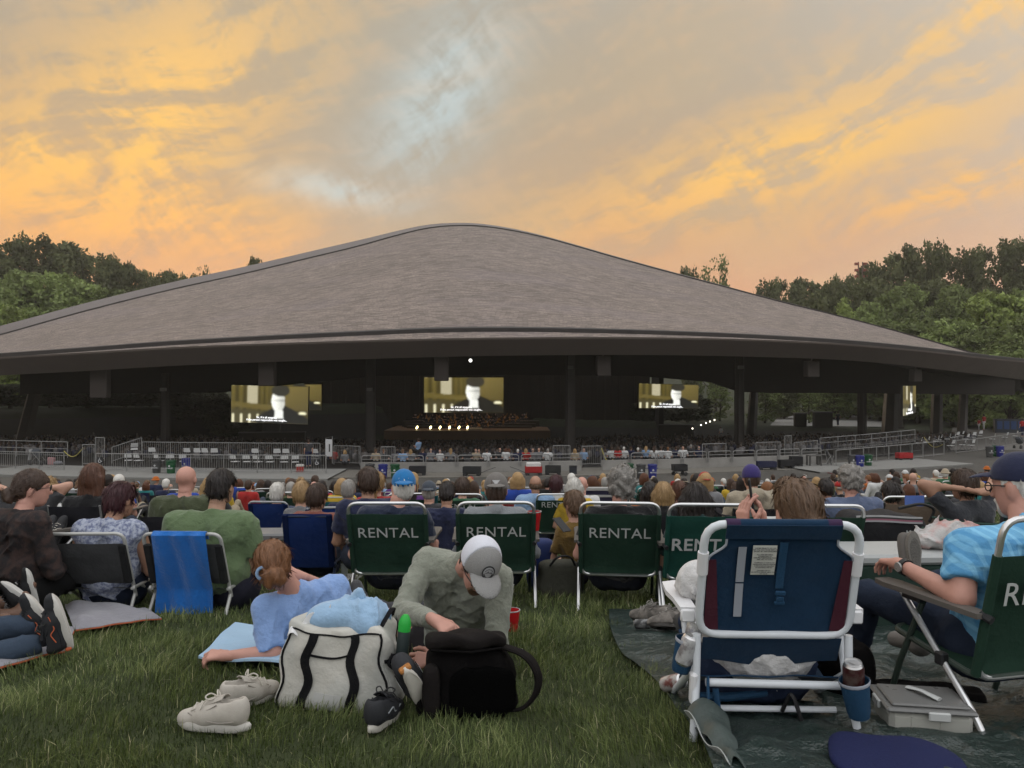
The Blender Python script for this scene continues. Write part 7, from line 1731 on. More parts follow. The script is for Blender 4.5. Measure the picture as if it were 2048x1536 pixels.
# ---- plastic food box on the tarp, cushion at the lower edge
o = thing('food_box', 'clear plastic food box with grey lid and snap handle on the tarp', 'container', Vector((1.56, 2.98, gz(1.56, 2.98) + 0.045)), R(-9))
M_clr = mat('clear_plastic', (0.40, 0.40, 0.36), 0.3, var=0.12, vscale=12, alpha=0.8); M_lid = mat('lid_grey', (0.16, 0.16, 0.155), 0.3, var=0.15, alpha=0.92)
MB().box((0, 0, 0.045), (0.29, 0.22, 0.09), None, 0.018, taper=None).build('tub', M_clr, o)
for x_ in (-0.07, 0.03): MB().box((x_, -0.1105, 0.042), (0.004, 0.004, 0.07), None, 0).build('divider', M_clr, o)
ld = MB().box((0, 0, 0.098), (0.315, 0.245, 0.016), None, 0.007).build('lid', M_lid, o)
MB().box((0, 0, 0.112), (0.27, 0.20, 0.012), None, 0.005).build('lid_panel', M_lid, ld)
MB().tube([(-0.03, 0.055, 0.125), (0.0, 0.0, 0.135), (0.045, -0.055, 0.125)], [0.016, 0.011, 0.016], 8, sx=0.4).build('handle', mat('handle_white', (0.42, 0.43, 0.42), 0.4), ld)
for (x_, y_, a) in ((0.02, -0.128, 0), (-0.162, 0.0, 90)): MB().box((x_, y_, 0.088), (0.075, 0.012, 0.032), (0, 0, R(a)), 0.004).build('latch', mat('handle_white', ()), o)
o = thing('seat_cushion', 'navy blue cushion cut by the lower photo edge', 'cushion', Vector((1.27, 2.58, gz(1.2, 2.58) + 0.035)), R(-20))
soft_box((0.42, 0.36, 0.045), 12, 3.2, lambda v, u: v + Vector((0, 0, 0.025 + 0.006 * math.sin(u.x * 5)))).build('pad', mat('navy_knit', (0.007, 0.011, 0.055), 0.9, var=0.15, vscale=60, bump=0.3, bscale=120), o)
o = thing('dark_bag', 'black bag lying flat on the tarp behind the food box', 'bag', Vector((1.70, 3.36, gz(1.7, 3.36) + 0.03)), R(-6))
soft_box((0.62, 0.20, 0.07), 10, 3, lambda v, u: v + Vector((0, 0, 0.03 + wob(u, 6, 0.01)))).build('pouch', M_bpk, o)
# backpack of the blue chair's owner under the right leg
o = thing('black_rucksack', 'black rucksack slumped behind the right leg of the blue chair', 'backpack', Vector((1.45, 3.42, gz(1.45, 3.4) + 0.03)), R(20))
soft_box((0.20, 0.26, 0.26), 9, 3, lambda v, u: v + Vector((0, 0, 0.12 + wob(u, 5, 0.02)))).build('sack', M_bpk, o)

o = thing('paper_scrap', 'small white paper scrap in the grass right of the black backpack', 'litter', on(1036, 1312, 0.03)); MB().sheet(lambda u, v: (-0.025 + 0.05 * u, -0.015 + 0.03 * v, 0.008 * math.sin(u * 5 + v * 3)), 4, 3, 0.001).build('scrap', MATS['tissue'], o)
# ---- left side: blankets, low chairs, sitters
M_gb = mat('grey_fleece', (0.20, 0.195, 0.215), 0.95, var=0.12, vscale=6, bump=0.4, bscale=20, bdist=0.02, sheen=0.2); M_ob = mat('orange_binding', (0.36, 0.085, 0.035), 0.8, var=0.15)
def quad_fn(a, b, c, d):
    a, b, c, d = (Vector(px2g(*q)) for q in (a, b, c, d))
    return lambda u, v: tuple(a.lerp(b, u).lerp(c.lerp(d, u), v))
def blanket(label, corners, seed, wr=0.02):
    fn = quad_fn(*corners)
    o = ground_sheet('blanket', label, 'blanket', fn, 30, 16, M_gb, 0.030, 0.008, 'grey blankets with orange binding', wr, 7.0, seed, 0.012)
    me = o.data; b = MB()
    row = [me.vertices[i * 17].co.copy() for i in range(31)]; colr = [me.vertices[30 * 17 + j].co.copy() for j in range(17)]
    MB().tube(row + colr[1:], 0.006, 6).build('binding', M_ob, o)
    return o
blanket('grey fleece blanket with orange edge rumpled behind the black and white shoes', ((150, 1275), (322, 1252), (130, 1222), (300, 1236)), 1, 0.03)
blanket('grey fleece blanket with orange edge under the legs at the lower left', ((-60, 1366), (128, 1322), (-60, 1262), (150, 1268)), 4)
# legs stretched out on the blanket: person mostly outside the picture
oL = Vector((-3.3, 4.0, gz(-3.3, 4.0)))
def LL3(x, y, D): return W3(x, y, D) - np.array(oL)
J = seated(0.0, 30, 1.05, 'lap', 'out')
J['pelvis'] = LL3(-190, 1330, 3.95); J['chest'] = LL3(-320, 1240, 3.9); J['neck'] = LL3(-400, 1170, 3.9); J['head'] = LL3(-430, 1110, 3.9); J['shL'] = LL3(-400, 1200, 3.72); J['shR'] = LL3(-370, 1190, 4.1)
J['elL'] = LL3(-420, 1290, 3.7); J['wrL'] = LL3(-330, 1320, 3.75); J['elR'] = LL3(-330, 1290, 4.2); J['wrR'] = LL3(-260, 1300, 4.1)
J['hipL'] = LL3(-190, 1335, 3.85); J['hipR'] = LL3(-180, 1315, 4.05); J['knL'] = LL3(-55, 1318, 3.92); J['knR'] = LL3(-50, 1262, 4.12); J['anL'] = LL3(92, 1284, 4.1); J['anR'] = LL3(86, 1246, 4.22); J['toeL'] = LL3(125, 1230, 4.2); J['toeR'] = LL3(98, 1205, 4.26)
pl = person('person in blue jeans lying with legs stretched across the grey blanket at the left edge', oL, 0, J, 'short', 'dark', 'brown', (0.04, 0.05, 0.08), 'long', 'trousers', (0.040, 0.056, 0.082), build=1.3, h=0.011, seed=31, folds=0.008, parts=())
for ch in list(KIDS[pl.name]):
    if ch.name.startswith('shoe'): bpy.data.objects.remove(ch)
def toe_up(label, loc, rot, **kw):
    """a shoe on an upright foot: toe up, sole to the right, its side to the viewer"""
    o = sneaker(label, loc, (0, 0, 0), **kw); m = Matrix(((0, 0, -1), (-1, 0, 0), (0, 1, 0))); o.rotation_euler = (Euler(rot).to_matrix() @ m).to_euler(); return o
def up_shoe(name_label, loc, rot, so, up, accent, parent):
    o2 = toe_up(name_label, loc, rot, up=up, so=so, lace=(0.03, 0.03, 0.03), L=0.33, swoosh=(0.5, 0.12, 0.05), heel=(0.5, 0.12, 0.05), cat='shoe'); return o2
up_shoe('black and white shoe with orange heel on the stretched leg, nearer one', P(132, 1240, 4.10), (R(4), R(-16), R(24)), (0.52, 0.50, 0.46), (0.022, 0.023, 0.026), 0, None)
up_shoe('black and white shoe on the stretched leg, farther one', P(92, 1228, 4.24), (R(4), R(-30), R(30)), (0.52, 0.50, 0.46), (0.022, 0.023, 0.026), 0, None)
MB().box((0, 0, 0), (0.06, 0.04, 0.07), (0, R(12), 0), 0.012)
# black shoes with white rims and dark legs behind them
J = seated(0.0, 20, 1.0, 'lap', 'out'); oB = Vector((-3.55, 4.75, gz(-3.5, 4.75)))
def LB(x, y, D): return W3(x, y, D) - np.array(oB)
J['pelvis'] = LB(-160, 1250, 4.6); J['chest'] = LB(-150, 1150, 4.6); J['neck'] = LB(-140, 1080, 4.6); J['head'] = LB(-140, 1020, 4.6); J['shL'] = LB(-200, 1100, 4.5); J['shR'] = LB(-70, 1100, 4.7); J['hipL'] = LB(-185, 1255, 4.5); J['hipR'] = LB(-130, 1250, 4.7)
J['elL'] = LB(-210, 1180, 4.4); J['wrL'] = LB(-100, 1230, 4.4); J['elR'] = LB(-28, 1185, 4.6); J['wrR'] = LB(-20, 1240, 4.4); J['hdR'] = V3(0.95, -0.2, 0.1)
J['knL'] = LB(-60, 1240, 4.6); J['knR'] = LB(-40, 1215, 4.8); J['anL'] = LB(38, 1228, 4.75); J['anR'] = LB(45, 1205, 4.95); J['toeL'] = LB(50, 1190, 4.8); J['toeR'] = LB(65, 1170, 4.98)
pb = person('person with bare legs and slate sweater sitting past the left photo edge', oB, 0, J, 'short', 'dark', 'brown', (0.045, 0.055, 0.085), 'long', 'shorts', (0.04, 0.05, 0.08), build=1.0, h=0.012, seed=33)
for ch in list(KIDS[pb.name]):
    if ch.name.startswith('shoe'): bpy.data.objects.remove(ch)
BK = dict(up=(0.012, 0.012, 0.013), so=(0.48, 0.47, 0.44), lace=(0.3, 0.3, 0.3), L=0.29, low=0.8)
toe_up('black skate shoe with white rim at the left edge, nearer one', P(46, 1186, 4.80), (R(5), R(-46), R(22)), **BK)
toe_up('black skate shoe with white rim at the left edge, farther one', P(70, 1176, 4.98), (R(5), R(-12), R(24)), **BK)
o = thing('grey_backpack', 'grey backpack with a bottle pocket standing beside the left chair', 'backpack', on(98, 1196) + Vector((0, 0.2, 0)), R(-20))
M_gbp = mat('grey_pack', (0.052, 0.052, 0.054), 0.9, var=0.2, bump=0.4, bscale=20, bdist=0.02)
soft_box((0.27, 0.20, 0.36), 10, 3.4, lambda v, u: v + Vector((0.03 * u.z, 0, 0.17))).build('main_body', M_gbp, o)
soft_box((0.20, 0.08, 0.16), 8, 3.4, lambda v, u: v + Vector((0.06, -0.11, 0.10))).build('front_pocket', mat('grey_pack_light', (0.075, 0.075, 0.078), 0.9), o)
MB().tube([(-0.10, -0.06, 0.33), (-0.04, -0.12, 0.37), (0.03, -0.08, 0.35)], 0.016, 8, fil=0.04, sx=0.5).build('handle', M_blk, o)
o = thing('water_bottle', 'small clear plastic bottle lying beside the grey backpack', 'bottle', on(137, 1196, 0.05), 0, None, (R(-50), R(30), 0))
MB().lathe([(0.0005, 0), (0.030, 0.0), (0.032, 0.01), (0.032, 0.10), (0.028, 0.125), (0.014, 0.145), (0.014, 0.16), (0.0005, 0.16)], 16, caps=False).build('bottle', mat('clear_bottle', (0.42, 0.43, 0.42), 0.2, var=0.1, alpha=0.55), o)
# the pair of charcoal chairs
c1 = G(213, 5.75); low_chair('low charcoal chair with pale tube frame and a maroon-haired sitter', c1, R(2), top=0.615)
J = seated(0.06, 4, 1.12, 'lap', 'out', -24, 8, tall=0.93); J['head'] += V3(0.03, 0.06, 0.0)
M_print = mat('blue_white_print', (0.36, 0.39, 0.47), 0.92, var=0.1, col2=(0.13, 0.15, 0.24), mscale=38, bump=0.4, bscale=12, bdist=0.02)
person('woman with maroon hair in a sleeveless blue print top on a low charcoal chair', c1 + Vector((0.04, 0.0, 0)), R(-3), J, 'thick', 'maroon', 'tan', (0.3, 0.3, 0.4), 'none', 'trousers', (0.015, 0.02, 0.035), build=1.12, belly=0.04, h=0.012, seed=41, shirt_mat=M_print)
c2 = G(404, 5.75); low_chair('low charcoal chair with a blue towel hung over its back', c2, R(-2), top=0.615)
J = seated(0.07, 6, 1.42, 'lap', 'out', -12, 2); J['head'] += V3(0.05, 0.05, 0.05); J['neck'] += V3(0.03, 0, 0.03)
person('big man in olive green T-shirt on the chair with the blue towel', c2 + Vector((0.06, 0.06, 0)), R(-3), J, 'thick', 'dark', 'olive', (0.105, 0.15, 0.075), 'short', 'shorts', (0.02, 0.02, 0.03), build=1.42, belly=0.12, h=0.013, seed=43)
o = thing('blue_towel', 'bright blue towel hung over the back of the low chair', 'towel', c2, R(-2))
bl = back_line(0.61, 20, 0.24)
def tw(u, v):
    z = 0.635 - 0.60 * v; e = 0.02 * math.sin(u * 9 + v * 3) * v + 0.012 * math.sin(u * 17 - v * 5)
    y = bl(0.63) - 0.016 if v < 0.02 else bl(max(z, 0.20)) - 0.046 - 0.05 * max(0, 0.25 - z) - e
    return ((u - 0.5) * (0.37 + 0.03 * v) - 0.025 * v, y, max(0.012, z))
MB().sheet(lambda u, v: tw(u, max(0, v * 1.15 - 0.15)) if v > 0.13 else (tw(u, 0)[0], bl(0.63) - 0.016 + (0.13 - v) * 0.35, 0.635 - (0.13 - v) * 1.2 * (0.13 - v) * 3), 18, 30, 0.006).build('towel', mat('blue_terry', (0.008, 0.115, 0.40), 0.95, var=0.16, vscale=10, bump=0.5, bscale=40, bdist=0.02, sheen=0.3), o)
# woman in black lace at the left edge
c3 = G(18, 5.35); low_chair('dark grey high-backed folding chair at the left photo edge', c3 + Vector((-0.22, -0.08, 0)), R(-32), top=0.78, zb=0.22, rec=14, fab=(0.030, 0.030, 0.031), tube=(0.06, 0.06, 0.06), ftop=0.765)
J = seated(0.11, 2, 1.15, 'lap', 'out', -38, 2); J['head'] += V3(0.0, 0.06, 0.0)
M_lace = mat('black_lace', (0.016, 0.014, 0.015), 0.9, var=0.3, col2=(0.045, 0.028, 0.024), mscale=18, bump=0.3, bscale=60)
person('woman in black lace top with brown hair pulled back, seated at the left photo edge', c3 + Vector((0.05, 0.06, 0)), R(-26), J, 'bun', 'brown', 'pink', (0.02, 0.02, 0.02), 'long', 'shorts', (0.012, 0.012, 0.012), build=1.15, belly=0.03, h=0.012, seed=45, shirt_mat=M_lace, glasses=True)

# ---- row of green rental chairs
RC = [(790, 6.05, 0, 'green rental chair under a man in a bright blue cap', 'short', 'white', 'pink', (0.018, 0.024, 0.045), ('back', (0.02, 0.14, 0.34)), 1.12, M_greenfab, 0.118, 0.60, 0, 'man with white hair and bright blue cap in a navy shirt on a rental chair'),
      (992, 6.1, 1, 'green rental chair behind the man in the trucker cap', 'short', 'brown', 'pink', (0.20, 0.21, 0.22), ('back', (0.135, 0.125, 0.115)), 1.0, M_greenfab, 0.118, 0.60, 0, 'man in a taupe cap with a pale triangle badge on a rental chair'),
      (1236, 5.95, -6, 'green rental chair under a curly grey head', 'curly', 'grey', 'pink', (0.012, 0.012, 0.013), None, 1.05, M_greenfab, 0.118, 0.60, 0, 'person with curly grey hair in a black shirt on a rental chair'),
      (1398, 5.75, -3, 'teal rental chair half hidden by the blue beach chair', 'long', 'dark', 'tan', (0.012, 0.03, 0.03), None, 0.98, M_tealfab, 0.135, 0.53, 0.0022, 'person with long dark hair on the teal rental chair')]
for i, (xp, D, rz, lab, hr, hc_, sk_, sh_, cp, bd, fab, ts, tz, bo, plab) in enumerate(RC):
    g_ = G(xp, D); rental_chair(lab, g_, R(rz), fab=fab, tsize=ts, tz=tz, bold=bo)
    J = seated([0.14, 0.14, 0.14, 0.06][i], 14 if i < 3 else 10, bd, 'rest', 'chair', [8, 0, 3, -6][i], [0, 2, -2, 6][i]); J['head'] += V3([0.07, 0.0, 0.03, -0.02][i], 0.05, [0.0, -0.03, 0.02, -0.03][i])
    pp = person(plab, g_ + Vector((0.0, 0.02, 0)), R(rz), J, hr, hc_, sk_, sh_, 'short' if i != 1 else 'long', 'trousers' if i != 1 else 'shorts', (0.02, 0.022, 0.03), (0.02, 0.02, 0.022), bd, 0.03, 0.012, cap=cp, seed=60 + i)
    if i == 1:
        c, M = J['head'], J['hR']; q = lambda x, z: Vector(c + M @ V3(x, -0.120 + 0.25 * max(0, z - 0.06), z))
        MB().add([q(-0.030, 0.092), q(0.030, 0.092), q(0, 0.052)], [(0, 1, 2)]).build('badge', mat('badge_pale', (0.42, 0.42, 0.42), 0.7), pp)
gB = G(992, 6.1)
cup('red plastic cup with white rim on the chair arm', gB + Vector((0.30, 0.10, 0.533)), s=1.25)
o = thing('smartphone', 'black phone lying tilted on the arm of the curly-haired person\'s chair', 'phone', G(1120, 6.0) + Vector((0.02, 0.1, 0.58)), 0, None, (R(-55), R(0), R(40)))
MB().box((0, 0, 0), (0.085, 0.010, 0.16), None, 0.004).build('case', M_blk, o)
o = thing('green_tote', 'olive tote bag standing between two rental chairs', 'bag', G(1120, 6.25), R(8))
soft_box((0.36, 0.22, 0.30), 10, 4, lambda v, u: v + Vector((0.01 * math.sin(u.z * 5), 0, 0.15))).build('bag_body', mat('olive_canvas', (0.055, 0.055, 0.042), 0.9, var=0.2, bump=0.4, bscale=18, bdist=0.02), o)
MB().tube([(-0.10, -0.10, 0.28), (-0.05, -0.13, 0.36), (0.06, -0.13, 0.36), (0.10, -0.10, 0.28)], 0.010, 6, fil=0.05).build('handle', M_blk, o)
o = thing('blue_bag', 'blue bag on the grass behind the red plastic cup', 'bag', G(1082, 6.8), 0)
soft_box((0.26, 0.2, 0.44), 8, 4, lambda v, u: v + Vector((0, 0, 0.21))).build('bag_body', mat('blue_nylon', (0.012, 0.025, 0.10), 0.7, var=0.15), o)
J = seated(0.02, 4, 0.72, 'lap', 'cross', 20, 10)
person('child with light brown hair sitting on the grass between two rental chairs', G(1148, 6.7), R(10), J, 'thick', 'light brown', 'fair', (0.16, 0.10, 0.03), 'short', 'shorts', (0.05, 0.05, 0.07), build=0.72, h=0.013, seed=71, scale=0.92)
# ================================================================== MIDDLE CROWD
def blue_chair(label, loc, rz, **kw):
    k = dict(top=0.68, w=0.44, zb=0.16, rec=14, fab=(0.010, 0.026, 0.105), tube=(0.02, 0.03, 0.06), ftop=0.685, group='blue low chairs'); k.update(kw); return low_chair(label, loc, rz, **k)
CLO = {'navy': (0.018, 0.022, 0.05), 'black': (0.012, 0.012, 0.013), 'white': (0.50, 0.50, 0.49), 'grey': (0.15, 0.15, 0.155), 'light blue': (0.20, 0.30, 0.45), 'red': (0.30, 0.022, 0.02), 'green': (0.035, 0.10, 0.05), 'olive': (0.075, 0.085, 0.04), 'teal': (0.02, 0.13, 0.13), 'purple': (0.08, 0.03, 0.13), 'orange': (0.36, 0.10, 0.02), 'beige': (0.30, 0.25, 0.18), 'pink': (0.42, 0.18, 0.20), 'royal blue': (0.02, 0.05, 0.25), 'yellow': (0.42, 0.28, 0.03), 'charcoal': (0.04, 0.04, 0.043)}
SPOTS = []          # (X, Y) already taken
def sit(label, xpx, D, hs=0.25, rec=12, rz=0, hair='short', hc='brown', skin='fair', shirt='navy', cap=None, arms='lap', build=1.0, hyaw=0, dx=0.0, sleeve='short', chair=None, headz=0.0, seed=0, hpitch=0, **kw):
    kn_ = 'chair' if hs > 0.2 else 'out'; hs = max(0.05, hs - (0.17 if D < 8.5 else 0.24)); g_ = G(xpx, D); J = seated(hs, rec, build, arms, kn_, hyaw, hpitch, tall=0.97); J['head'] += V3(0, 0.03, headz)
    SPOTS.append((g_.x, g_.y))
    person(label, g_ + Vector((dx, 0.02, 0)), R(rz), J, hair, hc, skin, CLO[shirt] if isinstance(shirt, str) else shirt, sleeve, build=build, h=0.017, cap=cap, seed=seed or int(xpx), detail=True, **kw)
    if chair: chair(g_)
    return g_
sit('woman with long chestnut hair in the black camp chair at left', 186, 7.3, 0.36, 8, hair='long', hc='auburn', shirt='black', hyaw=-10, headz=0.02, chair=lambda g: camp_chair('black camp chair behind the maroon-haired woman', g, 0, top=0.74, w=0.46, seat=0.26, arms=False, tube=(0.2, 0.2, 0.2)))
sit('person with wavy blond hair near the left edge', 93, 8.6, 0.34, 8, hair='curly', hc='blond', shirt='white', chair=lambda g: low_chair('white low chair under the wavy blond head', g, 0, top=0.7, fab=(0.3, 0.3, 0.3)))
sit('person with dark hair and an arm behind the head at the left edge', 60, 8.0, 0.30, 12, hair='short', hc='dark', shirt='charcoal', arms='behind', hyaw=20)
rental_chair('reclined dark green rental chair with shoes beside it at left', G(95, 7.0), R(-38), rec=34, text=None)
sneaker('dark shoe with white rim propped beyond the black camp chair, left one', G(104, 6.9, 0.48), (R(70), 0, R(10)), up=(0.03, 0.03, 0.032), so=(0.4, 0.4, 0.38), L=0.28)
sneaker('dark shoe propped beyond the black camp chair, right one', G(122, 6.9, 0.48), (R(72), R(10), R(-6)), up=(0.025, 0.025, 0.027), so=(0.06, 0.06, 0.06), L=0.28)
sit('bald man in a dark olive shirt left of centre', 373, 7.2, 0.36, 10, hair='bald', skin='pink', shirt=(0.055, 0.065, 0.035), build=1.25, headz=0.02, chair=lambda g: camp_chair('black camp chair under the bald man', g, 0, top=0.66, w=0.56, seat=0.26, arms=False))
sit('person with short dark brown hair in a rust shirt on a plain blue chair', 636, 7.6, 0.22, 10, hair='thick', hc='brown', skin='tan', shirt=(0.20, 0.07, 0.05), rz=-8, hyaw=-8, arms='rest', chair=lambda g: blue_chair('plain blue low chair with a small white tag', g + Vector((-0.02, 0, 0)), R(0), top=0.66, w=0.45))
sit('person with white hair on a blue chair with pale tubes', 556, 9.3, 0.30, 12, hair='short', hc='white', shirt='navy', chair=lambda g: blue_chair('blue chair with pale tube frame under a white head', g, R(-5), top=0.74, w=0.46, zb=0.32, tube=(0.30, 0.31, 0.32), ftop=0.72))
sit('person with a blond top bun in a slate hoodie', 603, 9.2, 0.18, 8, hair='topbun', hc='blond', shirt=(0.05, 0.07, 0.12), build=0.9)
sit('small blond child in front of the blond top bun', 601, 8.7, 0.02, 4, hair='thick', hc='blond', shirt='grey', build=0.7)
sit('young man with short dark hair in a navy T-shirt looking left', 735, 7.2, 0.34, 6, hair='thick', hc='brown', skin='tan', shirt='navy', rz=8, hyaw=14, build=1.15, headz=0.02)
sit('person with a blond ponytail behind the navy T-shirt', 753, 8.9, 0.40, 6, hair='pony', hc='blond', shirt='red')
sit('person with grey hair behind the bright blue chair back', 697, 9.6, 0.32, 10, hair='short', hc='grey', shirt='navy', chair=lambda g: blue_chair('navy chair with pale tube frame left of the navy T-shirt', g + Vector((0.0, -0.9, 0)), R(6), top=0.80, w=0.46, zb=0.36, tube=(0.32, 0.33, 0.34), ftop=0.79))
sit('man with short dark hair in a dark navy shirt between two rental chairs', 893, 8.3, 0.14, 4, hair='short', hc='dark', skin='tan', shirt='navy', hpitch=20)
sit('person in a navy cap left of the taupe cap', 858, 9.6, 0.30, 10, hair='short', hc='grey', shirt='charcoal', cap=('back', (0.05, 0.06, 0.075)))
sit('man with brown hair on a rental chair behind the taupe cap', 925, 10.4, 0.36, 10, hair='thick', hc='brown', shirt='green', chair=lambda g: rental_chair('smaller rental chair partly hidden left of the taupe cap', g, 0, tz=0.66))
sit('bald man with tanned head in a light blue shirt', 1071, 10.8, 0.40, 8, hair='fringe', hc='light brown', skin='tan', shirt='light blue', build=1.1)
sit('person with short dark maroon hair in a white shirt on the small rental chair', 1112, 10.9, 0.40, 8, hair='thick', hc='maroon', skin='brown', shirt='white', chair=lambda g: rental_chair('smaller rental chair between the taupe cap and the curly head', g, 0, tz=0.68))
sit('person with a white bob near the striped chair', 1149, 10.6, 0.36, 6, hair='bob', hc='white', shirt='yellow', hyaw=-15)
sit('bald person beside the white bob', 1164, 11.1, 0.38, 6, hair='bald', skin='pink', shirt='white')
def striped(g):
    o = low_chair('navy and white striped deck chair', g, 0, top=0.9, w=0.7, zb=0.3, ftop=0.9, fab=(0.03, 0.03, 0.06), group='low folding lawn chairs'); bl = back_line(0.9, 20, 0.3)
    for i in range(5): MB().sheet(lambda u, v: ((u - 0.5) * 0.68, bl(0.46 + 0.1 * i + 0.035 * v) - 0.028, 0.46 + 0.1 * i + 0.035 * v), 1, 1, 0.003).build('stripe', mat('stripe_white', (0.45, 0.45, 0.44), 0.9), o)
striped(G(1190, 11.8)); SPOTS.append((G(1190, 11.8).x, 11.8))
sit('person with long dark hair in an orange scarf right of the curly head', 1300, 9.4, 0.30, 8, hair='long', hc='dark', skin='brown', shirt='orange')
sit('blond person in a black top right of the curly head', 1327, 8.9, 0.12, 6, hair='bob', hc='blond', shirt='black', chair=lambda g: camp_chair('low black camp chair under the blond person', g, 0, top=0.6, w=0.5, seat=0.14, arms=False))
sit('person with brown bob in a red top behind the teal chair', 1360, 9.8, 0.30, 6, hair='thick', hc='auburn', shirt='red')
sit('person in a purple knitted beanie and beige hoodie', 1503, 8.2, 0.40, 8, hair='short', hc='brown', shirt=(0.29, 0.25, 0.185), cap=('beanie', (0.045, 0.035, 0.13)), sleeve='long', hood=True, build=1.1, chair=lambda g: camp_chair('black camp chair under the beige hoodie', g, 0, top=0.70, w=0.55, seat=0.26))
sit('person with brown hair half hidden behind the ponytail woman', 1580, 5.6, 0.26, 10, hair='thick', hc='light brown', skin='fair', shirt='white', hyaw=10, dx=-0.02, chair=lambda g: rental_chair('green rental chair hidden behind the blue beach chair', g + Vector((0.08, 0, 0)), R(-2), text=None))
sit('man with grey hair in a slate blue polo at right', 1700, 7.3, 0.36, 10, hair='curly', hc='grey', skin='pink', shirt=(0.095, 0.12, 0.19), build=1.2, hyaw=12, collar=True, headz=0.03, chair=lambda g: camp_chair('tan and black camp chair beside the slate blue polo', g + Vector((0.55, -0.1, 0)), R(-25), top=0.78, w=0.5, seat=0.36, fab=(0.13, 0.10, 0.075)))
sit('person in a red shirt with dark hair at right of the ponytail woman', 1652, 9.8, 0.34, 8, hair='short', hc='dark', skin='tan', shirt='red', chair=lambda g: camp_chair('red camp chair right of the ponytail woman', g, 0, top=0.6, w=0.5, seat=0.2, fab=(0.16, 0.015, 0.015), arms=False))
sit('person with grey hair in a dark shirt at far right of the lawn', 1852, 9.9, 0.36, 8, hair='short', hc='grey', skin='pink', shirt='charcoal', build=1.1, chair=lambda g: rental_chair('rental chair under the grey head at right', g, 0, text=None))
sit('young person with dark hair in a teal top on a rental chair at right', 1782, 8.6, 0.30, 8, hair='thick', hc='dark', skin='tan', shirt='teal', chair=lambda g: rental_chair('rental chair left of the blue towel', g, 0, text=None))
sit('person in a dark grey T-shirt with an arm raised to the head at right', 1922, 6.6, 0.34, 12, hair='thick', hc='brown', skin='tan', shirt=(0.035, 0.037, 0.043), arms='behind', rz=18, build=1.05, pants=(0.22, 0.18, 0.12))
camp_chair('tall dark green camp chair behind the navy cap at right', G(2005, 5.2), R(12), top=1.02, w=0.55, seat=0.42, fab=(0.012, 0.028, 0.026), arms=True)
camp_chair('dark green camp chair turned sideways right of the wagon', G(1945, 5.6), R(55), top=0.82, w=0.5, seat=0.36, fab=(0.012, 0.035, 0.026))
o = thing('blue_cloth', 'periwinkle blue towel draped over the tan camp chair', 'towel', G(1824, 7.0)); MB().sheet(lambda u, v: (-0.08 + 0.17 * u, -0.03 - 0.02 * math.sin(u * 7) * v, 0.82 - 0.30 * v + 0.0 * u), 6, 8, 0.008).build('towel', mat('periwinkle', (0.10, 0.17, 0.46), 0.95, var=0.1, bump=0.3, bscale=40), o)
# grey cooler and odds on the grass
o = thing('tackle_cooler', 'grey cooler with white handle left of the plain blue chair', 'cooler', G(556, 8.2), R(2)); MB().box((0, 0, 0.17), (0.62, 0.36, 0.34), None, 0.02).build('body', mat('cooler_charcoal', (0.06, 0.06, 0.062), 0.5), o); MB().box((0, 0, 0.385), (0.65, 0.38, 0.08), None, 0.02).build('lid', mat('cooler_grey', (0.17, 0.17, 0.17), 0.5), o); MB().tube([(-0.04, -0.20, 0.30), (-0.04, -0.22, 0.20), (0.06, -0.22, 0.20), (0.06, -0.20, 0.30)], 0.012, 6, fil=0.02).build('handle', mat('handle_pale', (0.42, 0.42, 0.40), 0.5), o)
o = thing('towel_stack', 'white papers and cups on the grass beside the plain blue chair', 'litter', G(688, 7.5)); MB().sheet(lambda u, v: (-0.14 + 0.30 * u, -0.1 + 0.2 * v, 0.03 + 0.01 * math.sin(u * 7 + v * 4)), 6, 4, 0.006).build('paper', mat('paper_white', (0.5, 0.49, 0.47), 0.9, var=0.2, vscale=14), o); MB().lathe([(0.0005, 0.04), (0.03, 0.04), (0.038, 0.15), (0.036, 0.15), (0.028, 0.05)], 14, (0.0, 0.02, 0), caps=False).build('cup', mat('clear_cup', (0.35, 0.38, 0.36), 0.3, alpha=0.6), o)

# ================================================================== FAR CROWD
rg = random.Random(5)
POSE = []
for i in range(8):
    POSE.append((seated([0.10, 0.16, 0.20, 0.06, 0.14, 0.02, 0.22, 0.10][i], [8, 12, 10, 6, 14, 4, 8, 12][i], [1.0, 1.1, 1.0, 0.92, 1.2, 0.85, 1.05, 1.0][i], ['lap', 'rest', 'lap', 'lap', 'rest', 'lap', 'fold', 'phone'][i], 'chair', [0, -18, 14, 30, -6, 8, -35, 4][i], [0, 4, -4, 6, 0, 8, 0, 5][i]), [1.0, 1.1, 1.0, 0.92, 1.2, 0.85, 1.05, 1.0][i]))
HAIRN = [('short', 'brown', 'short brown hair'), ('short', 'dark', 'short black hair'), ('long', 'brown', 'long brown hair'), ('long', 'blond', 'long blond hair'), ('long', 'dark', 'long black hair'), ('short', 'grey', 'grey hair'), ('short', 'white', 'white hair'), ('bob', 'auburn', 'an auburn bob'), ('pony', 'light brown', 'a light brown ponytail'), ('curly', 'dark', 'curly black hair'), ('curly', 'brown', 'curly brown hair'), ('bald', 'brown', 'a bald head'), ('fringe', 'grey', 'a balding grey head'), ('bob', 'blond', 'a blond bob'), ('bob', 'dark', 'a black bob'), ('short', 'ginger', 'ginger hair')]
CAPN = [('cap', 'white', 'a white cap'), ('cap', 'navy', 'a navy cap'), ('back', 'red', 'a red cap'), ('bucket', 'beige', 'a beige sun hat'), ('cap', 'black', 'a black cap'), ('bucket', 'orange', 'an orange hat'), ('back', 'light blue', 'a pale blue cap')]
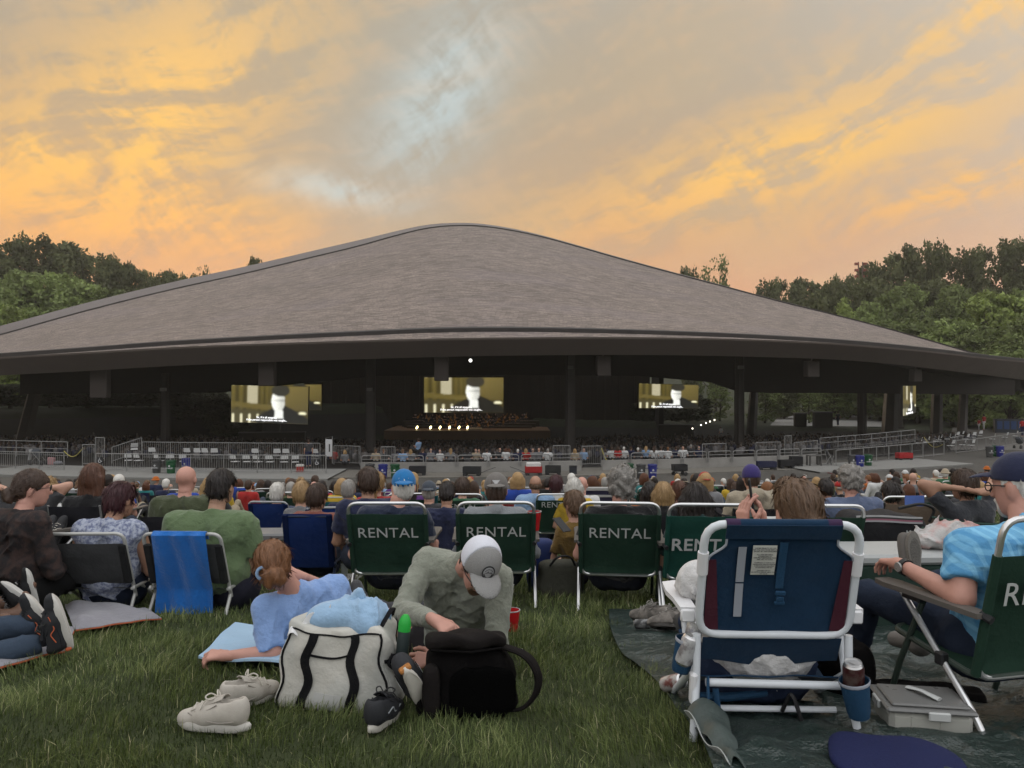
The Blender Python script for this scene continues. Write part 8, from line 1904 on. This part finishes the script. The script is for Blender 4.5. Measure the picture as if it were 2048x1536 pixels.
ZONE = [(300, 'before the far left railing'), (660, 'before the white folding chairs'), (900, 'before the centre-left bins'), (1010, 'before the dark wagons'), (1180, 'before the red wagon'), (1330, 'before the bins at centre right'), (1480, 'before the black tall-sided cart'), (1640, 'before the navy wagon'), (1790, 'before the right-hand bins'), (2060, 'before the far right railing')]
ROWW = {0: 'middle rows', 1: 'rear rows', 2: 'front rows'}
used = set()
FARCH = {}
def far_chair(kind, label, loc, rz):
    if kind not in FARCH:
        if kind == 'green': o = rental_chair(label, loc, rz, text=None)
        elif kind == 'blue': o = blue_chair(label, loc, rz, tube=(0.3, 0.31, 0.32))
        elif kind == 'navy': o = camp_chair(label, loc, rz, fab=(0.015, 0.018, 0.045), arms=False, top=0.68, seat=0.26)
        elif kind == 'black': o = camp_chair(label, loc, rz, arms=False, top=0.66, seat=0.26)
        elif kind == 'red': o = camp_chair(label, loc, rz, fab=(0.15, 0.015, 0.016), arms=False, top=0.64, seat=0.26)
        elif kind == 'white': o = low_chair(label, loc, rz, fab=(0.4, 0.4, 0.4), top=0.7)
        elif kind == 'teal': o = low_chair(label, loc, rz, fab=(0.02, 0.10, 0.12), top=0.74)
        FARCH[kind] = o
    else: o = copy_tree(FARCH[kind]); o.location = loc; o.rotation_euler = (0, 0, rz)
    o['label'] = label; o['group'] = 'chairs among the crowd on the lawn'
    return o
def far_person(xy, D, rank):
    x = 1024 + xy[0] / D * FPX
    zone = next((z for lim, z in ZONE if x < lim), ZONE[-1][1])
    for _ in range(60):
        pi = rg.randrange(8); hn = rg.choice(HAIRN); sh = rg.choice(['navy', 'black', 'white', 'grey', 'light blue', 'red', 'green', 'olive', 'teal', 'purple', 'orange', 'beige', 'pink', 'royal blue', 'yellow', 'charcoal', 'navy', 'black', 'charcoal', 'grey', 'white'])
        cpn = rg.choice(CAPN) if rg.random() < 0.17 else None
        key = ((cpn[2] if cpn else hn[2]), sh, zone)
        if key not in used: break
    used.add(key)
    J, bd = POSE[pi]; Y = xy[1]; g_ = Vector((xy[0], Y, gz(xy[0], Y)))
    sk = rg.choice(['fair', 'fair', 'pink', 'pink', 'tan', 'olive', 'brown'])
    rz = math.atan2(-(xy[0] - (-6)), 110) * 0 + R(rg.uniform(-14, 14))
    ck = rg.choice(['green', 'green', 'green', 'blue', 'navy', 'black', 'black', 'red', 'white', 'teal', None, None]) if pi != 5 else None
    who = '%s in %s' % (key[0], sh)
    person('person with %s in a %s top %s' % (key[0], sh, zone), g_, rz, J, hn[0], hn[1], sk, CLO[sh], rg.choice(['short', 'short', 'long', 'none']), 'trousers', rg.choice([CLO['navy'], CLO['charcoal'], (0.05, 0.06, 0.08), CLO['beige']]), build=bd, h=0.026, cap=(cpn[0], CLO[cpn[1]]) if cpn else None, detail=False, group='people seated across the lawn', cache='far%d' % pi, scale=rg.uniform(0.94, 1.04), folds=0)
    if ck: far_chair(ck, '%s chair under %s, %s' % (ck, who, zone), g_ + Vector((0, -0.04, 0)), rz)
cnt = 0
D = 9.6
while D < 33 and cnt < 262:
    W_ = 0.66 * D + 1; X = -W_ + rg.random()
    while X < W_:
        xx = X + rg.uniform(-0.2, 0.2); yy = D + rg.uniform(-0.45, 0.45)
        if math.hypot(xx - CX, yy - CY) > R_LAWN + 0.6 and all(math.hypot(xx - a, yy - b) > 0.85 for a, b in SPOTS) and rg.random() < (0.55 if D < 14 else 0.85):
            far_person((xx, yy), yy, D); SPOTS.append((xx, yy)); cnt += 1
        X += rg.choice([0.75, 0.85, 1.3, 1.9]) * (1.0 if D < 20 else 1.15)
    D += 1.55 if D < 20 else 1.9
print('far people', cnt)

# ================================================================== PAVILION AUDIENCE AND ORCHESTRA
def aud_person(label, loc, rz, pi, sh, hn, sk, group, sc_=1.0, h=0.03, parts=None):
    J, bd = POSE[pi]
    return person(label, loc, rz, J, hn[0], hn[1], sk, CLO[sh] if isinstance(sh, str) else sh, 'short', 'trousers', CLO['charcoal'], build=bd, h=0.026, detail=False, group=group, cache='far%d' % pi, scale=sc_, folds=0)
row_names = {}
xs_ = [668, 690, 752, 768, 790, 806, 822, 846, 862, 880, 902, 935, 952, 958, 974, 1000, 1012, 1018, 1036, 1052, 1066, 1078, 1096, 1150, 1168, 1224, 1236, 1248, 1262, 1276, 1292, 1308, 1322, 1336, 1352, 1366, 1382, 1398]
for i, x in enumerate(xs_):
    r_ = 80.5 + rg.uniform(-1.2, 0.6); a = pxphi(x, r_)[0]; sh = rg.choice(['grey', 'white', 'light blue', 'pink', 'beige', 'charcoal', 'navy', 'red', 'white', 'grey'])
    hn = rg.choice(HAIRN)
    aud_person('person in %s top seated in the last pavilion row, %s from the left' % (sh, ORD[i] if i < 30 else 'thirty-' + ORD[i - 30]), pol(r_, a, dz=0.12), R(-a) , rg.choice([0, 1, 2, 4]), sh, hn, 'fair', 'audience in the last pavilion row')
aud_person('person in a pale shirt walking along the last pavilion row', pol(79.5, pxphi(836, 79.5)[0], dz=0.75), R(60), 6, 'light blue', HAIRN[0], 'fair', 'audience in the last pavilion row')
# the packed house beyond: heads and shoulders in rows, one dark mass
V_, F_, C_ = [], [], []
unit = MB().ell((0, 0, 0.95), (0.10, 0.11, 0.13), 5, 3).ell((0, 0, 0.62), (0.23, 0.14, 0.28), 5, 3)
uv_ = np.array([tuple(v) for v in unit.v]); uf = [f for f in unit.f]
quads = np.array([f if len(f) == 4 else (*f[:3], f[2]) for f in uf if len(f) in (3, 4)])
nr = np.random.default_rng(3); off = 0
for r_ in np.arange(34, 79.5, 1.25):
    a = -40.0
    while a < 41:
        a += math.degrees(0.62 / r_)
        if nr.random() < 0.38: continue
        if abs((a + 60) % 13.0) < 0.55: continue
        p = pol(r_, a); k_ = 0.92 + 0.16 * nr.random()
        V_.append(uv_ * k_ + np.array([p.x + nr.uniform(-.1, .1), p.y, p.z + nr.uniform(-0.05, 0.05)])); F_.append(quads + off); off += len(uv_)
        c = [(0.03, 0.03, 0.035), (0.016, 0.014, 0.013), (0.10, 0.09, 0.085), (0.02, 0.02, 0.04), (0.06, 0.045, 0.035), (0.14, 0.13, 0.13)][nr.integers(6)]
        hd = [(0.03, 0.018, 0.012), (0.02, 0.014, 0.01), (0.10, 0.08, 0.07), (0.05, 0.03, 0.02)][nr.integers(4)]
        n1 = len(uv_) // 2; C_.append(np.array([[*hd, 1]] * n1 + [[*c, 1]] * (len(uv_) - n1)))
me = mesh_np('audience_crowd', np.concatenate(V_), np.concatenate(F_), None, True)
m = bpy.data.materials.new('audience'); m.use_nodes = True; T_ = NT(m.node_tree); bs = m.node_tree.nodes['Principled BSDF']; bs.inputs['Roughness'].default_value = 0.9
m.node_tree.links.new(T_.n('ShaderNodeAttribute', attribute_name='tone').outputs[0], bs.inputs['Base Color']); me.materials.append(m)
at = me.color_attributes.new('tone', 'FLOAT_COLOR', 'POINT'); cc = np.concatenate(C_)
if len(cc) == len(me.vertices): at.data.foreach_set('color', cc.astype(np.float32).ravel())
tag(link('audience_crowd', me), 'dark mass of seated audience filling the pavilion bowl', 'audience', None, 'stuff')
# orchestra
MUS = [(-6.2 + 8.6 * math.sin(R(a)) * (0.35 + 0.22 * k), 110.0 + 1.2 + k * 2.1 + 1.4 * math.cos(R(a)), k) for k in range(4) for a in np.linspace(-78, 78, 10 + 3 * k)]
for i, (x, y, k) in enumerate(MUS):
    o = aud_person('musician in black seated in the orchestra on the lit stage', Vector((x + rg.uniform(-.2, .2), y, STG + 0.28 * k)), R(180 + rg.uniform(-40, 40)), rg.choice([0, 2, 6]), 'black', rg.choice(HAIRN[:8]), 'fair', 'orchestra musicians')
for k in range(1, 4): tag(MB().box((-6.2, 111.2 + k * 2.1 + 1.8, STG + 0.14 * k), (17 + 1.2 * k, 3.6, 0.28 * k), None, 0.02).build('riser', mat('riser_dark', (0.03, 0.02, 0.014), 0.7), None), '%s riser under the orchestra on the stage' % ('low', 'middle', 'high')[k - 1], 'riser')
# golden instruments and stand lights
M_brass = mat('varnished_wood', (0.42, 0.19, 0.05), 0.3, var=0.2); im = MB().ell((0, 0, 0), (0.16, 0.05, 0.30), 8, 6).tube([(0, 0, 0.2), (0, -0.03, 0.75)], 0.03, 6).mesh('body', M_brass)
for i, (x, y, k) in enumerate(MUS):
    if i % 2 == 0:
        o = thing('string_instrument', 'warm brown string instrument held in the orchestra on the stage', 'instrument', (x + 0.15, y - 0.35, STG + 0.28 * k + 0.55), rg.uniform(-0.6, 0.6), 'orchestra instruments', (0, R(rg.uniform(-50, 50)), 0)); link('body', im, o)
M_sl = mat('stand_light_glow', (1, 1, 1), emit=(1.0, 0.86, 0.42), estr=7.0, var=0)
for i, x in enumerate((834, 861, 880, 899, 918, 935)):
    p = P(x, 855, 109.2); o = thing('stand_light', 'yellow stage light at the front of the orchestra, %s from the left' % ORD[i], 'lamp', (p.x, p.y, STG), 0, 'stage front lights'); zt = p.z - STG
    MB().ell((0, 0, zt), (0.13, 0.10, 0.24), 8, 6, (0, R(25), 0)).build('lens', M_sl, o); MB().tube([(0, 0.06, 0), (0, 0.06, zt)], 0.04, 6).build('stand', M_dark, o)
o = thing('conductor_podium', 'pale conductor podium at the front of the stage', 'podium', (P(950, 868, 108.6).x, 108.9, STG)); MB().box((0, 0, 0.15), (1.9, 1.2, 0.3), None, 0.03).build('platform', mat('podium_pale', (0.45, 0.36, 0.24), 0.6), o)
aud_person('conductor in black on the podium before the orchestra', Vector((P(950, 868, 108.6).x, 109, STG + 0.75)), 0, 6, 'black', HAIRN[5], 'fair', None)
# stage spotlights hung above the orchestra
for i, (x, y) in enumerate(((-12, 108.5), (-6, 107.5), (0.5, 108.5))):
    o = thing('stage_spotlight', 'stage spotlight hung above the orchestra, %s from the left' % ORD[i], 'lamp', (x, y, 6.0), 0, 'stage spotlights'); MB().tube([(0, 0, 0.5), (0, 0.1, 0), (0, 0.35, -0.35)], [0.12, 0.2, 0.26], 8).build('housing', M_dark, o)
    ld_ = bpy.data.lights.new('spot', 'SPOT'); ld_.energy = 420; ld_.color = (1.0, 0.66, 0.32); ld_.spot_size = R(75); ld_.spot_blend = 0.6; ld_.shadow_soft_size = 0.3
    lo_ = bpy.data.objects.new('spot_lamp', ld_); COL.objects.link(lo_); lo_.location = (x, y + 0.4, 5.5); lo_.rotation_euler = (Vector((x * 0.6 - 2.4, 114.0, STG)) - Vector(lo_.location)).to_track_quat('-Z', 'Y').to_euler()
# people on the right plaza
for lab, x, D_, sh, rz_ in (('adult in a red top walking up the right path', 1968, 82, 'red', 20), ('child in a red top walking beside the adult on the right path', 1958, 82, 'red', 10), ('person in a dark shirt on the path under the right roof', 1676, 92, 'charcoal', 0), ('person in a pale shirt near the string lights under the roof', 1442, 92, 'white', 30), ('person in a grey shirt standing on the left terrace', 617, 47.5, 'charcoal', 20), ('person in a red top at the right photo edge on the path', 2045, 72, 'red', 0)):
    X, Y = pd(x, D_); z0 = gz(X, Y) + (0.15 if x != 617 else 0.15)
    J = seated(0.80, 0, 1.0, 'lap', 'chair', 0, 0)
    for n_, s_ in LR: J['kn' + n_] = V3(s_ * 0.10, 0.05 + 0.12 * s_, 0.50); J['an' + n_] = V3(s_ * 0.10, 0.10 * s_, 0.08); J['toe' + n_] = J['an' + n_] + V3(0, 0.16, -0.03); J['el' + n_] = J['sh' + n_] + V3(s_ * 0.05, -0.02, -0.28); J['wr' + n_] = J['sh' + n_] + V3(s_ * 0.06, 0.06, -0.52)
    person(lab, (X, Y, z0), R(rz_), J, 'short', 'brown', 'fair', CLO[sh], 'short', 'trousers', CLO['white'] if 'walking' in lab else CLO['navy'], h=0.026, detail=False, folds=0, cache='stand', scale=0.72 if 'child' in lab else 1.0, group=None)
# ================================================================== GRASS
def grass_mat():
    m = bpy.data.materials.new('grass_blade'); m.use_nodes = True; T = NT(m.node_tree); b = m.node_tree.nodes['Principled BSDF']
    a = T.n('ShaderNodeAttribute', attribute_name='blade').outputs[2]
    c = T.ramp(a, [(0.0, (0.032, 0.047, 0.014)), (0.40, (0.074, 0.102, 0.029)), (0.75, (0.15, 0.188, 0.06)), (0.93, (0.25, 0.28, 0.11)), (1.0, (0.48, 0.44, 0.27))])
    m.node_tree.links.new(c, b.inputs['Base Color']); b.inputs['Roughness'].default_value = 0.6; b.inputs['Specular IOR Level'].default_value = 0.3
    tr = T.n('ShaderNodeBsdfTranslucent', i={0: c}); mx = T.n('ShaderNodeMixShader', i={0: 0.3, 1: b.outputs[0], 2: tr.outputs[0]})
    out = [q for q in m.node_tree.nodes if q.bl_idname == 'ShaderNodeOutputMaterial'][0]; m.node_tree.links.new(mx.outputs[0], out.inputs[0])
    return m
def in_quad(X, Y, pts):
    ins = np.ones(len(X), bool); pts = [Vector(p) for p in pts]; area = sum(a.x * b.y - b.x * a.y for a, b in zip(pts, pts[1:] + pts[:1]))
    for a, b in zip(pts, pts[1:] + pts[:1]): ins &= ((b.x - a.x) * (Y - a.y) - (b.y - a.y) * (X - a.x)) * np.sign(area) > 0
    return ins
nr = np.random.default_rng(77)
PX, PY, PL, PW = [], [], [], []
for (d0, d1, dens, L0, W0) in ((2.35, 3.6, 7000, 0.072, 0.0030), (3.6, 5.0, 4600, 0.075, 0.0038), (5.0, 7.5, 2200, 0.080, 0.0052), (7.5, 11.5, 700, 0.088, 0.009), (11.5, 20.0, 130, 0.10, 0.018)):
    w1 = 0.70 * d1; n_ = int(dens * (d1 - d0) * 2 * w1); Y = nr.uniform(d0, d1, n_); X = nr.uniform(-w1, w1, n_)
    k_ = np.abs(X) < 0.70 * Y + 0.15
    k_ &= ~((X > 0.72) & (X < 3.5) & (Y > 2.35) & (Y < 5.32))
    k_ &= ~in_quad(X, Y, [px2g(-60, 1360), px2g(126, 1320), px2g(145, 1270), px2g(-60, 1265)]); k_ &= ~in_quad(X, Y, [px2g(152, 1273), px2g(316, 1250), px2g(296, 1238), px2g(134, 1224)])
    k_ &= ~in_quad(X, Y, [px2g(402, 1332), px2g(635, 1358), px2g(795, 1264), px2g(475, 1270)])
    X, Y = X[k_], Y[k_]; PX.append(X); PY.append(Y); PL.append(np.full(len(X), L0)); PW.append(np.full(len(X), W0))
X = np.concatenate(PX); Y = np.concatenate(PY); L = np.concatenate(PL); Wd = np.concatenate(PW); n_ = len(X)
clump = np.sin(X * 5.1 + 1.3 * np.sin(Y * 3.7)) * np.sin(Y * 6.3 + 1.7 * np.sin(X * 4.1)) + 0.6 * np.sin(X * 13 + Y * 9) * np.sin(Y * 11 - X * 7)
L = L * 0.86 * (0.45 + 0.85 * nr.random(n_)) * (1 + 0.42 * clump); L = np.maximum(L, 0.02)
Z = T_arr(X, Y) - 0.004
wind = 2.2 * np.sin(X * 1.9 + 0.8 * np.sin(Y * 2.3)) + 1.6 * np.sin(Y * 2.7 + X * 0.9)
ang = wind + nr.normal(0, 1.1, n_); lean = np.clip(nr.normal(0.75, 0.35, n_), 0.05, 1.5)
ux, uy = np.cos(ang), np.sin(ang); sx, sy = -np.sin(ang + nr.normal(0, .5, n_)), np.cos(ang)
def pt(t, s):
    h_ = L * (t - 0.30 * lean * t * t); o_ = L * lean * 0.62 * t * t; w_ = Wd * s
    return np.stack([X + ux * o_ + sx * w_, Y + uy * o_ + sy * w_, Z + np.maximum(h_, 0.002 + 0 * h_)], -1)
V_ = np.stack([pt(0, -0.5), pt(0, 0.5), pt(0.5, 0.42), pt(0.5, -0.42), pt(1.0, 0.06), pt(1.0, -0.06)], 1).reshape(-1, 3)
b0 = (np.arange(n_) * 6)[:, None]; F_ = np.concatenate([b0 + np.array([0, 1, 2, 3]), b0 + np.array([3, 2, 4, 5])], 0)
tint = np.clip(0.40 + 0.24 * clump + nr.normal(0, 0.24, n_), 0, 0.92); dry = nr.random(n_) < 0.035; tint[dry] = nr.uniform(0.93, 1.0, dry.sum())
me = mesh_np('grass', V_, F_, grass_mat(), True)
at = me.attributes.new('blade', 'FLOAT', 'POINT'); at.data.foreach_set('value', np.repeat(tint, 6).astype(np.float32))
tag(link('grass', me), 'mown green grass of the lawn', 'grass', None, 'stuff')
print('blades', n_)

# ================================================================== HAZE
hz = MB().box((0, 150, 17), (900, 420, 60), None, 0.0).build('haze', None, None, smooth=False)
hm = bpy.data.materials.new('evening_haze'); hm.use_nodes = True; ht = hm.node_tree; ht.nodes.clear()
vo = ht.nodes.new('ShaderNodeVolumePrincipled'); vo.inputs['Color'].default_value = (0.95, 0.90, 0.80, 1); vo.inputs['Density'].default_value = 0.00040; vo.inputs['Anisotropy'].default_value = 0.25
ou = ht.nodes.new('ShaderNodeOutputMaterial'); ht.links.new(vo.outputs[0], ou.inputs['Volume']); hz.data.materials.append(hm)
tag(hz, kind='stuff'); hz.display_type = 'WIRE'
